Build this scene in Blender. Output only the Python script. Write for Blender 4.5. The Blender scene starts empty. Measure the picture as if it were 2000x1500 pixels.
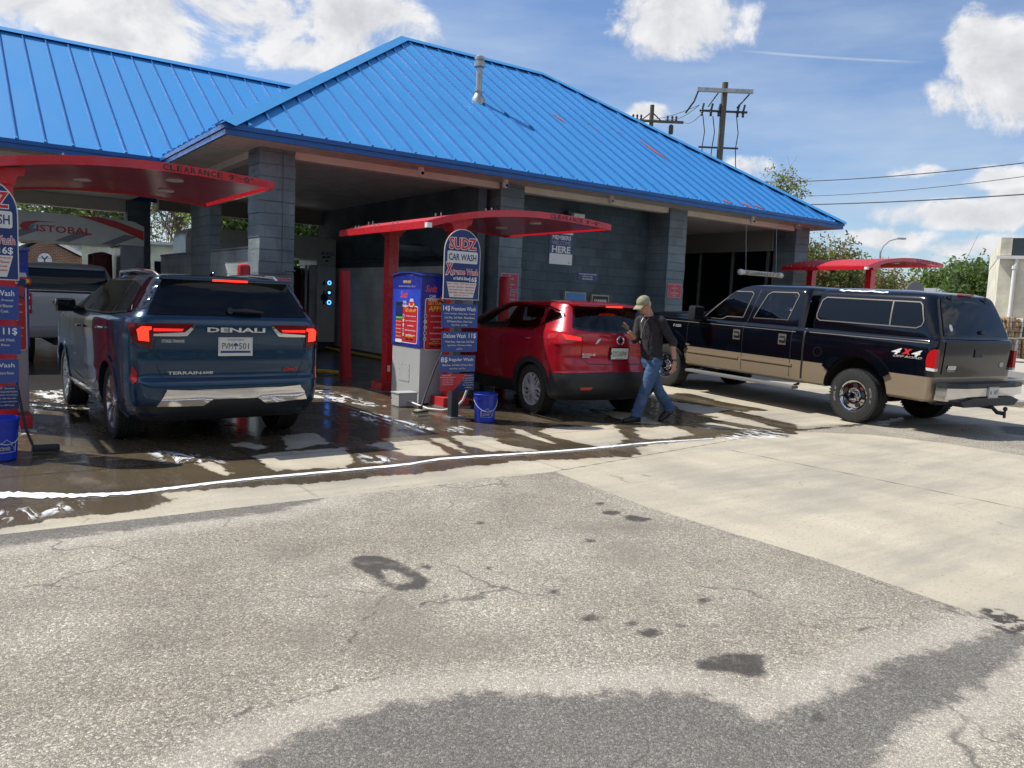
import bpy, bmesh, math, random
import numpy as np
from mathutils import Vector, Matrix
from mathutils.bvhtree import BVHTree
from mathutils.geometry import delaunay_2d_cdt, tessellate_polygon
random.seed(7)
SC = bpy.context.scene
COL = SC.collection
PI = math.pi
R = math.radians

# ------------------------------------------------------------------ camera
# world axes: x along the wash front, y into the building, z up
FPX, PITCH, ROLL, CH = 1548.3, R(5.943), R(2.501), 1.538
CAM = Vector((-3.63, -12.91, CH))
BR = R(35.744)                      # bearing of the view, measured from +y towards +x
F0 = Vector((math.sin(BR), math.cos(BR), 0)); R0 = Vector((math.cos(BR), -math.sin(BR), 0))
FW = F0 * math.cos(PITCH) + Vector((0, 0, -math.sin(PITCH)))
U0 = R0.cross(FW)
RT = R0 * math.cos(ROLL) + U0 * math.sin(ROLL)
UP = U0 * math.cos(ROLL) - R0 * math.sin(ROLL)
cam = bpy.data.cameras.new('camera'); co = bpy.data.objects.new('camera', cam); COL.objects.link(co)
m = Matrix((RT, UP, -FW)).transposed().to_4x4(); m.translation = CAM
co.matrix_world = m
cam.sensor_width = 36; cam.lens = FPX / 2000 * 36; cam.clip_end = 3000; cam.clip_start = .05
SC.camera = co

def ray(px, py): return FW + RT * ((px - 1000) / FPX) - UP * ((py - 750) / FPX)
def rise(u, v):                     # the apron climbs a little towards the third bay
    s = min(1, max(0, (u - 5.0) / 2.0)); s = s * s * (3 - 2 * s)
    return min(.11, .024 * max(0, v + 6.3)) * s
def gr(px, py, z=0):
    d = ray(px, py); return CAM + d * ((z - CH) / d.z)
def at(px, py, dep): return CAM + ray(px, py) * dep

# ------------------------------------------------------------------ mesh builder
class MB:
    def __init__(s): s.v = []; s.f = []; s.m = []; s.T = None
    def add(s, vs, fs, m=0):
        o = len(s.v)
        if s.T is not None: vs = [s.T @ Vector(v) for v in vs]
        s.v += [tuple(v) for v in vs]; s.f += [tuple(i + o for i in f) for f in fs]; s.m += [m] * len(fs)
        return s
    def box(s, x0, x1, y0, y1, z0, z1, m=0, c=0):
        if c <= 0:
            vs = [(x, y, z) for z in (z0, z1) for y in (y0, y1) for x in (x0, x1)]
            s.add(vs, [(0, 2, 3, 1), (4, 5, 7, 6), (0, 1, 5, 4), (2, 6, 7, 3), (0, 4, 6, 2), (1, 3, 7, 5)], m)
        else:                       # chamfered
            bm = bmesh.new(); bmesh.ops.create_cube(bm, size=1)
            for v in bm.verts: v.co = Vector(((x0 + x1) / 2 + v.co.x * (x1 - x0), (y0 + y1) / 2 + v.co.y * (y1 - y0), (z0 + z1) / 2 + v.co.z * (z1 - z0)))
            bmesh.ops.bevel(bm, geom=list(bm.edges), offset=c, segments=2, profile=.7, affect='EDGES')
            bm.verts.index_update(); s.add([v.co.copy() for v in bm.verts], [[v.index for v in f.verts] for f in bm.faces], m); bm.free()
        return s
    def obox(s, p, ax, ay, az, m=0):  # box from centre and half-axis vectors
        p, ax, ay, az = map(Vector, (p, ax, ay, az))
        vs = [p + ax * i + ay * j + az * k for k in (-1, 1) for j in (-1, 1) for i in (-1, 1)]
        return s.add(vs, [(0, 2, 3, 1), (4, 5, 7, 6), (0, 1, 5, 4), (2, 6, 7, 3), (0, 4, 6, 2), (1, 3, 7, 5)], m)
    def tube(s, pts, r, n=8, m=0, caps=True, flat=1.0):
        pts = [Vector(p) for p in pts]; rs = r if isinstance(r, (list, tuple)) else [r] * len(pts)
        t0 = (pts[1] - pts[0]).normalized(); ref = Vector((0, 0, 1)) if abs(t0.z) < .9 else Vector((1, 0, 0))
        a = t0.cross(ref).normalized(); vs = []
        for i, p in enumerate(pts):
            t = (pts[min(i + 1, len(pts) - 1)] - pts[max(i - 1, 0)])
            t = t.normalized() if t.length > 1e-9 else t0
            a = (a - t * a.dot(t)).normalized(); b = t.cross(a)
            for k in range(n):
                w = 2 * PI * k / n; vs.append(p + (a * math.cos(w) + b * math.sin(w) * flat) * rs[i])
        fs = [(i * n + k, i * n + (k + 1) % n, (i + 1) * n + (k + 1) % n, (i + 1) * n + k) for i in range(len(pts) - 1) for k in range(n)]
        if caps: fs += [tuple(range(n))[::-1], tuple((len(pts) - 1) * n + k for k in range(n))]
        return s.add(vs, fs, m)
    def lathe(s, prof, c=(0, 0, 0), axis='z', n=24, m=0, a0=0, cap=True):
        c = Vector(c); vs = []
        for r, h in prof:
            for k in range(n):
                w = 2 * PI * k / n + a0; x, y = r * math.cos(w), r * math.sin(w)
                vs.append(c + (Vector((x, y, h)) if axis == 'z' else Vector((h, x, y)) if axis == 'x' else Vector((y, h, x))))
        L = len(prof)
        fs = [(i * n + k, i * n + (k + 1) % n, (i + 1) * n + (k + 1) % n, (i + 1) * n + k) for i in range(L - 1) for k in range(n)]
        if cap: fs += [tuple(range(n))[::-1], tuple((L - 1) * n + k for k in range(n))]
        return s.add(vs, fs, m)
    def prism(s, poly, a, b, axis='z', m=0, m2=None):  # polygon in the plane across axis, from a to b
        n = len(poly)
        def P(p, h): return (p[0], p[1], h) if axis == 'z' else (h, p[0], p[1]) if axis == 'x' else (p[0], h, p[1])
        vs = [P(p, a) for p in poly] + [P(p, b) for p in poly]
        fs = [tuple(range(n))[::-1], tuple(range(n, 2 * n))]
        o = len(s.f); s.add(vs, fs, m if m2 is None else m2)
        s.f += [tuple(x + len(s.v) - 2 * n for x in (i, (i + 1) % n, n + (i + 1) % n, n + i)) for i in range(n)]; s.m += [m] * n
        return s
    def build(s, name, mats, parent=None, smooth=None, fix=True):
        me = bpy.data.meshes.new(name); me.from_pydata(s.v, [], s.f)
        if not isinstance(mats, (list, tuple)): mats = [mats]
        for x in mats: me.materials.append(x)
        me.polygons.foreach_set('material_index', [min(i, len(mats) - 1) for i in s.m])
        if fix:
            bm = bmesh.new(); bm.from_mesh(me); bmesh.ops.recalc_face_normals(bm, faces=bm.faces); bm.to_mesh(me); bm.free()
        if smooth is not None:
            me.polygons.foreach_set('use_smooth', [True] * len(me.polygons))
            me.set_sharp_from_angle(angle=R(smooth))
        me.update()
        o = bpy.data.objects.new(name, me); COL.objects.link(o)
        if parent is not None: o.parent = parent
        return o

def tag(o, label=None, cat=None, group=None, kind=None):
    if label: o['label'] = label
    if cat: o['category'] = cat
    if group: o['group'] = group
    if kind: o['kind'] = kind
    return o
def thing(name, label, cat, loc=(0, 0, 0), rz=0, group=None):
    o = bpy.data.objects.new(name, None); COL.objects.link(o); o.location = loc; o.rotation_euler = (0, 0, rz)
    o.empty_display_size = .2
    return tag(o, label, cat, group)
def kids(o): return [c for c in bpy.data.objects if c.parent == o]
def dup(o, loc=None, rz=None, label=None, parent=None, keep=lambda c: True):
    c = o.copy(); COL.objects.link(c); c.parent = parent
    if loc is not None: c.location = loc
    if rz is not None: c.rotation_euler = (0, 0, rz)
    if label: c['label'] = label
    for k in kids(o):
        if keep(k): dup(k, parent=c, keep=keep)
    return c

# ------------------------------------------------------------------ materials
MATS = {}
def N(nt, t, **kw):
    n = nt.nodes.new(t)
    for k, v in kw.items():
        if k.startswith('i_'): n.inputs[k[2:].replace('_', ' ')].default_value = v
        else: setattr(n, k, v)
    return n
def mat(name, col, rough=.5, metal=0, coat=0, nscale=0, namt=0, bscale=0, bstr=.2, spec=.5, emit=None, estr=1, cracks=0, col2=None, streak=0):
    m = bpy.data.materials.new(name); m.use_nodes = True; nt = m.node_tree; b = nt.nodes['Principled BSDF']
    c = (*col, 1); b.inputs['Base Color'].default_value = c; b.inputs['Roughness'].default_value = rough
    b.inputs['Metallic'].default_value = metal; b.inputs['Specular IOR Level'].default_value = spec
    b.inputs['Coat Weight'].default_value = coat; b.inputs['Coat Roughness'].default_value = .03
    if emit: b.inputs['Emission Color'].default_value = (*emit, 1); b.inputs['Emission Strength'].default_value = estr
    tc = None
    def co():
        nonlocal tc
        if tc is None: tc = N(nt, 'ShaderNodeTexCoord')
        return tc.outputs['Object']
    if nscale:
        v = co()
        if streak:
            mp = N(nt, 'ShaderNodeMapping'); mp.inputs['Scale'].default_value = (1, 1, streak); nt.links.new(v, mp.inputs[0]); v = mp.outputs[0]
        n = N(nt, 'ShaderNodeTexNoise', i_Scale=nscale, i_Detail=6.0, i_Roughness=.65); nt.links.new(v, n.inputs['Vector'])
        mx = N(nt, 'ShaderNodeMix', data_type='RGBA'); k = 1 - namt
        a2 = col2 if col2 else tuple(x * k for x in col); mx.inputs[6].default_value = (*a2, 1)
        mx.inputs[7].default_value = (*[min(1, x * (1 + namt * .6)) for x in col], 1)
        rp = N(nt, 'ShaderNodeMapRange'); rp.inputs[1].default_value = .3; rp.inputs[2].default_value = .7
        nt.links.new(n.outputs[0], rp.inputs[0]); nt.links.new(rp.outputs[0], mx.inputs[0]); nt.links.new(mx.outputs[2], b.inputs['Base Color'])
        rr = N(nt, 'ShaderNodeMapRange'); rr.inputs[1].default_value = .3; rr.inputs[2].default_value = .7
        rr.inputs[3].default_value = min(1, rough * 1.25); rr.inputs[4].default_value = rough * .8
        nt.links.new(n.outputs[0], rr.inputs[0]); nt.links.new(rr.outputs[0], b.inputs['Roughness'])
    if bscale:
        n = N(nt, 'ShaderNodeTexNoise', i_Scale=bscale, i_Detail=5.0); nt.links.new(co(), n.inputs['Vector'])
        bp = N(nt, 'ShaderNodeBump', i_Strength=bstr, i_Distance=.01); nt.links.new(n.outputs[0], bp.inputs['Height']); nt.links.new(bp.outputs[0], b.inputs['Normal'])
    MATS[name] = m; return m
def block_mat(name, c1, c2, mort, rough=.85, bump=.6, rowh=.2032, bw=.4064, gscale=14, mortar=.006):
    m = bpy.data.materials.new(name); m.use_nodes = True; nt = m.node_tree; b = nt.nodes['Principled BSDF']; b.inputs['Roughness'].default_value = rough
    tc = N(nt, 'ShaderNodeTexCoord'); sp = N(nt, 'ShaderNodeSeparateXYZ'); nt.links.new(tc.outputs['Object'], sp.inputs[0])
    ad = N(nt, 'ShaderNodeMath', operation='ADD'); nt.links.new(sp.outputs[0], ad.inputs[0]); nt.links.new(sp.outputs[1], ad.inputs[1])
    cb = N(nt, 'ShaderNodeCombineXYZ'); nt.links.new(ad.outputs[0], cb.inputs[0]); nt.links.new(sp.outputs[2], cb.inputs[1])
    br = N(nt, 'ShaderNodeTexBrick'); nt.links.new(cb.outputs[0], br.inputs['Vector'])
    br.inputs['Scale'].default_value = 1; br.inputs['Brick Width'].default_value = bw; br.inputs['Row Height'].default_value = rowh
    br.inputs['Mortar Size'].default_value = mortar; br.inputs['Mortar Smooth'].default_value = .3
    br.inputs['Color1'].default_value = (*c1, 1); br.inputs['Color2'].default_value = (*c2, 1); br.inputs['Mortar'].default_value = (*mort, 1)
    n = N(nt, 'ShaderNodeTexNoise', i_Scale=gscale, i_Detail=6.0, i_Roughness=.7); nt.links.new(tc.outputs['Object'], n.inputs['Vector'])
    n2 = N(nt, 'ShaderNodeTexNoise', i_Scale=1.3, i_Detail=4.0); nt.links.new(tc.outputs['Object'], n2.inputs['Vector'])
    mx = N(nt, 'ShaderNodeMix', data_type='RGBA', blend_type='MULTIPLY'); mx.inputs[0].default_value = 1
    rp = N(nt, 'ShaderNodeMapRange'); rp.inputs[1].default_value = .3; rp.inputs[2].default_value = .7; rp.inputs[3].default_value = .72; rp.inputs[4].default_value = 1.2
    nt.links.new(n2.outputs[0], rp.inputs[0]); nt.links.new(br.outputs['Color'], mx.inputs[6]); nt.links.new(rp.outputs[0], mx.inputs[7])
    nt.links.new(mx.outputs[2], b.inputs['Base Color'])
    h = N(nt, 'ShaderNodeMath', operation='MULTIPLY_ADD'); h.inputs[1].default_value = -.8; nt.links.new(br.outputs['Fac'], h.inputs[0]); nt.links.new(n.outputs[0], h.inputs[2])
    bp = N(nt, 'ShaderNodeBump', i_Strength=bump, i_Distance=.03); nt.links.new(h.outputs[0], bp.inputs['Height']); nt.links.new(bp.outputs[0], b.inputs['Normal'])
    MATS[name] = m; return m
def glass_mat(name, tint, fac=.6):
    m = bpy.data.materials.new(name); m.use_nodes = True; nt = m.node_tree; nt.nodes.clear()
    o = N(nt, 'ShaderNodeOutputMaterial'); tr = N(nt, 'ShaderNodeBsdfTransparent'); tr.inputs[0].default_value = (*tint, 1)
    g = N(nt, 'ShaderNodeBsdfGlossy'); g.inputs['Roughness'].default_value = .02; g.inputs[0].default_value = (1, 1, 1, 1)
    fr = N(nt, 'ShaderNodeFresnel'); fr.inputs[0].default_value = 1.52
    mx = N(nt, 'ShaderNodeMixShader'); nt.links.new(fr.outputs[0], mx.inputs[0]); nt.links.new(tr.outputs[0], mx.inputs[1]); nt.links.new(g.outputs[0], mx.inputs[2])
    nt.links.new(mx.outputs[0], o.inputs[0]); MATS[name] = m; return m

M_roof = mat('blue_roof_paint', (.048, .275, .62), .5, .0, 0, .8, .09, 1.2, .03, streak=.3, spec=.35)
M_seam = mat('blue_seam_paint', (.022, .15, .42), .45, spec=.35)
M_roofcap = mat('blue_ridge_cap_paint', (.052, .29, .63), .45, 0, 0, 3, .1)
M_fascia = mat('blue_fascia_paint', (.008, .10, .36), .35, 0, 0, 4, .12)
M_soffit = mat('soffit_white', (.6, .57, .52), .6, 0, 0, 3, .12)
M_beam = mat('beam_cream_paint', (.74, .68, .6), .6, 0, 0, 2, .1)
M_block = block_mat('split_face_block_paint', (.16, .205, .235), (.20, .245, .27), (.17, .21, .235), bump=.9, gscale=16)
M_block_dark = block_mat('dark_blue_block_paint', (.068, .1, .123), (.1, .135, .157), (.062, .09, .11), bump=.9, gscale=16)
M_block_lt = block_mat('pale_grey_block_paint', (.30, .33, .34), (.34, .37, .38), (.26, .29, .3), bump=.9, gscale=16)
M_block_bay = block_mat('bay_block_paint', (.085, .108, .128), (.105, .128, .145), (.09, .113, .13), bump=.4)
M_panel = block_mat('bay_lower_grey_paint', (.6, .61, .59), (.64, .65, .63), (.48, .49, .48), bump=.2, rough=.5)
M_cream = block_mat('cream_block_paint', (.62, .58, .46), (.66, .62, .5), (.56, .52, .42), bump=.15, mortar=.01)
M_brick = block_mat('red_brick', (.25, .1, .065), (.32, .13, .09), (.4, .36, .32), rowh=.075, bw=.22, mortar=.01)
M_red = mat('red_gloss_paint', (.56, .012, .022), .28, 0, .4, 2.2, .15)
M_redrough = mat('red_weathered_paint', (.5, .025, .03), .5, 0, 0, 5, .3, 40, .1)
M_redplastic = mat('red_bollard_sleeve', (.46, .012, .02), .42, 0, 0, 3, .15)
M_kblue = mat('kiosk_blue_vinyl', (.018, .03, .32), .28, 0, .3, 3.5, .45)
M_navy = mat('navy_sign_face', (.012, .03, .15), .35, 0, .2, 4, .12)
M_royal = mat('royal_sign_face', (.02, .06, .28), .35, 0, .2, 4, .15)
M_kgrey = mat('kiosk_grey_powdercoat', (.42, .43, .43), .42, 0, 0, 5, .06)
M_signred = mat('sign_red_vinyl', (.55, .02, .03), .35, 0, 0, 5, .08)
M_signpink = mat('faded_red_sign_face', (.45, .06, .09), .5, 0, 0, 6, .12)
M_white = mat('white_vinyl', (.8, .8, .8), .4)
M_offwhite = mat('off_white_plastic', (.66, .65, .62), .45, 0, 0, 6, .1)
M_yellow = mat('yellow_paint', (.75, .5, .04), .45, 0, 0, 8, .3)
M_black = mat('black_print', (.012, .012, .014), .5)
M_dkgrey = mat('dark_grey_post_paint', (.035, .04, .05), .45, 0, 0, 8, .2)
M_steel = mat('galvanised_steel', (.4, .41, .42), .4, .7, 0, 6, .2)
M_chrome = mat('chrome', (.58, .58, .6), .07, 1.0)
M_alu = mat('machined_aluminium', (.6, .61, .63), .24, 1.0)
M_alud = mat('dark_wheel_pocket', (.06, .062, .07), .4, .6)
M_silver = mat('silver_wheel_paint', (.5, .51, .53), .35, .4, .3)
M_rubber = mat('tyre_rubber', (.018, .018, .019), .75, 0, 0, 30, .3, 60, .2)
M_trim = mat('black_trim_plastic', (.016, .018, .021), .5, 0, 0, 40, .15)
M_gloss_black = mat('gloss_black_trim', (.006, .006, .008), .08, 0, .6)
M_cavity = mat('dark_cavity', (.006, .006, .007), .8)
M_interior = mat('dark_cabin_cloth', (.03, .03, .032), .8, 0, 0, 20, .2)
M_interior_lt = mat('grey_cabin_cloth', (.16, .155, .14), .8, 0, 0, 20, .2)
M_taillens = mat('red_lamp_lens', (.40, .008, .01), .12, 0, .2)
M_taildark = mat('smoked_red_lens', (.14, .003, .006), .15, 0, 0, spec=.35)
M_lit = mat('lit_brake_lamp', (.8, .02, .01), .3, emit=(1, .035, .015), estr=1.5)
M_litdim = mat('lit_tail_strip', (.8, .02, .01), .3, emit=(1, .02, .02), estr=.7)
M_clearlens = mat('clear_lens', (.6, .6, .6), .1, 0, 1)
M_glass_dark = mat('privacy_glass', (.005, .007, .011), .03, 0, 0, spec=.3)
M_glass = glass_mat('car_glass', (.62, .68, .64))
M_glass_t = glass_mat('tinted_car_glass', (.2, .22, .22))
M_plate = mat('number_plate', (.62, .62, .58), .35)
M_blueled = mat('blue_led', (.02, .1, .9), .3, emit=(.05, .25, 1), estr=4)
M_bucket = mat('blue_bucket_plastic', (.008, .035, .42), .32, 0, .2, 6, .1)
M_foam = mat('foam', (.85, .86, .88), .6, 0, 0, 30, .12, 60, .6)
M_wood = mat('weathered_pole_wood', (.12, .105, .085), .85, 0, 0, 4, .35, 20, .4, streak=.15)
M_bark = mat('bark', (.14, .11, .085), .9, 0, 0, 9, .35, 20, .5)
M_wire = mat('cable', (.015, .015, .017), .6)
M_cardboard = mat('baled_cardboard', (.36, .24, .13), .8, 0, 0, 7, .5, 18, .6)
M_paperbale = mat('white_paper_bale', (.55, .53, .5), .8, 0, 0, 9, .3, 18, .6)
M_tinroof = mat('tin_roof', (.55, .56, .55), .4, .5, 0, 3, .15)
def leaf_mat(name, c):
    m = mat(name, c, .55, 0, 0, 1.1, .45); nt = m.node_tree; b = nt.nodes['Principled BSDF']
    tl = N(nt, 'ShaderNodeBsdfTranslucent'); tl.inputs[0].default_value = (c[0] * 1.8, c[1] * 2.0, c[2] * .9, 1)
    mx = N(nt, 'ShaderNodeMixShader'); mx.inputs[0].default_value = .35; o = nt.nodes['Material Output']
    nt.links.new(b.outputs[0], mx.inputs[1]); nt.links.new(tl.outputs[0], mx.inputs[2]); nt.links.new(mx.outputs[0], o.inputs[0]); return m
M_leaf = leaf_mat('green_foliage', (.085, .13, .04))
M_leaf2 = leaf_mat('spring_foliage', (.16, .20, .065))
M_leaf3 = leaf_mat('olive_foliage', (.20, .185, .09))
M_leaf4 = leaf_mat('bronze_foliage', (.16, .10, .06))

# ------------------------------------------------------------------ lettering
def text_mesh(s, size, bold=0, depth=.001, align='CENTER', spacing=1, shear=0, xs=1):
    cu = bpy.data.curves.new('t', 'FONT'); cu.body = s; cu.size = size; cu.align_x = align; cu.align_y = 'CENTER'
    cu.offset = bold * size; cu.extrude = depth; cu.space_character = spacing; cu.shear = shear; cu.resolution_u = 2
    o = bpy.data.objects.new('t', cu); COL.objects.link(o)
    dg = bpy.context.evaluated_depsgraph_get(); dg.update()
    me = bpy.data.meshes.new_from_object(o.evaluated_get(dg)); bpy.data.objects.remove(o); bpy.data.curves.remove(cu)
    if xs != 1:
        for v in me.vertices: v.co.x *= xs
    return me
def text(s, size, mt, origin, ex, ey, parent=None, name='lettering', **kw):
    """flat lettering lying in the plane (ex, ey), centred at origin; local coordinates of parent"""
    me = text_mesh(s, size, **kw); me.name = name; me.materials.clear(); me.materials.append(mt)
    ex = Vector(ex).normalized(); ey = Vector(ey).normalized(); ez = ex.cross(ey)
    M = Matrix((ex, ey, ez)).transposed().to_4x4(); M.translation = Vector(origin)
    me.transform(M); o = bpy.data.objects.new(name, me); COL.objects.link(o)
    if parent is not None: o.parent = parent
    return o
def text_fit(s, w, h, mt, origin, ex, ey, **kw):
    """lettering scaled to the given width and cap height"""
    me = text_mesh(s, 1.0, **{k: v for k, v in kw.items() if k not in ('parent', 'name')})
    xs = [v.co.x for v in me.vertices]; ys = [v.co.y for v in me.vertices]
    cx, cy = (min(xs) + max(xs)) / 2, (min(ys) + max(ys)) / 2
    for v in me.vertices: v.co.x = (v.co.x - cx) * w / (max(xs) - min(xs)); v.co.y = (v.co.y - cy) * h / (max(ys) - min(ys)); v.co.z *= 1
    name = kw.get('name', 'lettering'); me.name = name; me.materials.clear(); me.materials.append(mt)
    ex = Vector(ex).normalized(); ey = Vector(ey).normalized(); ez = ex.cross(ey)
    M = Matrix((ex, ey, ez)).transposed().to_4x4(); M.translation = Vector(origin); me.transform(M)
    o = bpy.data.objects.new(name, me); COL.objects.link(o)
    if kw.get('parent') is not None: o.parent = kw['parent']
    return o

class LT:
    """all the lettering of one sign, gathered into one mesh"""
    def __init__(s): s.b = MB(); s.mats = []
    def put(s, txt, mt, origin, ex, ey, w=None, h=None, size=.1, bold=0, depth=.0008, align='CENTER', **kw):
        me = text_mesh(txt, 1.0 if w or h else size, bold=bold, depth=depth, align=align, **kw)
        V = [v.co.copy() for v in me.vertices]
        if not V: return s
        x0, x1 = min(v.x for v in V), max(v.x for v in V); y0, y1 = min(v.y for v in V), max(v.y for v in V)
        if w or h:
            ky = (h / (y1 - y0)) if h else None; kx = (w / (x1 - x0)) if w else ky
            if ky is None: ky = kx
            cx = {'CENTER': (x0 + x1) / 2, 'LEFT': x0, 'RIGHT': x1}[align]; cy = (y0 + y1) / 2
            V = [Vector(((v.x - cx) * kx, (v.y - cy) * ky, v.z)) for v in V]
        ex = Vector(ex).normalized(); ey = Vector(ey).normalized(); ez = ex.cross(ey); o = Vector(origin)
        if mt not in s.mats: s.mats.append(mt)
        s.b.add([o + ex * v.x + ey * v.y + ez * v.z for v in V], [tuple(p.vertices) for p in me.polygons], s.mats.index(mt))
        bpy.data.meshes.remove(me); return s
    def shape(s, poly, mt, origin, ex, ey, d=.0006):
        if mt not in s.mats: s.mats.append(mt)
        ex = Vector(ex).normalized(); ey = Vector(ey).normalized(); ez = ex.cross(ey); o = Vector(origin); n = len(poly)
        vs = [o + ex * p[0] + ey * p[1] for p in poly] + [o + ex * p[0] + ey * p[1] + ez * d for p in poly]
        s.b.add(vs, [tuple(range(n))[::-1], tuple(range(n, 2 * n))] + [(i, (i + 1) % n, n + (i + 1) % n, n + i) for i in range(n)], s.mats.index(mt)); return s
    def outlined(s, txt, m_out, m_in, origin, ex, ey, w, h, b0, b1, lift=.0015, shear=0):
        a = text_mesh(txt, 1.0, bold=b0, depth=.0008, shear=shear); b = text_mesh(txt, 1.0, bold=b1, depth=.0008, shear=shear)
        xs = [v.co.x for v in a.vertices]; ys = [v.co.y for v in a.vertices]; kx = w / (max(xs) - min(xs)); ky = h / (max(ys) - min(ys)); cx = (max(xs) + min(xs)) / 2; cy = (max(ys) + min(ys)) / 2
        ex = Vector(ex).normalized(); ey = Vector(ey).normalized(); ez = ex.cross(ey); o = Vector(origin)
        for me, mt, up in ((b, m_out, 0), (a, m_in, lift)):
            if mt not in s.mats: s.mats.append(mt)
            s.b.add([o + ex * (v.co.x - cx) * kx + ey * (v.co.y - cy) * ky + ez * (v.co.z + up) for v in me.vertices], [tuple(p.vertices) for p in me.polygons], s.mats.index(mt)); bpy.data.meshes.remove(me)
        return s
    def build(s, parent, name='lettering'): return s.b.build(name, s.mats, parent, fix=False)
def rrect(w, h, r, cx=0, cy=0, n=4):
    o = []
    for sx, sy, a in ((1, 1, 0), (-1, 1, 90), (-1, -1, 180), (1, -1, 270)):
        for k in range(n + 1):
            t = R(a + 90 * k / n); o.append((cx + sx * (w / 2 - r) + r * math.cos(t), cy + sy * (h / 2 - r) + r * math.sin(t)))
    return o
EX, EZ = (1, 0, 0), (0, 0, 1)      # facing -y
EL = (0, -1, 0)                      # facing -x

# ================================================================== THE WASH BUILDING
W = thing('car_wash_building', 'dark blue split face block car wash hall under a bright blue standing seam metal roof', 'building')
ZE, SL, D, L = 4.08, .659, 6.09, 16.7
def seams(mb, pts):                 # upright seams between two points of a roof plane
    for a, b, nrm in pts:
        a, b, nrm = Vector(a), Vector(b), Vector(nrm).normalized(); t = (b - a); le = t.length
        if le < .15: continue
        t.normalize(); s_ = t.cross(nrm); mb.obox((a + b) / 2 + nrm * .021, t * le / 2, s_ * .011, nrm * .021, 1)
        mb.obox(a + nrm * .03 - t * .01, t * .03, s_ * .02, nrm * .028)
mb = MB()
E0, E1, E2, E3 = (0, 0, ZE), (L, 0, ZE), (L, 2 * D, ZE), (0, 2 * D, ZE)
R1, R2 = (D, D, ZE + SL * D), (L - D, D, ZE + SL * D)
nf = Vector((0, -SL, 1)).normalized(); nb = Vector((0, SL, 1)).normalized(); nl = Vector((-SL, 0, 1)).normalized(); nr = Vector((SL, 0, 1)).normalized()
mb.add([E0, E1, R2, R1], [(0, 1, 2, 3)]); mb.add([E2, E3, R1, R2], [(0, 1, 2, 3)]); mb.add([E3, E0, R1], [(0, 1, 2)]); mb.add([E1, E2, R2], [(0, 1, 2)])
pts = []
k = .36
while k < L:
    d = min(k, L - k, D); pts.append(((k, 0, ZE), (k, d - .1, ZE + SL * (d - .1)), nf)); pts.append(((k, 2 * D, ZE), (k, 2 * D - d, ZE + SL * d), nb)); k += .418
k = .36
while k < 2 * D:
    d = min(k, 2 * D - k); pts.append(((L, k, ZE), (L - d, k, ZE + SL * d), nr))
    if k < 4.4 or k > 12: pts.append(((0, k, ZE), (d, k, ZE + SL * d), nl))
    k += .418
seams(mb, pts)
roof = mb.build('roof', [M_roof, M_seam], W, fix=False)
mb = MB()                            # raised ridge and hip caps
def cap(a, b, n1, n2, w=.19, up=.062):
    a, b = Vector(a), Vector(b); t = (b - a).normalized()
    for n in (n1, n2):
        s_ = t.cross(n).normalized(); mid = (n1 + n2).normalized()
        if s_.dot(n1 + n2 - 2 * n * 0) != 0 and s_.dot(mid) > 0: s_ = -s_
        p = [a + mid * up * 1.25, b + mid * up * 1.25, b + s_ * w + n * up, a + s_ * w + n * up]
        q = [x - n * .006 for x in p]; mb.add(p + q, [(0, 1, 2, 3), (7, 6, 5, 4), (2, 3, 7, 6), (0, 3, 7, 4), (1, 2, 6, 5)])
cap(R1, R2, nf, nb); cap(Vector(E0) - Vector((.05, .05, .03)), R1, nf, nl); cap(Vector(E1) - Vector((-.05, .05, .03)), R2, nf, nr); cap(E3, R1, nb, nl); cap(E2, R2, nb, nr)
mb.build('roof_cap', M_roofcap, W)
mb = MB(); mk = Vector((0, 0, 0))    # old red paint showing where the blue has worn
def mark(u, v, du, dv, wv):
    p = []
    n_ = 9
    for i in range(n_): t = i / (n_ - 1); p.append((u + du * t + wv * (math.sin(t * PI) * .9 + .1) * random.uniform(.6, 1), v + dv * t + wv * .3))
    for i in range(n_ - 1, -1, -1): t = i / (n_ - 1); p.append((u + du * t - wv * (math.sin(t * PI) * .6 + .1) * random.uniform(.5, 1), v + dv * t - wv * .3))
    q = MB(); q.add([(x, y, ZE + SL * y + .016) for x, y in p], [tuple(range(len(p)))]); q.build('worn_paint', M_worn, W, fix=False)
M_worn = mat('old_red_roof_paint', (.5, .11, .09), .7)
def onroof(px, py):
    d = ray(px, py); t = (ZE - CH + SL * 0 - SL * (0 - CAM.y) * -1) ; t = (ZE + SL * CAM.y - CAM.z) / (d.z - SL * d.y); return CAM + d * t
for (ax, ay, bx, by, w_) in ((1078, 222, 1105, 241, .05), (1143, 240, 1170, 255, .025), (1190, 250, 1216, 262, .02), (1248, 274, 1303, 314, .06), (1412, 392, 1438, 402, .07), (1440, 394, 1466, 404, .06), (1452, 403, 1470, 407, .04), (1473, 402, 1492, 409, .05)):
    a, b = onroof(ax, ay), onroof(bx, by); mark(a.x, a.y, b.x - a.x, b.y - a.y, w_ * 1.4)
mb = MB()                            # eave fascia in two tiers
for z0, z1, o_ in ((3.92, 4.01, .0), (4.01, 4.085, -.025)):
    mb.box(-.02 + o_, L + .02 - o_, o_ - .02, o_ + .02, z0, z1 - .002); mb.box(o_ - .02, o_ + .02, o_ + .021, 4.5, z0, z1 - .002)
    mb.box(L - o_ - .02, L - o_ + .02, o_ + .021, 2 * D, z0, z1 - .002); mb.box(0, L, 2 * D - .02, 2 * D + .02, z0, z1 - .003)
    mb.box(-16, o_ - .022, 4.5 + o_ - .02, 4.5 + o_ + .02, z0, z1 - .002)
mb.build('fascia', M_fascia, W)
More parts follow.
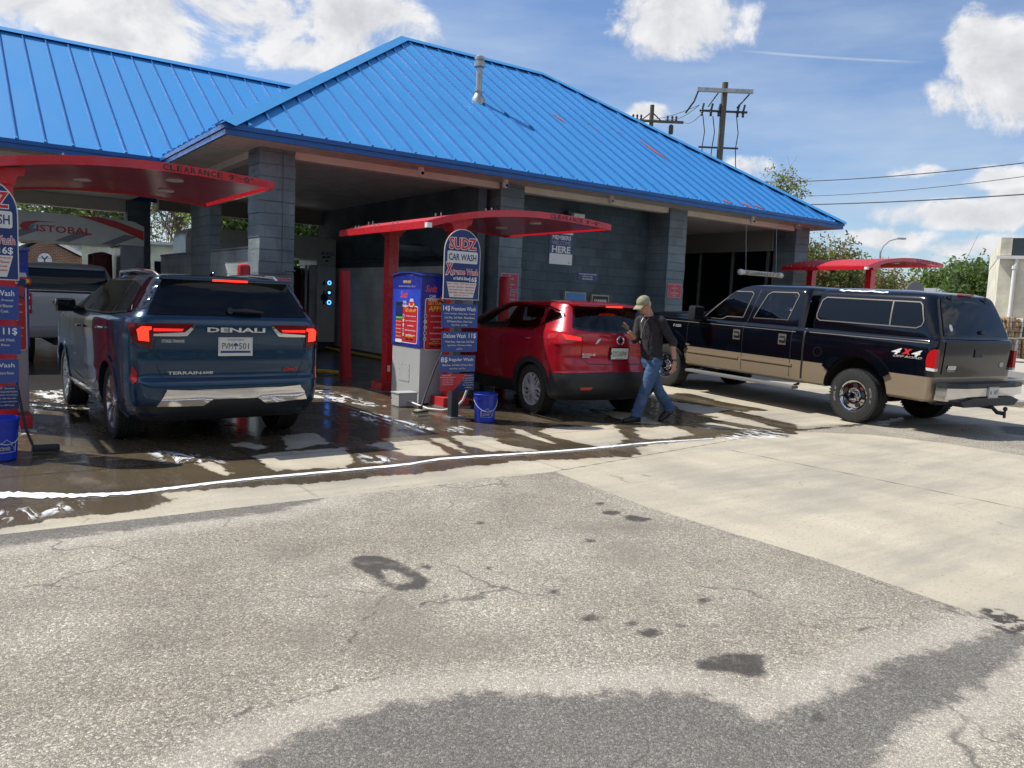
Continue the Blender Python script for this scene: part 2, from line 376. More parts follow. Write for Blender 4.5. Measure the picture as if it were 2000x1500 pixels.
# left wing roof
VL, VR = 4.5, 9.15; ZR = ZE + SL * (VR - VL)
mb = MB(); mb.add([(-16, VL, ZE), (0, VL, ZE), (VR - VL, VR, ZR), (-16, VR, ZR)], [(0, 1, 2, 3)])
mb.add([(-16, 2 * VR - VL, ZE), (-16, VR, ZR), (5, VR, ZR), (5, 2 * VR - VL, ZE)], [(0, 1, 2, 3)])
pts = []; k = -.2
while k > -16: pts.append(((k, VL, ZE), (k, VR, ZR), nf)); k -= .455
k = .25
while k < 4.4: pts.append(((k, VL + k + .05, ZE + SL * (k + .05)), (k, VR, ZR), nf)); k += .455
seams(mb, pts); mb.build('wing_roof', [M_roof, M_seam], W, fix=False)
mb = MB(); cap((-16, VR, ZR), (4.6, VR, ZR), nf, nb, .17); mb.build('wing_roof_cap', M_roofcap, W)
# soffits, ceilings
def slatted(name, x0, x1, y0, y1, z, along, m, parent=W):
    b = MB(); b.box(x0, x1, y0, y1, z, z + .02); p = .1
    if along == 'y':
        k = x0 + p
        while k < x1: b.box(k - .006, k + .006, y0, y1, z - .005, z - .0005); k += p * 2
    else:
        k = y0 + p
        while k < y1: b.box(x0, x1, k - .006, k + .006, z - .005, z - .0005); k += p * 2
    return b.build(name, m, parent)
slatted('soffit', .02, L - .02, .022, .66, 3.925, 'y', M_soffit)
slatted('soffit', .022, .72, .662, 4.9, 3.925, 'x', M_soffit)
slatted('soffit', -16, .021, 4.53, 5.06, 3.925, 'x', M_soffit)
slatted('soffit', L - .7, L - .022, .662, 2 * D - .1, 3.925, 'x', M_soffit)
slatted('ceiling', .98, 5.26, .902, 9.3, 3.86, 'x', mat('bay_ceiling', (.5, .5, .49), .45, 0, 0, 2, .15))
slatted('ceiling', -16, .72, 5.32, 13.3, 3.9, 'x', mat('wing_ceiling', (.45, .44, .42), .5, 0, 0, 2, .15))
slatted('ceiling', 10.6, 16.2, .902, 10, 3.86, 'x', MATS['bay_ceiling'])
mb = MB(); mb.box(.9, 16.1, .66, .9, 3.80, 3.924); mb.box(.722, .9, .66, 4.92, 3.80, 3.923); mb.box(15.9, 16.1, .902, 12, 3.79, 3.922)
mb.build('beam', M_beam, W)
mb = MB(); mb.box(-16, .6, 5.06, 5.3, 3.62, 3.924); mb.box(-16, .62, 12.0, 12.3, 3.56, 3.9); mb.build('beam', M_beam, W)
mb = MB(); mb.box(.9, 5.3, 9.1, 9.3, 3.46, 3.86); mb.build('bay_header', mat('grey_header_paint', (.26, .25, .24), .6), W)
# columns of split-face block
def column(x0, x1, y0, y1, z1=3.93, m=None):
    b = MB(); n = int(z1 / .2032)
    for i in range(n + 1):
        za, zb = i * .2032, min(z1, (i + 1) * .2032 - .004)
        if zb - za < .02: continue
        j = [random.uniform(-.007, .007) for _ in range(4)]
        b.box(x0 + j[0], x1 + j[1], y0 + j[2], y1 + j[3], za, zb)
    b.box(x0 + .014, x1 - .014, y0 + .014, y1 - .014, 0, z1 - .001)
    o = b.build('column', m or M_block, W); return o
C1 = column(.72, 1.33, .6, 1.2); C2 = column(5.62, 6.2, .6, 1.3); C3 = column(10.53, 11.13, .6, 1.3); C4 = column(15.5, 16.1, .6, 1.3)
column(.91, 1.13, 4.35, 5.9, 3.9); column(.65, 1.25, 11.9, 12.4, 3.9); column(-5.4, -4.8, 4.7, 5.3, 3.92)
column(-5.4, -4.8, 11.9, 12.4, 3.9)
# walls
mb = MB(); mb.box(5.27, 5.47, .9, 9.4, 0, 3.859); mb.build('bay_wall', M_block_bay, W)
mb = MB(); mb.box(5.235, 5.268, .95, 8.6, .08, 2.24, c=0); mb.build('wall_panel', M_panel, W)
mb = MB(); mb.box(5.16, 5.27, .92, 9.2, 0, .1); mb.build('kerb', mat('bay_kerb', (.08, .08, .08), .6), W)
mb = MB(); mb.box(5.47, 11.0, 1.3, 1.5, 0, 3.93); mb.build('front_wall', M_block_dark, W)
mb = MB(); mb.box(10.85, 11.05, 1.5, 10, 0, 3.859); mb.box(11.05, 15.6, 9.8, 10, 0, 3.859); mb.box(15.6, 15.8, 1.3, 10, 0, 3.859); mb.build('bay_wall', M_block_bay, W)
mb = MB(); mb.box(15.45, 15.598, 1.32, 9.6, 3.28, 3.855); mb.build('lintel', mat('dim_lintel_paint', (.3, .29, .27), .6), W)
mb = MB(); mb.box(15.56, 15.599, 1.32, 9.6, .12, 3.279)
mb.build('bay_glazing', M_glass_dark, W)
mb = MB()
k = 1.5
while k < 9.6: mb.box(15.5, 15.558, k - .03, k + .03, .1, 3.27); k += 1.25
mb.build('mullion', M_steel, W)
mb = MB(); mb.box(.92, 1.12, 1.202, 8.99, 0, 2.29); mb.build('divider_wall', M_block_lt, W)
mb = MB(); mb.box(.9, 1.14, 1.203, 8.98, 2.292, 2.33); mb.build('wall_coping', M_block, W)
# roof vent
vt = MB(); zb = ZE + SL * 3.1; vt.lathe([(.16, -.14), (.16, .02), (.11, .12), (.085, .16), (.085, .22)], (6.58, 3.1, zb), n=20)
vt.lathe([(.098, .2), (.098, .23)], (6.58, 3.1, zb), n=20); vt.lathe([(.075, .2), (.075, .74)], (6.58, 3.1, zb), n=20)
vt.lathe([(.1, .74), (.13, .76), (.13, .86), (.1, .88), (.1, .9), (.12, .91), (.12, .97), (.08, 1.0)], (6.58, 3.1, zb), n=20)
vt.build('roof_vent', M_steel, W, smooth=35)
# conduit on the first column
cd = MB(); cd.tube([(1.13, .575, 3.9), (1.13, .575, 1.93)], .014, 8); cd.tube([(1.13, .575, 1.9), (1.345, .575, 1.9)], .014, 8); cd.box(1.10, 1.16, .55, .6, 1.86, 1.96)
cd.build('conduit', MATS['split_face_block_paint'], W, smooth=40)
# wall light
wl = MB(); wl.box(7.82, 8.3, 1.12, 1.298, 3.46, 3.62, c=.02); wl.box(7.9, 8.22, 1.02, 1.118, 3.47, 3.56, 1); wl.build('wall_light', [M_dkgrey, M_offwhite], W)

# ------------------------------------------------------------------ security cameras under the eave
def dome_cam(x, y, label, kind=0):
    t = thing('security_camera', label, 'camera', (x, y, 3.922), group='white cameras under the eave')
    b = MB(); b.lathe([(.06, 0), (.06, -.03), (.045, -.05)], n=16); b.build('mount', M_offwhite, t, smooth=40)
    b = MB(); b.lathe([(.02, -.17), (.05, -.16), (.066, -.12), (.066, -.08), (.05, -.05)], n=16, c=(0, -.01, .01)) if kind == 0 else b.tube([(.0, -.1, -.09), (0, .1, -.06)], .045, 12)
    b.build('housing', M_offwhite, t, smooth=40)
    b = MB(); b.tube([(0, -.05, -.1), (0, -.085, -.11)], .03, 10) if kind == 0 else b.tube([(0, -.1, -.09), (0, -.108, -.091)], .036, 12); b.build('lens', M_gloss_black, t)
    return t
dome_cam(3.61, .33, 'white dome camera under the eave right of the front left column, nearest the roof corner')
dome_cam(5.49, .3, 'white dome camera under the eave above the second column')
dome_cam(8.35, .33, 'white dome camera under the eave above the members poster')
dome_cam(13.11, .25, 'white motion light under the eave above the hanging clearance bar')
dome_cam(15.11, .3, 'white bullet camera under the eave at the right hand roof corner', 1)
dome_cam(.33, 3.88, 'white bullet camera under the side eave behind the left canopy', 1)

# ------------------------------------------------------------------ wall and column signs
def plate_sign(name, label, x0, x1, z0, z1, y, face, edge, lines, group=None, cat='sign', tcol=None, hk=.62):
    t = thing(name, label, cat, ((x0 + x1) / 2, y, (z0 + z1) / 2), group=group); w, h = x1 - x0, z1 - z0
    b = MB(); b.prism(rrect(w, h, .02), -.004, .0, 'y', 0); b.prism(rrect(w - .02, h - .02, .015), -.0055, -.0041, 'y', 1); b.build('plate', [edge, face], t)
    l = LT(); n = len(lines)
    for i, s_ in enumerate(lines):
        zz = h / 2 - h * (i + .5 + .25) / (n + .5); hh = h / (n + .5) * hk
        l.put(s_, tcol or M_pinkw, (0, -.0062, zz), EX, EZ, h=hh, w=min(w * .9, hh * .72 * len(s_)), bold=.01)
    l.build(t); return t
M_pinkw = mat('faded_white_lettering', (.62, .42, .45), .5)
ND = ['NO', 'DUALLIES', 'OR', 'CONVERSION', 'VANS']
plate_sign('sign', 'faded red NO DUALLIES OR CONVERSION VANS sign on the middle column above the red car', 5.69, 6.13, 1.78, 2.11, .59, M_signpink, M_pinkw, ND)
plate_sign('sign', 'faded red sign reading LOWER directly under the no duallies sign on the middle column', 5.69, 6.13, 1.42, 1.74, .59, M_signpink, M_pinkw, ['LOWER O2', 'ANTENNAS', 'TAILGATES UP'])
plate_sign('sign', 'faded red NO DUALLIES sign on the column behind the walking man', 10.58, 11.05, 1.80, 2.13, .59, M_signpink, M_pinkw, ND)
plate_sign('sign', 'faded red PLEASE USE CAUTION sign on the first column above the blue SUV', .89, 1.28, 1.33, 1.77, .59, M_signpink, M_pinkw,
           ['PLEASE USE CAUTION', 'WET SURFACES', 'DO NOT EXIT VEHICLE', 'FOLLOW SIGNALS', 'STAY IN PARK', 'KEEP WINDOWS UP', 'NOT RESPONSIBLE', 'FOR DAMAGE'], hk=.5)
plate_sign('sign', 'small faded red notice low on the first column beside the SUV roof', 1.12, 1.3, .86, 1.2, .59, M_signpink, M_pinkw, ['NO', 'ENTRY'])
t = thing('poster', 'white and navy MEMBERS WELCOME HERE poster on the blue block wall', 'poster', (7.8, 1.296, 0))
b = MB(); b.box(-.33, .33, -.008, -.001, 2.42, 3.3, 0); b.box(-.329, .329, -.0095, -.0081, 2.66, 3.1, 1); b.build('board', [M_white, M_navy], t)
l = LT(); l.put('WELCOME', M_navy, (.04, -.0092, 3.2), EX, EZ, w=.46, h=.1, bold=.02); l.put('MEMBERS', M_white, (0, -.0102, 3.02), EX, EZ, w=.54, h=.095, bold=.02)
l.put('WELCOME', mat('grey_lettering', (.4, .42, .46), .4), (0, -.0102, 2.9), EX, EZ, w=.54, h=.09); l.put('HERE', M_white, (0, -.0102, 2.755), EX, EZ, w=.54, h=.15, bold=.03)
l.put('E+', M_navy, (.25, -.0092, 2.47), EX, EZ, h=.04, w=.06).put('i', M_navy, (-.2, -.0092, 2.53), EX, EZ, h=.04, w=.01); l.build(t)
plate_sign('sign', 'small navy car wash help sign with three lines on the blue block wall', 8.33, 8.93, 2.09, 2.29, 1.292, M_navy, M_navy, ['For assistance at the Car Wash', 'please call', '803-555-0100'], tcol=M_white)
def paybox(x0, x1, z0, z1, label, kind):
    t = thing('wall_box', label, 'wall box', ((x0 + x1) / 2, 1.296, (z0 + z1) / 2)); w, h = (x1 - x0) / 2, (z1 - z0) / 2
    b = MB(); b.box(-w, w, -.07, 0, -h, h, 0, c=.008); b.build('frame', M_yellowish, t)
    b = MB(); b.box(-w + .03, w - .03, -.074, -.0701, -h + .03, h - .03); b.build('panel', M_screen if kind else M_black, t)
    l = LT()
    if kind: l.put('FREE VACUUMS', M_black, (0, -.0705, h - .015), EX, EZ, w=w * 1.2, h=.018)
    else:
        for i in range(7): l.shape(rrect(.03, .13, .005, -w + .09 + i * .058, .02), M_offwhite, (0, -.0745, 0), EX, EZ)
        l.put('CLOSED', M_white, (0, -.0755, .02), EX, EZ, w=w * 1.1, h=.05, bold=.02)
    l.build(t)
M_yellowish = mat('cream_box_frame', (.42, .4, .26), .5, 0, 0, 6, .2); M_screen = mat('blue_notice', (.03, .2, .5), .3)
paybox(7.92, 8.56, 1.4, 1.82, 'cream framed box with blue notice on the block wall, left of the pair', 1)
paybox(8.74, 9.28, 1.4, 1.78, 'cream framed vending box with white slots on the block wall, right of the pair', 0)

# ------------------------------------------------------------------ hanging clearance bar in front of bay three
t = thing('clearance_bar', 'white tube clearance bar hanging on two cords in front of the third bay', 'clearance bar', (13.3, .0, 2.51))
b = MB(); b.tube([(-.78, 0, 0), (-.77, 0, 0), (.77, 0, 0), (.78, 0, 0)], [.03, .062, .062, .03], 16, 0); b.build('tube', mat('grimy_white_tube', (.6, .59, .52), .5, 0, 0, 9, .25), t, smooth=50)
b = MB()
for s_ in (-.79, .79): b.lathe([(.02, -.09), (.062, -.07), (.075, -.03), (.075, .03), (.062, .07), (.02, .09)], (s_, 0, 0), 'x', 14)
b.build('end_cap', M_offwhite, t, smooth=50)
for s_ in (-.6, .62): b = MB(); b.tube([(s_, 0, .06), (s_ + .01, .12, 1.42)], .006, 6); b.build('cord', M_steel, t)
l = LT(); l.put('CLEARANCE 8\'-6"', M_black, (0, -.064, 0), EX, EZ, w=1.0, h=.07, bold=.02)
for i in range(3): l.shape([(-.68 + i * .05, -.04), (-.66 + i * .05, -.04), (-.63 + i * .05, .04), (-.65 + i * .05, .04)], M_black, (0, -.064, 0), EX, EZ); l.shape([(.55 + i * .05, -.04), (.57 + i * .05, -.04), (.6 + i * .05, .04), (.58 + i * .05, .04)], M_black, (0, -.064, 0), EX, EZ)
l.build(t)

# ------------------------------------------------------------------ wash gantries
M_gwhite = mat('gantry_grey_white', (.5, .5, .48), .4, 0, .2, 3, .1); M_ggrey = mat('gantry_grey_stripe', (.16, .16, .18), .4); M_gred = mat('gantry_red_band', (.42, .012, .02), .35, 0, .2)
M_bristle = mat('dark_red_bristle', (.08, .012, .014), .9, 0, 0, 60, .5)
b = MB(); b.tube([(5.2, 1.2, 2.42), (5.2, 8.4, 2.42)], .05, 8); o = b.build('wall_pipe', M_dkgrey, W, smooth=40)
b = MB(); b.tube([(5.15, 2.2, 2.45), (4.7, 2.3, 2.7), (4.2, 2.2, 2.62)], .035, 8); b.box(4.0, 4.9, 2.1, 2.35, 2.5, 2.62, c=.03); b.build('spray_arm', M_dkgrey, W, smooth=40)
t = thing('wash_gantry', 'white roll over wash gantry with red swoosh and ISTOBAL lettering over the silver pickup', 'wash gantry', (-1.95, 7.0, 0))
b = MB(); cr = [(-2.1, 2.4), (1.55, 2.4), (1.55, 2.42), (2.1, 2.42), (2.1, 2.86), (1.9, 2.96), (1.4, 3.0), (-1.4, 3.0), (-1.9, 2.96), (-2.1, 2.86)]
b.prism(cr, 0, 1.5, 'y'); b.build('beam', M_gwhite, t, smooth=30)
for s_ in (-1, 1):
    b = MB(); x0, x1 = sorted((s_ * 1.6, s_ * 2.1)); b.box(x0, x1, .002, 1.49, .12, 2.418, c=.03)
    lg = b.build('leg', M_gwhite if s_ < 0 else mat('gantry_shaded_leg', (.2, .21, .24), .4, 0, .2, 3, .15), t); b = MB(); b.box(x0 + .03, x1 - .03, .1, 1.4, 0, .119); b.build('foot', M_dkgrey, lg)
for s_ in (-1, 1):
    for k in range(2): b = MB(); b.lathe([(.05, .3), (.2, .32), (.22, 1.2), (.2, 2.2), (.05, 2.25)], (s_ * 1.3, .45 + k * .7, 0), n=18); b.build('brush', M_bristle, t, smooth=60)
l = LT(); o_ = (0, -.004, 0)
l.shape([(.72, 2.995), (1.2, 2.995), (1.55, 2.93), (2.09, 2.76), (2.09, 2.55), (1.6, 2.76), (1.1, 2.9)], M_gred, o_, EX, EZ, .002)
for x_ in (-1.55, -.7, .3, 1.2): l.shape([(x_, 2.41), (x_ + .28, 2.41), (x_ + .75, 2.62), (x_ + .5, 2.66)], M_ggrey, (0, -.002, 0), EX, EZ, .001)
l.shape([(1.62, 1.6), (2.08, 2.2), (2.08, 1.5), (1.62, 1.0)], M_ggrey, (0, -.001, 0), EX, EZ, .001)
l.put('ISTOBAL', M_gred, (.5, -.004, 2.66), EX, EZ, w=1.05, h=.15, bold=.02)
sw = [(x_ + .86, z_) for x_, z_ in [(-.95, 2.58), (-1.12, 2.6), (-1.2, 2.68), (-1.12, 2.77), (-.9, 2.81), (-.45, 2.815), (-.85, 2.78), (-.98, 2.73), (-1.02, 2.66)]]
l.shape(sw, M_gred, o_, EX, EZ, .002); l.shape([(-.04, 2.585), (-.16, 2.62), (-.14, 2.7), (-.04, 2.74), (-.09, 2.66)], mat('teal_swoosh', (.01, .28, .42), .4), (0, -.006, 0), EX, EZ, .002)
l.build(t); b = MB(); b.lathe([(.11, 0), (.11, .02), (.09, .03)], (1.86, -.03, 1.72), 'y', 20); b.build('port', M_black, t)
t = thing('wash_gantry', 'grey wash gantry with three round blue lights in the open middle bay', 'wash gantry', (3.16, 7.7, 0)); t.scale = (1.04, 1, 1.06)
b = MB(); b.prism([(-1.87, 2.0), (-1.7, 2.0), (-1.55, 2.3), (1.35, 2.3), (1.35, 2.16), (1.87, 2.16), (1.87, 2.82), (1.7, 2.85), (-1.6, 2.85), (-1.8, 2.78), (-1.87, 2.6)], 0, 1.3, 'y'); b.build('beam', M_gwhite, t, smooth=30)
b = MB(); b.box(1.37, 1.87, -.02, 1.3, .2, 2.155, c=.03); lg = b.build('leg', M_gwhite, t); b = MB(); b.box(1.4, 1.84, .05, 1.2, 0, .199); b.build('foot', M_dkgrey, lg)
b = MB(); b.box(-1.87, -1.5, 0, 1.3, .2, 1.999, c=.03); lg = b.build('leg', M_gwhite, t); b = MB(); b.box(-1.84, -1.55, .05, 1.2, 0, .199); b.build('foot', M_dkgrey, lg)
b = MB(); b.box(1.2, 1.365, .1, .3, .2, 2.15); b.build('guide_rail', M_steel, t); b = MB(); b.box(1.1, 1.16, .15, .3, .2, 2.15); b.build('guide_rail', M_steel, t)
b = MB(); b.lathe([(.05, .3), (.26, .32), (.28, 1.2), (.26, 2.05), (.05, 2.1)], (.85, .55, 0), n=18); b.build('brush', M_bristle, t, smooth=60)
l = LT()
for z_, on in ((1.72, .055), (1.47, .03), (1.22, .06)):
    ci = lambda r, cz=z_: [(1.7 + r * math.cos(a * PI / 12), cz + r * math.sin(a * PI / 12)) for a in range(24)]
    l.shape(ci(.082), M_black, (0, -.021, 0), EX, EZ, .002)
    if on > .04: l.shape(ci(on), M_blueled, (0, -.0235, 0), EX, EZ, .002); l.shape(ci(on * .55), M_black if z_ < 1.5 else M_white, (0, -.026, 0), EX, EZ, .002)
    else: l.shape(ci(.035), M_blueled, (0, -.0235, 0), EX, EZ, .002)
    l.shape([(1.52, z_ - .06), (1.58, z_ - .06), (1.58, z_ + .04), (1.55, z_ + .04), (1.52, z_)], M_black, (0, -.021, 0), EX, EZ)
l.shape([(1.56 + .1 * math.cos(a * PI / 12), 1.34 + .1 * math.sin(a * PI / 12)) for a in range(24)], M_black, (0, -.027, 0), EX, EZ, .003)
l.put("M'NEX22", mat('dark_blue_lettering', (.05, .07, .16), .4), (1.64, -.021, 2.46), EX, EZ, w=.36, h=.08, bold=.02)
for (x_, z_) in ((1.48, 2.33), (1.6, 2.34), (1.56, 2.24)): l.shape([(x_, z_), (x_ + .1, z_ + .02), (x_ + .12, z_ + .06), (x_ + .03, z_ + .05)], M_black, (0, -.021, 0), EX, EZ)
l.shape([(-1.3 + .25 * math.cos(a * PI / 12), 2.55 + .07 * math.sin(a * PI / 12)) for a in range(24)], M_gred, (0, -.003, 0), EX, EZ)
l.build(t)

# ------------------------------------------------------------------ wheel guide rails
def rail(name, pts, label, r=.03):
    t = MB(); t.tube(pts, r, 8); o = t.build(name, M_yellow, smooth=40); return tag(o, label, 'guide rail')
rail('guide_rail', [(4.9, 1.7, .05), (4.9, 8.8, .05)], 'yellow wheel guide rail along the right wall of the middle bay', .035)
rail('guide_rail', [(2.45, 1.2, .05), (2.0, 1.6, .07), (2.0, 8.8, .07)], 'yellow wheel guide rail with bent end beside the leaning red bollard', .035)

# ------------------------------------------------------------------ bollards
def bollard(x, y, h, label, tilt=(0, 0), r=.1):
    t = thing('bollard', label, 'bollard', (x, y, 0), group='tall red bollards'); t.rotation_euler = (tilt[0], tilt[1], 0)
    b = MB(); b.lathe([(r, 0), (r, h - .5), (r + .002, h - .499), (r + .002, h - .06), (r * .92, h - .02), (r * .6, h)], n=24); b.build('sleeve', M_redplastic, t, smooth=40)
    b = MB(); b.lathe([(r * 1.35, .003), (r * 1.35, .02), (r, .03)], n=24); b.build('base_ring', M_redrough, t, smooth=40); return t
bollard(2.42, .78, 1.98, 'tall red bollard leaning at the mouth of the middle bay', (0, -.035))
bollard(4.75, -.9, 1.98, 'tall red bollard behind the price sign and the red car', (0, 0))
bollard(.35, .2, 1.95, 'red bollard whose top shows over the roof of the blue SUV')
bollard(-3.0, -1.0, 1.4, 'red bollard behind the left kiosk')

# ================================================================== CANOPIES OVER THE PAY LANES
ARC = [(0, 2.555), (.3, 2.655), (.65, 2.735), (1.05, 2.80), (1.5, 2.845), (2.0, 2.865), (2.5, 2.855), (2.95, 2.83), (3.28, 2.80)]
def arc_z(x):
    for (a, za), (b, zb) in zip(ARC, ARC[1:]):
        if x <= b: return za + (zb - za) * (x - a) / (b - a)
    return ARC[-1][1]
M_redunder = mat('red_underside_gloss', (.5, .008, .02), .2, 0, 0, 1.2, .15, spec=.28)
def canopy(label, x, y, ln=2.9, rz=0, dz=0):
    t = thing('pay_lane_canopy', label, 'canopy', (x, y, dz), rz, 'red arched canopies over the pay lanes')
    P = []; n = 32
    for i in range(n + 1): s = 3.28 * i / n; P.append((s, arc_z(s)))
    # smooth the polyline
    for _ in range(4): P = [P[0]] + [(P[i][0], (P[i - 1][1] + 2 * P[i][1] + P[i + 1][1]) / 4) for i in range(1, n)] + [P[-1]]
    th = .092
    b = MB(); b.prism(P + [(a, c - th) for a, c in P[::-1]], 0, .04, 'y'); b.prism(P + [(a, c - th) for a, c in P[::-1]], ln - .04, ln, 'y')
    for s_ in (0, 3.24): b.prism([(s_, arc_z(s_) - th), (s_ + .04, arc_z(s_ + .04) - th), (s_ + .04, arc_z(s_ + .04)), (s_, arc_z(s_))], .041, ln - .041, 'y')
    b.build('edge_trim', M_red, t)
    b = MB(); Q = [p for p in P if .04 <= p[0] <= 3.24]
    b.prism([(a, c - .006) for a, c in Q] + [(a, c - .03) for a, c in Q[::-1]], .041, ln - .041, 'y'); b.build('roof_panel', M_redrough, t, smooth=30)
    b = MB(); b.prism([(a, c - .065) for a, c in Q] + [(a, c - .075) for a, c in Q[::-1]], .041, ln - .041, 'y'); b.build('ceiling_panel', M_redunder, t, smooth=30)
    b = MB()
    for k, (bx, by) in enumerate([(.35, .25), (.35, .4), (.35, ln - .5), (.35, ln - .35), (1.15, .2), (1.15, .35), (.02, .9), (.02, 1.05), (.02, 1.5), (.02, 1.65), (.02, 2.2), (.02, 2.32)]):
        b.tube([(bx, by, arc_z(bx) - .01), (bx, by, arc_z(bx) + .045)], .009, 6)
    b.build('bolts', M_steel, t)
    for (lx, ly) in ((2.35, .75), (1.5, 1.6), (2.5, 1.9)):
        if ly < ln - .3:
            b = MB(); b.lathe([(.09, -.004), (.1, -.008), (.1, -.02), (.085, -.026), (.01, -.028)], (lx, ly, arc_z(lx) - .07), n=20); b.build('downlight', M_offwhite, t, smooth=40)
    for py in (.3, ln - .65 if ln > 2.6 else ln - .5):
        px = .5; zt = arc_z(px) - .075
        b = MB(); b.box(px + .03, px + .21, py - .08, py + .08, .14, zt, c=.012); b.prism([(px - .08, zt - .0), (px - .06, zt - .05), (px - .01, zt - .06), (px + .025, zt - .14), (px + .215, zt - .14), (px + .25, zt - .06), (px + .3, zt - .05), (px + .32, zt + .03)], py - .13, py + .13, 'y')
        po = b.build('post', M_red, t)
        b = MB(); b.box(px - .09, px + .33, py - .19, py + .19, .02, .15, c=.01); b.box(px - .11, px + .35, py - .21, py + .21, 0, .0195, 1); b.build('post_base', [M_redrough, M_steel], po)
        b = MB(); b.box(px + .06, px + .11, py - .083, py - .0805, .32, .42); b.build('sticker', M_white, po)
    l = LT(); s = 'CLEARANCE 9\'-0"'; adv = {' ': .055, "'": .035, '-': .065, '"': .045}; xx = 2.06
    for ch in s:
        wd = adv.get(ch, .071)
        if ch == 'I': wd = .04
        if ch != ' ':
            zc = arc_z(xx + wd / 2) - th / 2 - .002; sl = (arc_z(xx + wd) - arc_z(xx)) / wd; h_ = .062
            if ch == "'": l.put(ch, M_black, (xx + wd / 2, -.0015, zc + .02), (1, 0, sl), EZ, h=.022, bold=.01)
            elif ch == '"': l.put(ch, M_black, (xx + wd / 2, -.0015, zc + .02), (1, 0, sl), EZ, h=.022, w=.03, bold=.01)
            elif ch == '-': l.put(ch, M_black, (xx + wd / 2, -.0015, zc), (1, 0, sl), EZ, h=.01, w=.045, bold=.01)
            else: l.put(ch, M_black, (xx + wd / 2, -.0015, zc), (1, 0, sl), EZ, h=h_, w=wd * .8, bold=.02)
        xx += wd
    l.build(t); b = MB(); b.box(.0, .07, -.0015, -.0003, arc_z(0) - .085, arc_z(0) - .02); b.box(-.0015, -.0003, 0, .07, arc_z(0) - .085, arc_z(0) - .02); b.build('sticker', M_white, t)
    return t
canopy('red arched CLEARANCE canopy over the blue SUV, cut by the left edge of the photo', 1.65 - 5.39, -3.6)
canopy('red arched CLEARANCE canopy in the middle, above the kiosk and the red car', 1.63, -3.52)
canopy('red arched canopy seen from its side beyond the black pickup', 14.4, -2.2, 2.5, -.05, .2)

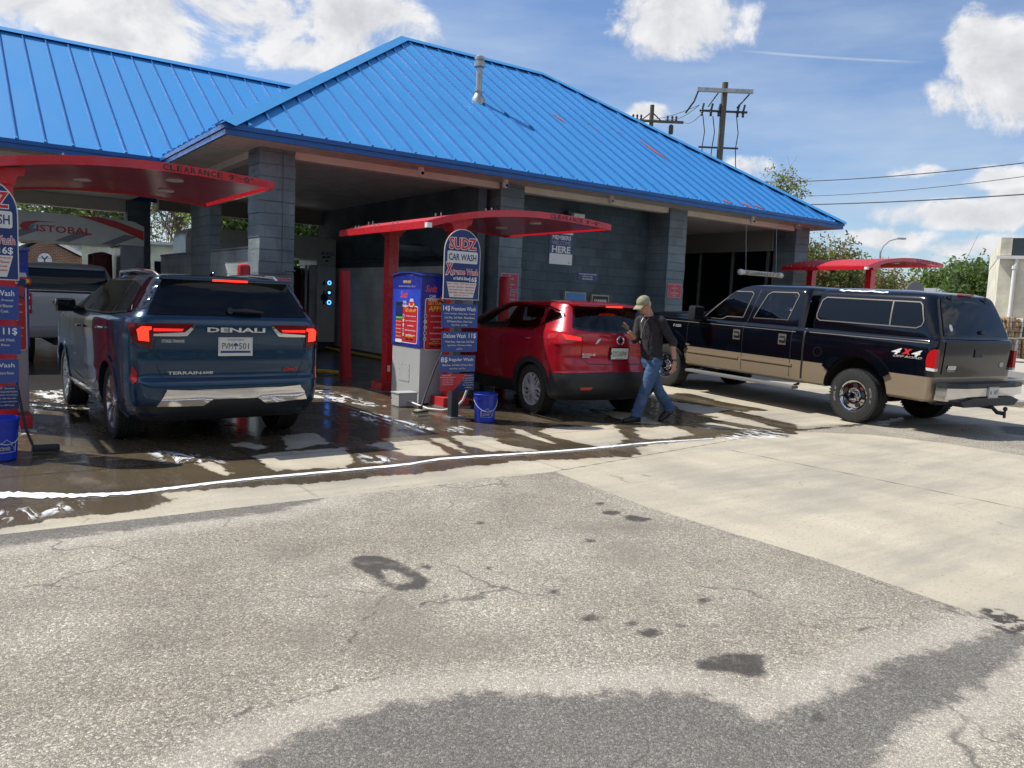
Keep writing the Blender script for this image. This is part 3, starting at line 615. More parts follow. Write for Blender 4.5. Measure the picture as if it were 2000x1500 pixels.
# ================================================================== PAY KIOSKS
def kiosk(label, x, y):
    t = thing('pay_kiosk', label, 'kiosk', (x, y, 0), group='pay kiosks with blue wraps'); Wd, Dp = .44, .86
    b = MB(); b.box(0, Wd, 0, Dp, .02, .82, c=.008); cab = b.build('cabinet', M_kgrey, t)
    b = MB(); b.box(.3 * 0 - .004, -.0005, .3, .62, .3, .56); o = b.build('access_panel', M_kgrey, cab)
    b = MB()
    for q in range(4):
        for z_ in (.31, .55): b.lathe([(.006, -.003), (.006, 0)], (-.004, .315 + q * .097, z_), 'x', 8)
    for z_ in (.39, .47):
        for y_ in (.315, .605): b.lathe([(.006, -.003), (.006, 0)], (-.004, y_, z_), 'x', 8)
    b.build('screws', M_dkgrey, o)
    b = MB(); top = [(-.012, .822), (Dp + .012, .822)]; n = 10
    for i in range(n + 1): s = i / n; top.append((Dp + .012 - s * (Dp + .024), 1.835 + .045 * math.sin(PI * s)))
    b.prism(top, -.012, Wd + .012, 'x'); b.build('wrap_housing', M_kblue, t)
    b = MB(); tp = [(Dp + .03 - s / 10 * (Dp + .06), 1.84 + .045 * math.sin(PI * s / 10)) for s in range(11)]
    b.prism(tp + [(a, z_ + .018) for a, z_ in tp[::-1]], -.03, Wd + .03, 'x'); b.build('lid', mat('kiosk_lid_blue', (.02, .05, .3), .3), t)
    # graphics: left (-x) face and front (-y) face
    M_kbright = mat('bright_blue_print', (.03, .08, .62), .3, 0, .2, 3, .35) if 'bright_blue_print' not in MATS else MATS['bright_blue_print']
    M_lav = mat('lavender_lettering', (.45, .42, .75), .4) if 'lavender_lettering' not in MATS else MATS['lavender_lettering']
    M_yel = mat('yellow_lettering', (.8, .62, .05), .4) if 'yellow_lettering' not in MATS else MATS['yellow_lettering']
    M_pinkl = mat('script_pink_red', (.75, .08, .12), .4) if 'script_pink_red' not in MATS else MATS['script_pink_red']
    def face(o, ex, w, k):
        l = LT(); o = Vector(o)
        def P(a, z_, d=0): return o + Vector(ex) * a + Vector((0, 0, z_)) + Vector(ex).cross(Vector((0, 0, 1))) * d
        c = w / 2
        if k:
            l.put('OPEN 24/7', M_yel, P(c, 1.755, .001), ex, EZ, w=.24, h=.04, bold=.02)
            l.put('SELF SERVE BAYS AND FULL TOUCH', M_lav, P(c, 1.69, .001), ex, EZ, w=.5, h=.022)
            l.shape([(.02, .86), (w - .02, .86), (w - .02, 1.645), (.02, 1.645)], M_kbright, P(0, 0, .0006), ex, EZ, .001)
        zb = 1.56 if k else 1.66
        l.put('Sudz', M_pinkl, P(c - .07, zb + .01, .003), ex, EZ, w=.24 if k else .2, h=.1, bold=.02, shear=.35)
        l.put('CAR', M_white, P(c - .05, zb - .1, .003), ex, EZ, w=.11, h=.04, bold=.02); l.put('WASH', M_white, P(c - .05, zb - .155, .003), ex, EZ, w=.15, h=.04, bold=.02)
        # little red car drawing
        q = P(c + .16, zb - .12, .003)
        l.shape([(-.09, -.05), (.09, -.05), (.1, 0), (.08, .03), (-.08, .03), (-.1, 0)], M_signred, q, ex, EZ); l.shape([(-.06, .03), (.06, .03), (.045, .075), (-.045, .075)], M_clearw, q, ex, EZ)
        for s_ in (-.06, .06): l.shape([(s_ + .022 * math.cos(a), -.01 + .022 * math.sin(a)) for a in [i * PI / 5 for i in range(10)]], M_yel, q + Vector(ex).cross(Vector(EZ)) * .001, ex, EZ); l.shape(rrect(.035, .04, .008, s_, -.065), M_black, q, ex, EZ)
        l.shape(rrect(.1, .015, .004, 0, -.035), M_white, q + Vector(ex).cross(Vector(EZ)) * .001, ex, EZ)
        # red app panel with white outline
        pw, ph = (.44, .52) if k else (.36, .72); pc = c + (.12 if k else .02); pz = 1.14 if k else 1.16
        l.shape(rrect(pw + .024, ph + .024, .04), M_white, P(pc, pz, .001), ex, EZ, .001); l.shape(rrect(pw, ph, .03), M_signred, P(pc, pz, .0025), ex, EZ, .001)
        if k:
            l.put('GET OUR APP!', M_yel, P(pc + .02, pz + .205, .004), ex, EZ, w=.32, h=.045, bold=.005)
            px = pc - .33; l.shape(rrect(.23, .62, .02), M_black, P(px, pz + .01, .002), ex, EZ, .001); l.shape(rrect(.205, .15, .01), M_navy, P(px, pz + .2, .0035), ex, EZ, .001)
            l.shape(rrect(.205, .03, .004), mat('green_print', (.1, .5, .12), .4), P(px, pz + .09, .0035), ex, EZ, .001); l.shape(rrect(.205, .28, .008), M_signred, P(px, pz - .075, .0035), ex, EZ, .001); l.shape(rrect(.205, .05, .004), M_white, P(px, pz - .25, .0035), ex, EZ, .001)
            for i in range(5): l.shape([(-.075 + .012 * math.cos(a * PI / 5), .012 * math.sin(a * PI / 5)) for a in range(10)], M_yel, P(px, pz + .035 - i * .055, .005), ex, EZ); l.put('Rewards', M_white, P(px + .01, pz + .035 - i * .055, .005), ex, EZ, w=.1, h=.014)
        else:
            l.put('GET OUR', M_yel, P(pc - .03, pz + .3, .004), ex, EZ, w=.22, h=.045, bold=.005); l.put('APP!', M_yel, P(pc - .03, pz + .225, .004), ex, EZ, w=.2, h=.075, bold=.01, shear=.15)
            l.shape([(.1, .2), (.17, .17), (.19, .38), (.12, .4)], M_navy, P(pc, pz, .005), ex, EZ, .001); l.shape([(.11, .22), (.165, .2), (.178, .3), (.122, .32)], M_signpink, P(pc, pz, .0065), ex, EZ, .001)
        for i, s_ in enumerate(('Buy Washes & Wash Bundles', 'Join our Monthly Wash Club', 'Earn FREE Washes', 'Refer Friends & Get Rewards', 'Great Deals & Promotions')):
            zz = pz + (.12 if k else .12) - i * (.068 if k else .082); cc = (M_white, M_yel, M_white, MATS['lavender_lettering'], M_yel)[i]
            l.shape([(.026 * math.cos(a * PI / 8), .026 * math.sin(a * PI / 8)) for a in range(16)], M_white, P(pc - pw / 2 + (.03 if k else .0), zz, .0045), ex, EZ, .001)
            l.shape([(.018 * math.cos(a * PI / 8), .018 * math.sin(a * PI / 8)) for a in range(16)], (M_kbright, M_yel, M_lav, M_kblue, MATS['green_print'] if 'green_print' in MATS else M_yel)[i], P(pc - pw / 2 + (.03 if k else .0), zz, .006), ex, EZ, .001)
            l.put(s_, M_white, P(pc + .03, zz, .0045), ex, EZ, w=pw * .72 * len(s_) / 27, h=.02, bold=.01)
        l.put('Search For', M_white, P(pc, pz - ph / 2 + .12, .0045), ex, EZ, w=.1, h=.014); l.put('SUDZ CAR WASH', M_yel, P(pc, pz - ph / 2 + .09, .0045), ex, EZ, w=.22, h=.022, bold=.02)
        for s_ in (-.06, .06): l.shape(rrect(.09, .025, .006), M_black, P(pc + s_, pz - ph / 2 + .045, .0045), ex, EZ)
        l.build(t, 'graphics')
    face((-.012, Dp, 0), EL, Dp, True); face((0, -.012, 0), EX, Wd, False)
    return t
M_clearw = mat('pale_blue_print', (.55, .65, .75), .4)
kiosk('blue wrapped pay kiosk with red app panels under the middle canopy', 1.88, -2.98)
kiosk('blue wrapped pay kiosk beside the left price sign, half hidden at the left edge', 1.88 - 5.22, -3.0)

# ------------------------------------------------------------------ price signs
def menu(label, x, y):
    t = thing('price_sign', label, 'price sign', (x, y, 0), group='navy wash price signs'); l = LT(); Y = -.012
    b = MB(); b.box(-.055, .055, .0, .1, .02, 1.6, c=.008); po = b.build('post', M_dkgrey, t); b = MB(); b.box(-.1, .14, -.05, .15, 0, .0199); b.build('foot_plate', M_steel, po)
    arch = [(-.235, 1.54), (.285, 1.54)]
    for i in range(15): a = PI * i / 14; arch.append((.025 + .26 * math.cos(a), 2.13 + .28 * math.sin(a)))
    b = MB(); b.prism([(.025 + (p[0] - .025) * 1.035, 1.97 + (p[1] - 1.97) * 1.02) for p in arch], -.009, .0, 'y'); bd = b.build('arched_board', M_offwhite, t)
    b = MB(); b.prism(arch, -.0115, -.0095, 'y'); b.build('board_face', M_navy, bd)
    c = .025; oy = -.012
    l.outlined('SUDZ', M_white, M_signred, (c, oy, 2.235), EX, EZ, .40, .145, .03, .065)
    l.shape(rrect(.45, .15, .02), M_offwhite, (c, oy, 2.065), EX, EZ); l.put('CAR WASH', M_navy, (c, oy - .0015, 2.065), EX, EZ, w=.41, h=.085, bold=.02)
    l.outlined('treme Wash', M_white, M_signred, (c + .05, oy, 1.885), EX, EZ, .38, .075, .005, .045)
    l.outlined('X', M_white, M_signred, (c - .19, oy - .0018, 1.915), EX, EZ, .1, .15, .03, .075)
    l.put('w/ Buff & Shine', M_white, (c - .01, oy, 1.8), EX, EZ, w=.24, h=.04, bold=.02); l.put('16$', M_white, (c + .17, oy, 1.79), EX, EZ, w=.11, h=.07, bold=.02)
    l.shape([(-.2, 1.75), (.25, 1.75), (.2, 1.56), (-.15, 1.56)], M_offwhite, (0, oy, 0), EX, EZ)
    for i, (s_, w_) in enumerate((('Under Carriage . White Foam . Presoak', .42), ('Lava Wax . Soft Wash . Wheel Blaster', .4), ('Hi Pressure Rinse . Clear Coat', .36), ('Buff & Shine . Weather Protection', .36), ('Spot Free . Jet Dry', .22))):
        l.put(s_, M_signred, (c, oy - .0015, 1.728 - i * .036), EX, EZ, w=w_, h=.02, bold=.015)
    def board(z0, z1, head, lines, m, cost_left=True, dx=0):
        b = MB(); b.box(-.25 + dx, .285 + dx, -.009, 0, z0, z1); o = b.build('price_board', m, t)
        h = z1 - z0; s1, s2 = head; cx = .0175 + dx
        if s1[0].isdigit(): l.put(s1, M_white, (-.185 + dx, oy, z1 - .06), EX, EZ, w=.1, h=.075, bold=.015); l.put(s2, M_white, (.07 + dx, oy, z1 - .06), EX, EZ, w=.365, h=.052, bold=.008)
        else: l.put(s1, M_white, (-.06 + dx, oy, z1 - .05), EX, EZ, w=.33, h=.055, bold=.008); l.put(s2, M_white, (.205 + dx, oy, z1 - .05), EX, EZ, w=.11, h=.07, bold=.015)
        for i, s_ in enumerate(lines): l.put(s_, M_offwhite, (cx, oy, z1 - .125 - i * .048), EX, EZ, w=min(.46, .0125 * len(s_)), h=.026, bold=.015)
    board(1.175, 1.475, ('14$', 'Premium Wash'), ['Under Carriage . White Foam . Presoak', 'Lava Wax . Soft Wash . Wheel Blaster', 'Hi Pressure Rinse . Clear Coat', 'Spot Free . Jet Dry'], M_royal)
    board(.865, 1.12, ('Deluxe Wash', '11$'), ['White Foam . Clear Coat . Soft Wash', 'Spot Free . Hi Pressure Rinse', 'Jet Dry'], M_royal, dx=.01)
    board(.605, .82, ('8$', 'Regular Wash'), ['White Foam . Soft Wash . Hi Pressure Rinse', 'Spot Free . Jet Dry'], M_royal, dx=-.01)
    b = MB(); b.box(-.24, .27, -.009, 0, .365, .58); b.build('instruction_board', M_navy, t)
    l.shape([(-.24, .366), (-.03, .366), (.16, .579), (-.24, .579)], M_signred, (0, -.0092, 0), EX, EZ)
    l.put('INSTRUCTIONS', M_white, (-.15, -.0105, .562), EX, EZ, w=.12, h=.012)
    for i, s_ in enumerate(('Have Mirrors Retract at Cash Entrance', 'Insert Coins or Card', 'Follow Messages On Board', 'Place Vehicle in Park', 'No Stopping Beyond Posts')): l.put(s_, M_white, (-.13, -.0105, .54 - i * .024), EX, EZ, w=min(.22, .0072 * len(s_)), h=.011)
    for i, s_ in enumerate(('7\'2" Clearance', 'No extended hitches', 'No dually wheel pickups', 'No high top vans', 'Not responsible for', 'non OEM items')): l.put(s_, M_white, (.18 + i * .0, -.0105, .556 - i * .031), EX, EZ, w=min(.16, .0085 * len(s_)), h=.014)
    l.build(t); return t
menu('tall navy SUDZ CAR WASH price sign with arched top beside the blue bucket and kiosk', 1.72, -4.24)
menu('navy and red price sign cut off by the left edge of the photo', 1.72 - 5.08, -4.44)
t = thing('price_sign', 'small arched price sign far behind, seen above the black pickup roof', 'price sign', (20.5, -.2, 0), -.5); b = MB(); b.box(-.05, .05, 0, .08, 0, 1.7); b.build('post', M_dkgrey, t)
arch = [(-.3, 1.5), (.3, 1.5)] + [(.3 * math.cos(PI * i / 12), 2.35 + .32 * math.sin(PI * i / 12)) for i in range(13)]
b = MB(); b.prism(arch, -.02, 0, 'y', 0); b.build('arched_board', mat('faded_sign_back', (.2, .2, .22), .5), t); l = LT(); l.put('SUDZ', M_signpink, (0, -.022, 2.25), EX, EZ, w=.45, h=.3, bold=.06); l.put('WASH', M_signpink, (0, -.022, 1.9), EX, EZ, w=.5, h=.2, bold=.05); l.build(t)

# ------------------------------------------------------------------ buckets
def bucket(label, x, y, rz):
    t = thing('bucket', label, 'bucket', (x, y, 0), rz, 'blue five gallon buckets')
    b = MB(); b.lathe([(.118, 0), (.128, .012), (.142, .29), (.150, .292), (.152, .312), (.146, .314), (.148, .34), (.154, .342), (.157, .36), (.152, .368), (.144, .366), (.14, .33), (.12, .02), (.01, .018)], n=32, cap=False); b.build('pail', M_bucket, t, smooth=35)
    b = MB(); b.tube([(.152 * math.cos(a), .152 * math.sin(a) - .01 * 0, .3 - .17 * math.sin((a + PI) / 1) if False else .31 - .16 * math.sin(-a)) for a in [-PI * i / 16 for i in range(17)]], .004, 6); b.build('handle', M_offwhite, t, smooth=60)
    l = LT()
    def cyl(px, pz): r_ = .128 + (pz) * .055; a = -PI / 2 + px / .138; return (r_ * math.cos(a), r_ * math.sin(a), pz)
    b = MB(); ln = [(-.085, .08), (-.085, .155), (-.03, .165), (0, .19), (.03, .165), (.085, .155), (.085, .08), (-.085, .08)]
    pp = []
    for (a, b_), (c, d) in zip(ln, ln[1:]):
        for i in range(5): pp.append(Vector(cyl(a + (c - a) * i / 5, b_ + (d - b_) * i / 5)) * 1.0 + Vector((0, 0, 0)))
    b.tube([Vector((p.x * 1.012, p.y * 1.012, p.z)) for p in pp] + [Vector((pp[0].x * 1.012, pp[0].y * 1.012, pp[0].z))], .0022, 4)
    for i, ch in enumerate("Lowe's"):
        me = text_mesh(ch, .062, bold=.03, depth=.0005); w0 = -.066 + i * .027
        b.add([(lambda q: (q[0] * 1.014, q[1] * 1.014, q[2]))(cyl(w0 + v.co.x, .118 + v.co.y)) for v in me.vertices], [tuple(p.vertices) for p in me.polygons]); bpy.data.meshes.remove(me)
    b.build('lettering', M_offwhite, t, fix=False); return t
bucket('blue bucket with white house logo on wet ground beside the red car', 1.93, -4.62, -.35)
bucket('blue bucket with white logo at the left edge, under the left price sign', -3.27, -4.95, .35)

# ------------------------------------------------------------------ junction box with conduit, long handled brush, hose
t = thing('junction_box', 'grey junction box with white conduit on the ground at the foot of the kiosk', 'junction box', (1.62, -3.0, 0))
b = MB(); b.box(-.13, .16, -.12, .1, .01, .2, c=.01); b.box(-.14, .17, -.13, .11, .19, .205); b.build('box', MATS['kiosk_grey_powdercoat'], t)
b = MB(); b.tube([(.02, -.12, .09), (.06, -.25, .06), (.12, -.5, .025), (.22, -.7, .025), (.38, -.8, .06), (.46, -.86, .18), (.5, -.92, .38)], .016, 8); b.build('conduit', M_offwhite, t, smooth=60)
bp = gr(822, 812)
t = thing('wash_brush', 'long handled wash brush with yellowish head leaning on the price sign', 'brush', (bp.x, bp.y, 0))
b = MB(); b.T = Matrix.Rotation(.35, 4, 'Z'); b.box(-.1, .1, -.045, .045, .02, .085, 0, c=.018); b.build('brush_head', mat('cream_bristle_block', (.45, .43, .33), .7, 0, 0, 30, .4), t, smooth=40)
b = MB(); b.T = Matrix.Rotation(.35, 4, 'Z'); b.box(-.108, .108, -.05, .05, .05, .068, 0, c=.005); b.box(-.02, .02, -.01, .03, .08, .13); b.build('bumper', M_trim, t)
b = MB(); b.tube([(0, 0, .1), (.06, .05, .2), (.26, .12, .62), (.52, .13, 1.1)], [.017, .014, .012, .012], 8); b.build('handle', MATS['dark_grey_post_paint'], t, smooth=60)
t = thing('wash_brush', 'dark hose and brush lying on the wet ground beside the left bucket', 'brush', (-3.0, -4.75, 0)); b = MB(); b.box(-.02, .2, -.05, .05, .01, .07, c=.02); b.build('brush_head', M_trim, t); b = MB(); b.tube([(.0, 0, .04), (-.05, .2, .2), (-.1, .35, .6)], .012, 8); b.build('handle', M_trim, t)
for (px, py, s_) in ((723, 790, 1), (770, 782, .6), (752, 794, .5)):
    p = gr(px, py); q = MB(); q.box(-.06 * s_, .08 * s_, -.04 * s_, .04 * s_, .002, .02 * s_, c=.006); o = q.build('litter_scrap', M_offwhite); o.location = (p.x, p.y, 0); o.rotation_euler = (0, 0, s_ * 3); tag(o, ['white litter scrap on the wet lane left of the kiosk, the largest', 'mid sized white litter scrap nearest the junction box', 'smallest white litter scrap on the wet lane'][{1: 0, .6: 1, .5: 2}[s_]], 'litter')

# ================================================================== VEHICLES
# local axes of a vehicle: x right, y forward, origin on the ground under the rear axle
def loop(w, yr, yf, rr=(.22, .3), rf=(.35, .6), crown=.05, side=.0, k1=8, k2=8, k3=26):
    h = []
    xr, yrr = rr; xr = min(xr, w * .95)
    for i in range(k1 + 1): x = (w - xr) * i / k1; h.append((x, yr + crown * (x / w) ** 2))
    yc = h[-1][1]
    for i in range(1, k2 + 1): a = PI / 2 * i / k2; h.append((w - xr + xr * math.sin(a) ** .9, yc + yrr * (1 - math.cos(a))))
    y0 = h[-1][1]; y1 = yf - rf[1]
    for i in range(1, k3 + 1):
        s = i / k3; h.append((w + side * math.sin(PI * s), y0 + (y1 - y0) * s))
    xf = min(rf[0], w * .95)
    for i in range(1, k2 + 1): a = PI / 2 * i / k2; h.append((w - xf * (1 - math.cos(a)), y1 + rf[1] * math.sin(a)))
    for i in range(1, k1 + 1): h.append(((w - xf) * (1 - i / k1), yf))
    return h + [(-x, y) for x, y in h[-2:0:-1]]
def catmull(rows, sub=3):
    """interpolate level parameter rows (tuples with the same length) smoothly; a row may end with 'c' for a crease"""
    P = [tuple(r[:-1]) if r[-1] == 'c' else tuple(r) for r in rows]; cr = [r[-1] == 'c' for r in rows]; out = []
    for i in range(len(P) - 1):
        p1, p2 = np.array(P[i]), np.array(P[i + 1]); p0 = np.array(P[i - 1]) if i and not cr[i] else 2 * p1 - p2; p3 = np.array(P[i + 2]) if i + 2 < len(P) and not cr[i + 1] else 2 * p2 - p1
        for k in range(sub):
            t = k / sub; dz = (p2[0] - p1[0])
            t1 = (p2 - p0) * (dz / (p2[0] - p0[0] + 1e-9)); t2 = (p3 - p1) * (dz / (p3[0] - p1[0] + 1e-9))
            out.append(tuple((2 * t ** 3 - 3 * t ** 2 + 1) * p1 + (t ** 3 - 2 * t ** 2 + t) * t1 + (-2 * t ** 3 + 3 * t ** 2) * p2 + (t ** 3 - t ** 2) * t2))
    out.append(P[-1]); return out
class Shell:
    """body skin lofted through plan outlines at rising heights; rows are (z, half width, rear y, front y, corner x, corner y)"""
    def __init__(s, rows, sub=3, rf=(.4, .6), crown=.05, side=.02, roofcap=True):
        b = MB(); L_ = catmull(rows, sub); n = None
        for r in L_: lp = loop(r[1], r[2], r[3], (r[4], r[5]), rf if r[1] > .5 else (.2, .3), crown, side * (1 if r[1] > .8 else .5)); n = len(lp); b.v += [(x, y, r[0]) for x, y in lp]
        for i in range(len(L_) - 1):
            for k in range(n): b.f.append((i * n + k, i * n + (k + 1) % n, (i + 1) * n + (k + 1) % n, (i + 1) * n + k)); b.m.append(0)
        # caps
        z = L_[0][0]; b.f.append(tuple(range(n))[::-1]); b.m.append(1)
        o = (len(L_) - 1) * n; lp = b.v[o:]; cx = sum(p[0] for p in lp) / n; cy = sum(p[1] for p in lp) / n
        prev = o
        for q, (sc, dz) in enumerate(((.7, .012), (.35, .02))):
            st = len(b.v); b.v += [(cx + (p[0] - cx) * sc, cy + (p[1] - cy) * sc, p[2] + dz) for p in lp]
            for k in range(n): b.f.append((prev + k, prev + (k + 1) % n, st + (k + 1) % n, st + k)); b.m.append(0)
            prev = st
        b.f.append(tuple(prev + k for k in range(n))); b.m.append(0)
        s.mb = b; s.bvh = BVHTree.FromPolygons(b.v, b.f)
    def hit(s, a, z, ax):
        if ax == 'L': o, d = Vector((-3, a, z)), Vector((1, 0, 0))
        elif ax == 'R': o, d = Vector((3, a, z)), Vector((-1, 0, 0))
        elif ax == 'B': o, d = Vector((a, -4, z)), Vector((0, 1, 0))
        elif ax == 'F': o, d = Vector((a, 8, z)), Vector((0, -1, 0))
        else: o, d = Vector((a, z, 4)), Vector((0, 0, -1))
        loc, nrm, _, _ = s.bvh.ray_cast(o, d)
        if loc is None:
            loc, nrm, _, _ = s.bvh.find_nearest(o + d * 3 if ax != 'T' else o + d * 2.4)
        if nrm.dot(d) > 0: nrm = -nrm
        return loc, nrm
    def patch(s, poly, ax, off=.004, dep=.012, res=.07, mb=None, m=0):
        """a raised panel following the skin; poly in (y,z) for sides, (x,z) for rear, (x,y) for top"""
        mb = mb or MB(); P = []
        n = len(poly)
        for i in range(n):               # subdivide the border
            a, b_ = Vector(poly[i]), Vector(poly[(i + 1) % n]); k = max(1, int((b_ - a).length / res))
            P += [a + (b_ - a) * j / k for j in range(k)]
        xs = [p.x for p in P]; ys = [p.y for p in P]; pts = list(P); nb = len(P)
        gx = min(xs) + res / 2
        while gx < max(xs):
            gy = min(ys) + res / 2
            while gy < max(ys):
                q = Vector((gx, gy))
                ins = False; j = nb - 1
                for i in range(nb):
                    if (P[i].y > gy) != (P[j].y > gy) and gx < (P[j].x - P[i].x) * (gy - P[i].y) / (P[j].y - P[i].y) + P[i].x: ins = not ins
                    j = i
                if ins and min((q - p).length for p in P) > res * .45: pts.append(q)
                gy += res
            gx += res
        co_, _, fs, _, _, _ = delaunay_2d_cdt(pts, [(i, (i + 1) % nb) for i in range(nb)], [list(range(nb))], 1, 1e-5)
        top = []; bot = []
        for c in co_:
            l_, nn = s.hit(c.x, c.y, ax); top.append(l_ + nn * off); bot.append(l_ - nn * dep)
        N0 = len(top)
        flip = ax in ('L', 'F')
        F = [tuple(f) for f in fs]
        edge = {}
        for f in F:
            for i in range(len(f)): e = (f[i], f[(i + 1) % len(f)]); edge[e] = edge.get(e, 0) + 1
        sk = []
        for e in edge:
            if (e[1], e[0]) not in edge: sk.append((e[0], e[0] + N0, e[1] + N0, e[1]))
        mb.add(top + bot, F + sk, m); return mb
    def line(s, pts, ax, w=.006, off=.0012, res=.05, mb=None, m=0):
        """a thin strip on the skin along a polyline"""
        mb = mb or MB(); Q = []
        for a, b_ in zip(pts, pts[1:]):
            a, b_ = Vector(a), Vector(b_); k = max(1, int((b_ - a).length / res)); Q += [a + (b_ - a) * j / k for j in range(k)]
        Q.append(Vector(pts[-1])); vs = []
        for i, q in enumerate(Q):
            t = (Q[min(i + 1, len(Q) - 1)] - Q[max(i - 1, 0)]).normalized(); nn2 = Vector((-t.y, t.x)) * w / 2
            for sg in (-1, 1):
                l_, nn = s.hit(q.x + nn2.x * sg, q.y + nn2.y * sg, ax); vs.append(l_ + nn * off)
        mb.add(vs, [(2 * i, 2 * i + 1, 2 * i + 3, 2 * i + 2) for i in range(len(Q) - 1)], m); return mb
    def text(s, lt, txt, mt, c, ax, w, h, off=.006, **kw):
        l_, nn = s.hit(c[0], c[1], ax)
        ex = {'B': (1, 0, 0), 'L': (0, -1, 0), 'R': (0, 1, 0)}[ax]; ez = Vector((0, 0, 1)); ez = (ez - nn * ez.dot(nn)).normalized(); exv = ez.cross(nn).normalized()
        if exv.dot(Vector(ex)) < 0: exv = -exv
        lt.put(txt, mt, l_ + nn * off, exv, ez, w=w, h=h, **kw)
def bool_cut(obj, cutters, mats=()):
    """cut the body with closed meshes (MB, material) and bake the result"""
    tmp = []
    for mb, mt in cutters:
        c = mb.build('cut', mt); c.parent = obj.parent; tmp.append(c)
        md = obj.modifiers.new('b', 'BOOLEAN'); md.operation = 'DIFFERENCE'; md.solver = 'EXACT'; md.object = c; md.material_mode = 'TRANSFER'
    bpy.context.view_layer.update(); dg = bpy.context.evaluated_depsgraph_get(); dg.update()
    me = bpy.data.meshes.new_from_object(obj.evaluated_get(dg)); obj.modifiers.clear(); old = obj.data; obj.data = me; me.name = old.name; bpy.data.meshes.remove(old)
    for c in tmp: bpy.data.objects.remove(c)
    return obj
def shade(o, a=35):
    me = o.data; me.polygons.foreach_set('use_smooth', [True] * len(me.polygons)); me.set_sharp_from_angle(angle=R(a)); return o
def ringpoly(cy, cz, r0, r1, a0=-8, a1=188, n=26, sx=1):
    o = [(cy + r1 * sx * math.cos(R(a0 + (a1 - a0) * i / n)), cz + r1 * math.sin(R(a0 + (a1 - a0) * i / n))) for i in range(n + 1)]
    return o + [(cy + r0 * sx * math.cos(R(a1 - (a1 - a0) * i / n)), cz + r0 * math.sin(R(a1 - (a1 - a0) * i / n))) for i in range(n + 1)]
def mirror(poly): return [(-a, b) for a, b in poly][::-1]
def wheel(parent, x, y, rad, wid, rimr, style, m_rim, z=None, letters=None):
    """wheel group: tyre with rim as its child; x is the outer face, sign gives the side"""
    s = 1 if x > 0 else -1; z = rad if z is None else z; wc = abs(x) - wid / 2
    w = bpy.data.objects.new('wheel', None); COL.objects.link(w); w.parent = parent; w.location = (s * wc, y, z); w.rotation_euler = (0, 0, 0 if s > 0 else PI); w.empty_display_size = .1
    h = wid / 2; b = MB(); sh = rad - .012
    prof = [(rimr - .01, -h * .8), (rimr + .01, -h * .93), (rimr + (rad - rimr) * .5, -h), (sh - .012, -h * .93), (sh, -h * .84), (rad - .002, -h * .7)]
    for q in (-.42, -.14, .14, .42): prof += [(rad, h * (q - .11)), (rad, h * (q + .1)), (rad - .008, h * (q + .1) + .001), (rad - .008, h * (q + .18))]
    prof += [(rad - .002, h * .72), (sh, h * .84), (sh - .012, h * .93), (rimr + (rad - rimr) * .5, h), (rimr + .012, h * .95), (rimr - .004, h * .86), (rimr - .01, h * .8)]
    b.lathe(prof, (0, 0, 0), 'x', 56, cap=False)
    for k in range(56):                 # tread lugs on the shoulders
        a = 2 * PI * k / 56
        for sg in (-1, 1):
            p = Vector((sg * h * .8, math.cos(a) * (rad - .006), math.sin(a) * (rad - .006))); t = Vector((0, -math.sin(a), math.cos(a))); n_ = Vector((0, math.cos(a), math.sin(a))); b.obox(p, Vector((h * .13, 0, 0)) - n_ * .006 * sg * 0, t * .012, n_ * .008)
    ty = b.build('tyre', M_rubber, w, smooth=30)
    if letters:
        lb = MB()
        for st, sgn in ((R(200), 1), (R(25), 1)):
            for i, ch in enumerate(letters):
                me = text_mesh(ch, .042, bold=.0, depth=.0004); a = st - sgn * i * .082; rr = rimr + (rad - rimr) * .42; n_ = Vector((0, math.cos(a), math.sin(a))); t = Vector((0, math.sin(a), -math.cos(a)))
                lb.add([Vector((h + .002, 0, 0)) + n_ * (rr + v.co.y) + t * v.co.x for v in me.vertices], [tuple(p.vertices) for p in me.polygons]); bpy.data.meshes.remove(me)
        lb.build('lettering', M_offwhite, ty, fix=False)
    b = MB(); b.lathe([(rimr - .03, -h * .8), (rimr - .03, h * .3), (rimr * .2, h * .25)], (0, 0, 0), 'x', 36, 1, cap=False)
    b.lathe([(rimr - .03, h * .4), (rimr - .018, h * .82), (rimr + .008, h * .9), (rimr + .008, h * .84), (rimr - .006, h * .78)], (0, 0, 0), 'x', 48, 0, cap=False)
    def spoke(a, w0, w1, x0=.72, x1=.82, r0=.05, tw=0, m=0, r1=None):
        n_ = Vector((0, math.cos(a), math.sin(a))); t = Vector((0, -math.sin(a), math.cos(a))); r1 = r1 or rimr - .012; vs = []
        n2 = Vector((0, math.cos(a + tw), math.sin(a + tw))); t2 = Vector((0, -math.sin(a + tw), math.cos(a + tw)))
        for (rr, ww, xx, nn, tt) in ((r0, w0, x0, n_, t), ((r0 + r1) / 2, (w0 + w1) / 2, (x0 + x1) / 2 + .05, (n_ + n2).normalized(), (t + t2).normalized()), (r1, w1, x1, n2, t2)):
            for sg, dx in ((-1, 0), (1, 0), (1.25, -.3), (-1.25, -.3)): vs.append(nn * rr + tt * sg * ww + Vector((h * (xx + dx), 0, 0)))
        fs = [(0, 1, 2, 3), (8, 11, 10, 9)]
        for i in (0, 4): fs += [(i + j, i + (j + 1) % 4, i + 4 + (j + 1) % 4, i + 4 + j) for j in range(4)]
        b.add(vs, fs, m)
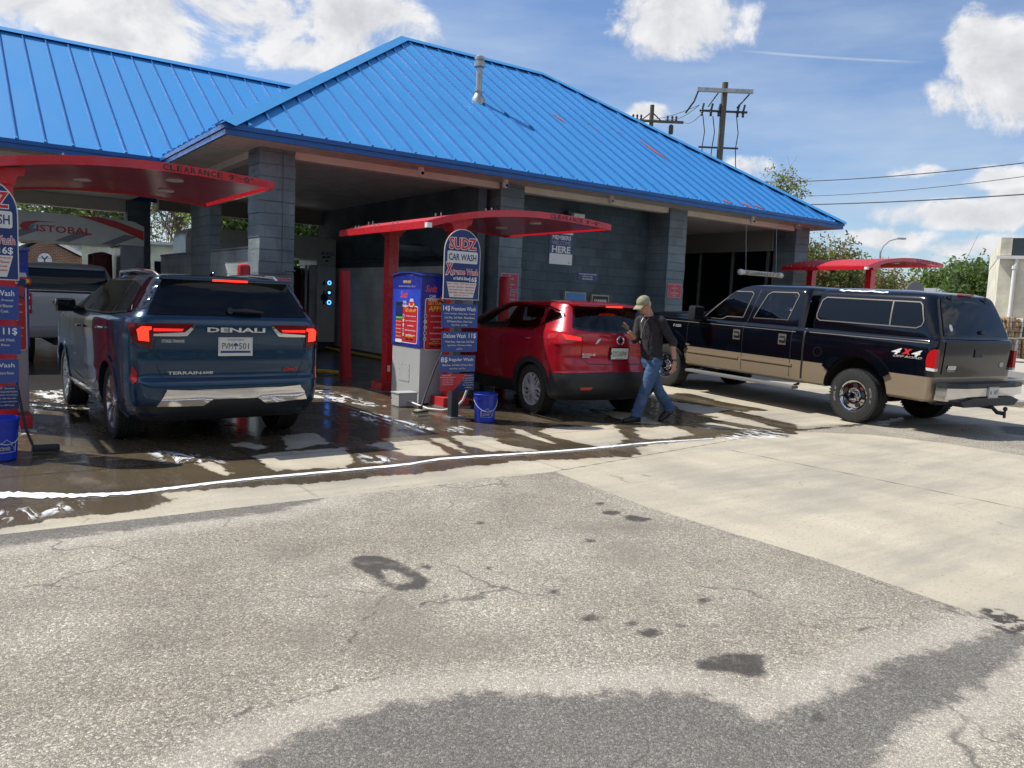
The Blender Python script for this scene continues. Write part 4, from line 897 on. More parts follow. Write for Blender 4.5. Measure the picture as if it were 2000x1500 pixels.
    if style == 'multi':                # split ten spoke machined wheel
        for k in range(10):
            a = 2 * PI * k / 10; spoke(a, .016, .011, .7, .84, .06, .09); spoke(a, .016, .011, .7, .84, .06, -.09)
            spoke(a + PI / 10, .008, .006, .55, .7, .06, 0, 1)
        b.lathe([(.001, h * .86), (.04, h * .85), (.062, h * .74), (.07, h * .5)], (0, 0, 0), 'x', 20, 0)
    elif style == 'cover':              # plastic cover with Y spokes
        for k in range(5):
            a = 2 * PI * k / 5 + .3; spoke(a, .032, .024, .84, .84, .04, 0, 0, rimr * .55)
            spoke(a + .03, .014, .017, .85, .84, rimr * .45, .3); spoke(a - .03, .014, .017, .85, .84, rimr * .45, -.3); spoke(a + PI / 5, .006, .012, .70, .74, .06, 0)
        b.lathe([(.001, h * .95), (.03, h * .95), (.036, h * .9), (.07, h * .88), (.075, h * .7)], (0, 0, 0), 'x', 24, 0)
    else:                               # chromed steel wheel with five openings
        b.lathe([(rimr - .012, h * .8), (rimr - .03, h * .62), (rimr - .05, h * .6), (rimr * .62, h * .72), (.1, h * .66), (.05, h * .6)], (0, 0, 0), 'x', 48, 0, cap=False)
        for k in range(5):
            a = 2 * PI * k / 5 + .2; n_ = Vector((0, math.cos(a), math.sin(a))); t_ = Vector((0, -math.sin(a), math.cos(a))); cc_ = n_ * rimr * .66 + Vector((h * .735, 0, 0))
            b.add([cc_ + n_ * .032 * math.cos(q * PI / 9) + t_ * .042 * math.sin(q * PI / 9) for q in range(18)], [tuple(range(18))], 2)
        b.lathe([(.001, h * 1.0), (.045, h * .99), (.052, h * .9), (.055, h * .66), (.095, h * .62), (.105, h * .5)], (0, 0, 0), 'x', 28, 0)
        for k in range(8): a = 2 * PI * k / 8; b.lathe([(.001, h * .8), (.012, h * .79), (.013, h * .6)], (0, .082 * math.cos(a), .082 * math.sin(a)), 'x', 8, 0)
    b.build('rim', [m_rim, M_alud, M_cavity], ty, smooth=40)
    return w
def seat(mb, x, y, z, w=.24, hd=True, ang=-.2):
    mb.box(x - w, x + w, y - .05, y + .45, z - .12, z + .06, c=.04)
    mb.T = Matrix.Translation((x, y, z)) @ Matrix.Rotation(ang * -1, 4, 'X'); mb.box(-w, w, -.1, .04, 0, .56, c=.05)
    if hd: mb.box(-.13, .13, -.1, .02, .62, .82, c=.05); mb.tube([(-.05, -.04, .5), (-.05, -.04, .66)], .008, 6); mb.tube([(.05, -.04, .5), (.05, -.04, .66)], .008, 6)
    mb.T = None
def np_plate(parent, sh, c, ax, w, h, txt, lines=(), frame=M_chrome, name='number_plate', mark=None, off=.02):
    l_, nn = sh.hit(c[0], c[1], ax); l_ = l_ + nn * off; ez = (Vector((0, 0, 1)) - nn * nn.z).normalized(); ex = ez.cross(nn).normalized()
    if ex.x < 0: ex = -ex
    b = MB(); b.obox(l_ - nn * .006, ex * (w / 2 + .008), nn * .008, ez * (h / 2 + .008), 0); b.obox(l_ + nn * .0012, ex * (w / 2 - .006), nn * .003, ez * (h / 2 - .006), 1)
    o = b.build(name, [frame, M_plate], parent); l = LT(); q = l_ + nn * .0048
    for s_, dx, dz, tw, th, mt in txt: l.put(s_, mt, q + ex * dx + ez * dz, ex, ez, w=tw, h=th, bold=.0)
    for poly, mt in lines: l.shape(poly, mt, q, ex, ez)
    l.build(o); return o

class GapB:
    """takes strips one by one and makes each a panel_gap part"""
    def __init__(s, t): s.t = t
    def add(s, vs, fs, m=0): b = MB(); b.add(vs, fs, 0); b.build('panel_gap', M_black, s.t)
    def build(s, *a, **k): pass
# ------------------------------------------------------------------ the blue SUV
M_suv = mat('steel_blue_metallic_paint', (.009, .038, .082), .22, .45, .5)
def build_suv():
    t = thing('parked_suv', 'dark metallic blue SUV with lit brake lamps waiting under the left canopy', 'SUV', (-1.37, -4.15, 0), R(1.97))
    rows = [(.26, .84, -.80, 3.50, .3, .35), (.34, .905, -.905, 3.6, .26, .34), (.44, .935, -.955, 3.66, .24, .34), (.60, .945, -.965, 3.68, .22, .34), (.655, .948, -.955, 3.68, .2, .34, 'c'),
            (.70, .948, -.925, 3.68, .19, .34), (.84, .95, -.935, 3.66, .18, .32, 'c'), (.96, .952, -.925, 3.6, .17, .32), (1.10, .95, -.93, 3.45, .17, .32), (1.19, .94, -.93, 3.05, .17, .32), (1.245, .915, -.915, 2.65, .17, .3, 'c'),
            (1.30, .875, -.875, 2.45, .17, .3), (1.45, .79, -.805, 2.05, .15, .28), (1.57, .715, -.745, 1.62, .13, .25), (1.615, .68, -.745, 1.4, .12, .22), (1.635, .64, -.70, 1.25, .12, .2), (1.652, .52, -.55, .95, .2, .25)]
    sh = Shell(rows, 3, crown=.06, side=.012)
    body = sh.mb.build('body', [M_suv, M_trim], t, smooth=28)
    cuts = []
    for wy in (0, 2.73):
        for s_ in (-1, 1): b = MB(); b.lathe([(.415, .55), (.415, 1.3)], (0, wy, .375), 'x', 40); b.v = [(x * s_, y, z) for x, y, z in b.v]; cuts.append((b, M_cavity))
    bool_cut(body, cuts); shade(body, 28)
    for ax in 'LR':
        for wy in (0, 2.73): b = MB(); sh.patch(ringpoly(wy, .375, .405, .475, -12, 192), ax, .012, .03, .05, b); b.build('wheel_arch_trim', M_suv, t, smooth=40)
        b = MB(); sh.patch([(.5, .25 + .02), (2.25, .27), (2.32, .40), (.44, .42)], ax, .014, .03, .1, b); b.build('sill_trim', M_suv, t, smooth=40)
    b = MB(); sh.patch([(-.86, .275), (.86, .275), (.86, .43), (.3, .43), (.22, .49), (-.22, .49), (-.3, .43), (-.86, .43)], 'B', .006, .02, .07, b); b.build('bumper_valance', M_trim, t, smooth=40)
    b = MB(); ch = [(-.71, .435), (-.30, .43), (-.215, .487), (.215, .487), (.30, .43), (.74, .45), (.71, .53), (.66, .585), (-.63, .575), (-.655, .52)]
    sh.patch(ch, 'B', .03, .03, .05, b); sh.line([(-.63, .572), (-.3, .555), (.3, .558), (.66, .58)], 'B', .03, .04, .05, b); b.build('chrome_bumper_trim', M_chrome, t, smooth=25)
    # rear glass and the black surround
    b = MB(); sh.patch([(-.77, 1.275), (.77, 1.275), (.68, 1.46), (.60, 1.605), (-.60, 1.605), (-.68, 1.46)], 'B', .006, .012, .06, b); b.build('rear_window', M_glass_dark, t, smooth=40)
    b = MB(); b.T = Matrix.Translation((.12, -.895, 1.33)); b.tube([(-.17, .0, 0), (.0, -.028, .008), (.17, -.005, -.01)], [.012, .02, .012], 8); b.lathe([(.03, -.02), (.03, .02)], (-.15, .01, 0), 'y', 12); b.build('rear_wiper', M_trim, t, smooth=50)
    b = MB(); b.box(-.63, .63, -.80, -.62, 1.607, 1.643, c=.014); b.build('spoiler', M_suv, t, smooth=40)
    b = MB(); b.box(-.17, .17, -.803, -.79, 1.605, 1.625); b.build('high_brake_lamp', M_lit, t)
    sg = MB()                           # side glass
    S = [[(2.0, 1.25), (1.12, 1.252), (1.06, 1.40), (1.0, 1.58), (1.1, 1.58), (1.35, 1.5), (1.72, 1.38)], [(1.06, 1.252), (.03, 1.262), (-.02, 1.4), (-.0, 1.585), (.94, 1.58), (1.0, 1.40)], [(-.12, 1.27), (-.66, 1.305), (-.52, 1.45), (-.42, 1.55), (-.14, 1.578), (-.1, 1.4)]]
    for ax in 'LR':
        for p in S: o = MB(); sh.patch(p, ax, .005, .01, .07, o); o.build('side_window', M_glass_dark, t, smooth=40)
    for ax in 'LR':
        for p in ([(1.06, 1.25), (1.13, 1.25), (1.01, 1.585), (.93, 1.585)], [(-.13, 1.265), (.04, 1.265), (-.0, 1.585), (-.15, 1.58)]): b = MB(); sh.patch(p, ax, .0035, .01, .05, b); b.build('pillar_trim', M_gloss_black, t, smooth=40)
        b = MB(); sh.patch([(-.44, 1.56), (-.70, 1.30), (-.80, 1.33), (-.70, 1.62), (.9, 1.635), (1.2, 1.6), (1.02, 1.585), (-.1, 1.59)], ax, .003, .01, .05, b); b.build('roof_side_trim', M_gloss_black, t, smooth=40)
    for ax in 'LR': b = MB(); sh.line([(2.05, 1.24), (1.1, 1.243), (.0, 1.252), (-.68, 1.295), (-.55, 1.44), (-.44, 1.555)], ax, .015, .009, .06, b); b.build('chrome_window_strip', M_chrome, t, smooth=40)
    b = GapB(t)
    for ax in 'LR':
        sh.line([(2.08, 1.22), (2.14, .9), (2.1, .55), (1.95, .42)], ax, .007, .0015, .05, b); sh.line([(1.05, 1.24), (1.03, .8), (1.02, .42)], ax, .007, .0015, .05, b)
        sh.line([(.02, 1.25), (-.1, 1.0), (.3, .84), (.44, .66), (.5, .42)], ax, .007, .0015, .05, b); sh.line([(1.95, .42), (1.0, .41), (.5, .42)], ax, .006, .0015, .05, b)
    sh.line([(-.66, 1.2), (-.725, 1.0), (-.71, .82), (-.65, .69), (0, .675), (.65, .69), (.71, .82), (.725, 1.0), (.66, 1.2)], 'B', .009, .0015, .05, b)
    b.build('panel_gaps', M_black, t)
    for ax in 'LR': b = MB(); sh.line([(1.95, .5), (1.4, .455), (.7, .5), (.52, .56)], ax, .03, .006, .06, b); b.build('chrome_sill_strip', M_chrome, t, smooth=40)
    for ax, s_ in (('L', -1), ('R', 1)):
        for yy, zz in ((1.32, 1.06), (.22, 1.10)):
            l_, nn = sh.hit(yy, zz, ax); b = MB(); b.tube([l_ + Vector((0, -.1, 0)), l_ + nn * .035 + Vector((0, -.06, .004)), l_ + nn * .04 + Vector((0, .05, 0)), l_ + Vector((0, .1, 0))], [.01, .016, .016, .01], 8); b.build('door_handle', M_chrome, t, smooth=50)
    # tail lamps
    for s_ in (-1, 1):
        f = (lambda p: p) if s_ < 0 else mirror
        b = MB(); sh.patch(f([(-.915, 1.19), (-.74, 1.195), (-.74, .965), (-.82, .985), (-.885, 1.03)]), 'B', .012, .02, .04, b); lo = b.build('tail_lamp', M_taildark, t, smooth=40)
        b = MB(); sh.patch(f([(-.735, 1.195), (-.375, 1.195), (-.45, 1.115), (-.735, 1.10)]), 'B', .012, .02, .04, b); b.build('lamp_blade', M_taildark, lo, smooth=40)
        b = MB(); sh.patch(f([(-.855, 1.135), (-.82, 1.165), (-.745, 1.165), (-.745, 1.14), (-.77, 1.13), (-.765, 1.03), (-.845, 1.04)]), 'B', .017, .0, .04, b); b.build('brake_light', M_lit, lo, smooth=40)
        b = MB(); sh.patch(f([(-.73, 1.152), (-.47, 1.15), (-.485, 1.128), (-.73, 1.125)]), 'B', .018, .0, .04, b); b.build('light_strip', M_litdim, lo, smooth=40)
        b = MB(); sh.patch(f([(-.73, 1.10), (-.46, 1.118), (-.375, 1.19), (-.37, 1.165), (-.44, 1.085), (-.52, 1.08), (-.73, 1.08)]), 'B', .018, .02, .04, b); b.build('chrome_lamp_trim', M_chrome, lo, smooth=40)
        b = MB(); sh.patch(f([(-.885, .80), (-.855, .735), (-.86, .66), (-.885, .63), (-.9, .68)]), 'B', .008, .01, .03, b); b.build('reflector', M_taillens, t, smooth=40)
        b = MB(); sh.line(f([(-.9, 1.01), (-.85, .95), (-.74, .935)])if s_ < 0 else f([(-.9, 1.01), (-.85, .95), (-.74, .935)])[::-1], 'B', .022, .01, .04, b); b.build('lamp_shoulder', M_suv, lo, smooth=40)
    for s_ in (-1, 1):                  # roof rails and mirrors
        b = MB(); pts = [(s_ * .585, -.52, 1.63), (s_ * .6, -.38, 1.67), (s_ * .61, .3, 1.692), (s_ * .6, 1.05, 1.68), (s_ * .58, 1.25, 1.6)]; b.tube(pts, [.012, .022, .022, .022, .012], 8); b.build('roof_rail', M_alu, t, smooth=50)
        b = MB(); b.T = Matrix.Translation((s_ * 1.02, 2.0, 1.27)); b.box(-.11, .11, -.06, .09, -.078, .078, c=.05); mo = b.build('door_mirror', M_gloss_black, t, smooth=50)
        b = MB(); b.T = Matrix.Translation((s_ * 1.02, 1.936, 1.27)); b.box(-.085, .085, -.004, .004, -.06, .06, c=.001); b.build('mirror_glass', M_glass_dark, mo); b = MB(); b.box(*sorted((s_ * .84, s_ * .96)), 1.99, 2.05, 1.235, 1.265); b.build('mirror_arm', M_gloss_black, mo)
    b = MB(); sh.patch([(-.54, -.5), (.54, -.5), (.5, 1.1), (-.5, 1.1)], 'T', .004, .01, .12, b); b.build('roof_panel', M_gloss_black, t, smooth=40)
    for ax in 'LR': b = MB(); sh.patch([(-.50, 1.565), (-.70, 1.305), (-.83, 1.305), (-.73, 1.6), (-.55, 1.61)], ax, .004, .01, .05, b); b.build('rear_pillar_trim', M_gloss_black, t, smooth=40)
    b = MB(); b.tube([(.0, -.2, 1.66), (.0, -.26, 1.70), (.0, -.3, 1.67)], [.03, .02, .005], 8); b.build('antenna_fin', M_gloss_black, t, smooth=50)
    for x in (-.93, .93):
        for y in (0, 2.73): wheel(t, x, y, .366, .235, .27, 'multi', M_alu)
    for q in (('DENALI', M_white_metal, (.02, 1.145), 'B', .56, .045, .012, .03), ('TERRAIN', M_white_metal, (-.46, .735), 'B', .3, .028, .01, .02), ('AWD', M_white_metal, (-.25, .735), 'B', .1, .025, .01, .04),
              ('STOKES-TRAINOR', M_white_metal, (-.56, 1.035), 'B', .2, .028, .01, .01), ('AWD', M_white_metal, (1.75, .72), 'L', .12, .03, .008, .03)):
        l = LT(); sh.text(l, *q[:7], bold=q[7]); l.build(t, 'badge_lettering')
    l = LT(); sh.text(l, 'GMC', MATS['sign_red_vinyl'], (.57, .755), 'B', .15, .035, .012, bold=.04); l.build(t, 'badge_lettering')
    nv = MATS['navy_sign_face']; bk = MATS['black_print']
    palm = [(-.004, -.03), (.004, -.03), (.003, .01), (.02, .0), (.025, .015), (.012, .03), (0, .036), (-.012, .03), (-.025, .015), (-.02, 0), (-.003, .01)]
    np_plate(t, sh, (.01, .985), 'B', .318, .165, [('PVM', -.08, .005, .098, .06, bk), ('501', .08, .005, .098, .06, bk), ('CS STOKES-TRAINOR', 0, .066, .16, .013, bk)],
             [(palm, nv), ([(-.145, -.062), (.145, -.062), (.145, -.04), (-.145, -.04)], nv)], off=.012)
    b = MB(); sh.patch([(-.36, 1.085), (.36, 1.085), (.22, .87), (-.22, .87)], 'B', .003, .01, .06, b); b.build('plate_recess', M_suv, t, smooth=40)
    return t
M_white_metal = mat('satin_silver_badge', (.7, .7, .7), .25, .6)
SUV = build_suv()

# ------------------------------------------------------------------ the red crossover
M_redcar = mat('red_metallic_paint', (.40, .008, .02), .25, .35, .7)
def build_red():
    t = thing('parked_crossover', 'dark red compact crossover with black lower cladding beside the price sign, nose towards the wash', 'crossover', (3.87, -4.24, 0), R(-3.6))
    rows = [(.25, .82, -.66, 3.30, .3, .35), (.33, .875, -.77, 3.42, .3, .38), (.46, .9, -.815, 3.48, .3, .4), (.60, .91, -.825, 3.5, .3, .4, 'c'), (.64, .912, -.80, 3.5, .3, .4, 'c'),
            (.74, .918, -.785, 3.5, .28, .4), (.86, .92, -.765, 3.45, .28, .4), (.98, .918, -.775, 3.3, .27, .4), (1.08, .905, -.77, 2.8, .26, .4), (1.16, .872, -.745, 2.5, .25, .4, 'c'),
            (1.24, .82, -.69, 2.25, .22, .38), (1.36, .755, -.61, 1.9, .2, .35), (1.47, .69, -.53, 1.6, .18, .3), (1.52, .655, -.51, 1.42, .16, .28), (1.55, .62, -.46, 1.25, .16, .25), (1.575, .5, -.28, .95, .2, .25)]
    sh = Shell(rows, 3, crown=.1, side=.015); body = sh.mb.build('body', [M_redcar, M_trim], t, smooth=28); cuts = []
    for wy in (0, 2.65):
        for s_ in (-1, 1): b = MB(); b.lathe([(.39, .55), (.39, 1.3)], (0, wy, .35), 'x', 40); b.v = [(x * s_, y, z) for x, y, z in b.v]; cuts.append((b, M_cavity))
    S = [[(1.78, 1.17), (.83, 1.175), (.74, 1.49), (.92, 1.49), (1.3, 1.38)], [(.75, 1.175), (.06, 1.185), (-.04, 1.24), (-.0, 1.48), (.66, 1.495)], [(-.12, 1.25), (-.42, 1.36), (-.36, 1.41), (-.08, 1.475)]]
    RW = [(-.68, 1.225), (-.45, 1.195), (0, 1.185), (.45, 1.195), (.68, 1.225), (.60, 1.4), (.55, 1.495), (-.55, 1.495), (-.60, 1.4)]
    for p in S: b = MB(); b.prism(p, -1.2, 1.2, 'x'); cuts.append((b, M_interior))
    b = MB(); b.prism(RW, -1.0, .2, 'y'); cuts.append((b, M_interior)); b = MB(); b.box(-.62, .62, -.42, 2.0, .8, 1.47); cuts.append((b, M_interior))
    b = MB(); b.prism([(-.55, 1.2), (.55, 1.2), (.5, 1.45), (-.5, 1.45)], 1.0, 3, 'y'); cuts.append((b, M_interior))
    bool_cut(body, cuts); shade(body, 28)
    for ax in 'LR':
        for p in S: o = MB(); sh.patch(p, ax, .001, .003, .07, o); o.build('side_window', M_glass, t, smooth=40)
    o = MB(); sh.patch(RW, 'B', .002, .003, .06, o); o.build('rear_window', M_glass, t, smooth=40)
    b = MB()
    for ax in 'LR':
        sh.patch([(.74, 1.17), (.84, 1.17), (.745, 1.50), (.66, 1.50)], ax, .003, .01, .05, b)
        sh.line([(1.8, 1.16), (.8, 1.165), (.05, 1.175), (-.08, 1.24), (-.45, 1.365), (-.38, 1.425), (-.05, 1.495), (.7, 1.505), (.95, 1.505), (1.3, 1.395), (1.8, 1.17)], ax, .022, .003, .05, b)
    sh.line(RW + [RW[0]], 'B', .03, .003, .05, b); b.build('window_trim', M_gloss_black, t, smooth=40)
    for ax in 'LR': b = MB(); sh.line([(1.8, 1.15), (.8, 1.153), (.06, 1.162)], ax, .016, .006, .05, b); b.build('chrome_window_strip', M_chrome, t, smooth=40)
    for ax in 'LR':
        for wy in (0, 2.65): b = MB(); sh.patch(ringpoly(wy, .35, .375, .455, -14, 194), ax, .012, .03, .05, b); b.build('wheel_arch_trim', M_trim, t, smooth=40)
        b = MB(); sh.patch([(.44, .26), (2.2, .26), (2.24, .43), (.42, .43)], ax, .012, .03, .1, b); b.build('sill_cladding', M_trim, t, smooth=40)
    b = MB(); sh.patch([(-.8, .27), (-.86, .45), (-.875, .625), (0, .64), (.875, .625), (.86, .45), (.8, .27)], 'B', .01, .02, .07, b)
    sh.patch([(-.79, .265), (-.43, .265), (-.45, .62), (-.62, .62)], 'L', .01, .02, .07, b); b.build('cladding', M_trim, t, smooth=40)
    b = MB(); sh.line([(-.875, .632), (-.5, .645), (0, .65), (.5, .645), (.875, .632)], 'B', .02, .014, .05, b); b.build('bumper_lip', M_redcar, t, smooth=40)
    b = MB(); b.box(-.6, .6, -.62, -.36, 1.515, 1.55, c=.016); b.build('spoiler', M_redcar, t, smooth=40); b = MB(); b.box(-.14, .14, -.624, -.6, 1.512, 1.532); b.build('high_brake_lamp', M_lit, t)
    b = GapB(t)
    for ax in 'LR': sh.line([(.79, 1.16), (.84, .8), (.8, .42)], ax, .008, .0015, .05, b); sh.line([(.0, 1.18), (-.12, 1.0), (.2, .82), (.42, .62), (.46, .42)], ax, .008, .0015, .05, b); sh.line([(1.85, 1.12), (1.9, .8), (1.8, .42)], ax, .008, .0015, .05, b)
    sh.line([(-.64, 1.18), (-.60, 1.0), (-.6, .84), (-.5, .755), (0, .74), (.5, .755), (.6, .84), (.6, 1.0), (.64, 1.18)], 'B', .009, .0015, .05, b)
    sh.line(ringpoly(-.2, 1.0, .07, .07, 0, 360)[:27], 'L', .006, .0015, .05, b); b.build('panel_gaps', M_black, t)
    for s_ in (-1, 1):
        f = (lambda p: p) if s_ < 0 else mirror; ax = 'L' if s_ < 0 else 'R'
        b = MB(); sh.patch([(-.5, 1.0), (-.62, 1.0), (-.70, 1.12), (-.60, 1.155), (-.3, 1.18), (-.38, 1.09)], ax, .012, .02, .04, b); sh.patch(f([(-.84, 1.17), (-.6, 1.13), (-.6, .985), (-.76, .99), (-.84, 1.02)]), 'B', .012, .02, .04, b); lo = b.build('tail_lamp', M_taillens, t, smooth=40)
        b = MB(); sh.patch(f([(-.595, 1.125), (-.3, 1.095), (-.34, 1.05), (-.42, .99), (-.595, .985)]), 'B', .012, .02, .04, b); b.build('inner_lens', M_taillens, lo, smooth=40)
        b = MB(); sh.patch(f([(-.36, 1.085), (-.315, 1.09), (-.37, 1.03), (-.41, 1.02)]), 'B', .016, .0, .04, b); b.build('reversing_lens', M_clearlens, lo, smooth=40)
        b = MB(); sh.patch(f([(-.82, 1.13), (-.62, 1.10), (-.62, 1.06), (-.80, 1.07)]), 'B', .016, 0, .04, b); b.build('brake_light', M_litdim, lo, smooth=40)
        b = MB(); sh.patch(f([(-.63, .45), (-.44, .45), (-.46, .41), (-.62, .41)]), 'B', .016, .01, .04, b); b.build('reflector', M_taillens, t, smooth=40)
        b = MB(); b.T = Matrix.Translation((s_ * .98, 1.8, 1.2)); b.box(-.1, .1, -.05, .08, -.07, .07, c=.04); b.build('door_mirror', M_redcar, t, smooth=50)
        for yy, zz in ((1.0, 1.0), (.12, 1.04)):
            l_, nn = sh.hit(yy, zz, ax); b = MB(); b.tube([l_ + Vector((0, -.1, 0)), l_ + nn * .03 + Vector((0, -.06, .004)), l_ + nn * .035 + Vector((0, .05, 0)), l_ + Vector((0, .09, 0))], [.01, .015, .015, .01], 8); b.build('door_handle', M_redcar, t, smooth=50)
    b = MB(); b.tube([(-.1, -.12, 1.59), (-.1, -.12, 1.6), (-.1, -.3, 1.76)], [.02, .006, .003], 6); b.box(-.13, -.07, -.17, -.05, 1.575, 1.6, c=.008); b.build('antenna', M_trim, t)
    b = MB()
    for x in (-.36, .36): seat(b, x, .95, .72)
    seat(b, -.33, .05, .75, .28); seat(b, .33, .05, .75, .28); b.build('seats', M_interior, t, smooth=50)
    b = MB(); b.box(-.6, .6, 1.6, 1.95, .9, 1.12, c=.05); b.lathe([(.17, -.012), (.19, 0), (.17, .012), (.165, 0)], (-.36, 1.5, 1.08), 'y', 24, cap=False); b.build('dashboard', M_trim, t, smooth=50)
    for x in (-.905, .905):
        for y in (0, 2.65): wheel(t, x, y, .345, .215, .232, 'cover', M_silver)
    l = LT(); sh.text(l, 'ROGUE', M_white_metal, (-.49, .88), 'B', .2, .03, .012, bold=.02); l.build(t, 'badge_lettering'); l = LT(); sh.text(l, 'SPORT', M_white_metal, (-.53, .845), 'B', .12, .022, .012, bold=.04); l.build(t, 'badge_lettering')
    l_, nn = sh.hit(.0, 1.07, 'B')
    b = MB(); b.lathe([(.045, -.01), (.058, 0), (.066, -.004), (.058, -.016), (.045, -.01)], l_ + Vector((0, -.012, 0)), 'y', 24, cap=False); b.obox(l_ + Vector((0, -.016, 0)), (.068, 0, 0), (0, .006, 0), (0, 0, .011)); b.build('badge', M_chrome, t, smooth=40)
    bk = MATS['black_print']; np_plate(t, sh, (.0, .895), 'B', .31, .16, [('225260W', .0, .0, .25, .068, bk), ('South Carolina', 0, -.062, .12, .013, bk)], [([(-.15, -.01), (-.13, -.01), (-.13, .015), (-.15, .015)], bk)], frame=M_gloss_black, off=.02)
    return t
RED = build_red()

# ------------------------------------------------------------------ the black pickup with a topper
M_blk = mat('black_paint', (.002, .003, .006), .1, 0, .25, spec=.4); M_tan = mat('champagne_lower_paint', (.30, .235, .16), .34, .3, .6)
M_pewter = mat('pewter_window_frame', (.13, .12, .105), .45, .2); M_tubs = mat('grey_running_board', (.16, .16, .16), .5)
def build_f():
    u, v = 8.07, -6.56
    t = thing('parked_pickup', 'long black and tan crew cab pickup with matching topper standing in the third lane', 'pickup', (u, v, -.0), 0); t.rotation_euler = (R(1.3), 0, R(-3.96))
    WB = 3.97; rows = [(.46, .93, -1.10, 4.75, .08, .1), (.5, .985, -1.14, 4.8, .08, .1), (.795, 1.0, -1.15, 4.85, .08, .1, 'c'), (.80, 1.0, -1.15, 4.85, .08, .1, 'c'), (1.0, 1.01, -1.16, 4.85, .08, .12), (1.2, 1.0, -1.17, 4.8, .08, .12), (1.28, .98, -1.17, 4.7, .08, .12, 'c'), (1.31, .95, -1.15, 4.6, .08, .12)]
    sh = Shell(rows, 3, rf=(.3, .35), crown=.02, side=.0)
    for i, f in enumerate(sh.mb.f):
        if len(f) == 4 and max(sh.mb.v[k][2] for k in f) < .8005: sh.mb.m[i] = 2
    body = sh.mb.build('body', [M_blk, M_trim, M_tan], t, smooth=30); cuts = []
    for wy in (0, WB):
        for s_ in (-1, 1): b = MB(); b.lathe([(.52, .5), (.52, 1.3)], (0, wy, .46), 'x', 44); b.v = [(x * s_, y, z) for x, y, z in b.v]; cuts.append((b, M_cavity))
    b = MB(); b.box(-.85, .85, 1.2, 3.2, .75, 1.5); cuts.append((b, M_interior)); bool_cut(body, cuts); shade(body, 30)
    # hood
    b = MB(); hs = [(1.29, .93, 2.9, 4.72, .1, .1), (1.33, .91, 2.9, 4.68, .1, .1), (1.38, .84, 2.9, 4.4, .1, .1), (1.42, .7, 2.9, 3.9, .1, .1)]; hd = Shell(hs, 2, rf=(.2, .3), crown=0, side=0); hd.mb.build('hood', [M_blk], t, smooth=40)
    # cab
    cr = [(1.30, .93, 1.02, 3.42, .1, .12), (1.36, .915, 1.02, 3.34, .1, .12), (1.6, .85, 1.04, 3.0, .1, .12), (1.8, .785, 1.07, 2.72, .1, .12), (1.87, .755, 1.09, 2.6, .1, .12), (1.925, .70, 1.13, 2.42, .1, .14), (1.95, .60, 1.2, 2.28, .12, .16)]
    cb = Shell(cr, 3, rf=(.25, .16), crown=0, side=0); cab = cb.mb.build('cab', [M_blk], t, smooth=30)
    S = [[(3.17, 1.335), (2.62, 1.34), (2.45, 1.40), (2.26, 1.40), (2.20, 1.78), (2.26, 1.82), (2.56, 1.82)], [(2.02, 1.395), (1.33, 1.415), (1.27, 1.78), (1.32, 1.835), (1.86, 1.83), (1.92, 1.79)]]
    S[0] = [(3.15, 1.335), (2.72, 1.335), (2.62, 1.385), (2.26, 1.39), (2.175, 1.79), (2.23, 1.825), (2.60, 1.82)]; S[1] = [(2.04, 1.395), (1.345, 1.405), (1.26, 1.80), (1.31, 1.84), (1.80, 1.835), (1.88, 1.79)]
    cuts = []
    for p in S: b = MB(); b.prism(p, -1.2, 1.2, 'x'); cuts.append((b, M_interior))
    b = MB(); b.box(-.72, .72, 1.16, 2.6, 1.2, 1.85); cuts.append((b, M_interior)); b = MB(); b.prism([(-.74, 1.38), (.74, 1.38), (.66, 1.8), (-.66, 1.8)], 2.3, 4.2, 'y'); cuts.append((b, M_interior)); bool_cut(cab, cuts); shade(cab, 30)
    o = MB(); cb.patch([(-.76, 1.36), (.76, 1.36), (.68, 1.82), (-.68, 1.82)], 'F', .002, .003, .08, o); o.build('windscreen', M_glass, t, smooth=40)
    for ax in 'LR':
        for p, g in zip(S, (M_glass, M_glass_t)): o = MB(); cb.patch(p, ax, .001, .003, .07, o); o.build('side_window', g, t, smooth=40)
    for ax in 'LR':
        for p in S: b = MB(); cb.line(p + [p[0], p[1]], ax, .015, .006, .05, b); b.build('window_frame', M_pewter, t, smooth=40)
    for ax in 'LR': b = MB(); cb.patch([(2.06, 1.34), (2.24, 1.34), (2.15, 1.86), (1.92, 1.86)], ax, .002, .01, .06, b); b.build('door_pillar', M_blk, t, smooth=40)
    # topper
    tr = [(1.315, .93, -1.16, .90, .12, .15), (1.40, .92, -1.13, .90, .12, .15), (1.6, .87, -1.05, .90, .12, .16), (1.8, .80, -.965, .90, .12, .16), (1.87, .765, -.93, .89, .12, .16), (1.915, .7, -.87, .87, .14, .18), (1.94, .58, -.75, .8, .2, .25)]
    tp = Shell(tr, 3, rf=(.12, .08), crown=.03, side=0); tp.mb.build('topper', [M_blk], t, smooth=30)
    W1 = rrect(1.18, .35, .09, .19, 1.61); W1 = [(y + (z - 1.61) * -.06, z) for y, z in W1]
    W2 = [(-.4, 1.44), (-.79, 1.44), (-.86, 1.48), (-.875, 1.53), (-.80, 1.74), (-.76, 1.775), (-.36, 1.785)]
    full = [(.74, 1.44), (.8, 1.47), (.815, 1.53), (.79, 1.74), (.73, 1.79), (-.76, 1.785), (-.80, 1.745), (-.885, 1.53), (-.87, 1.47), (-.80, 1.435)]
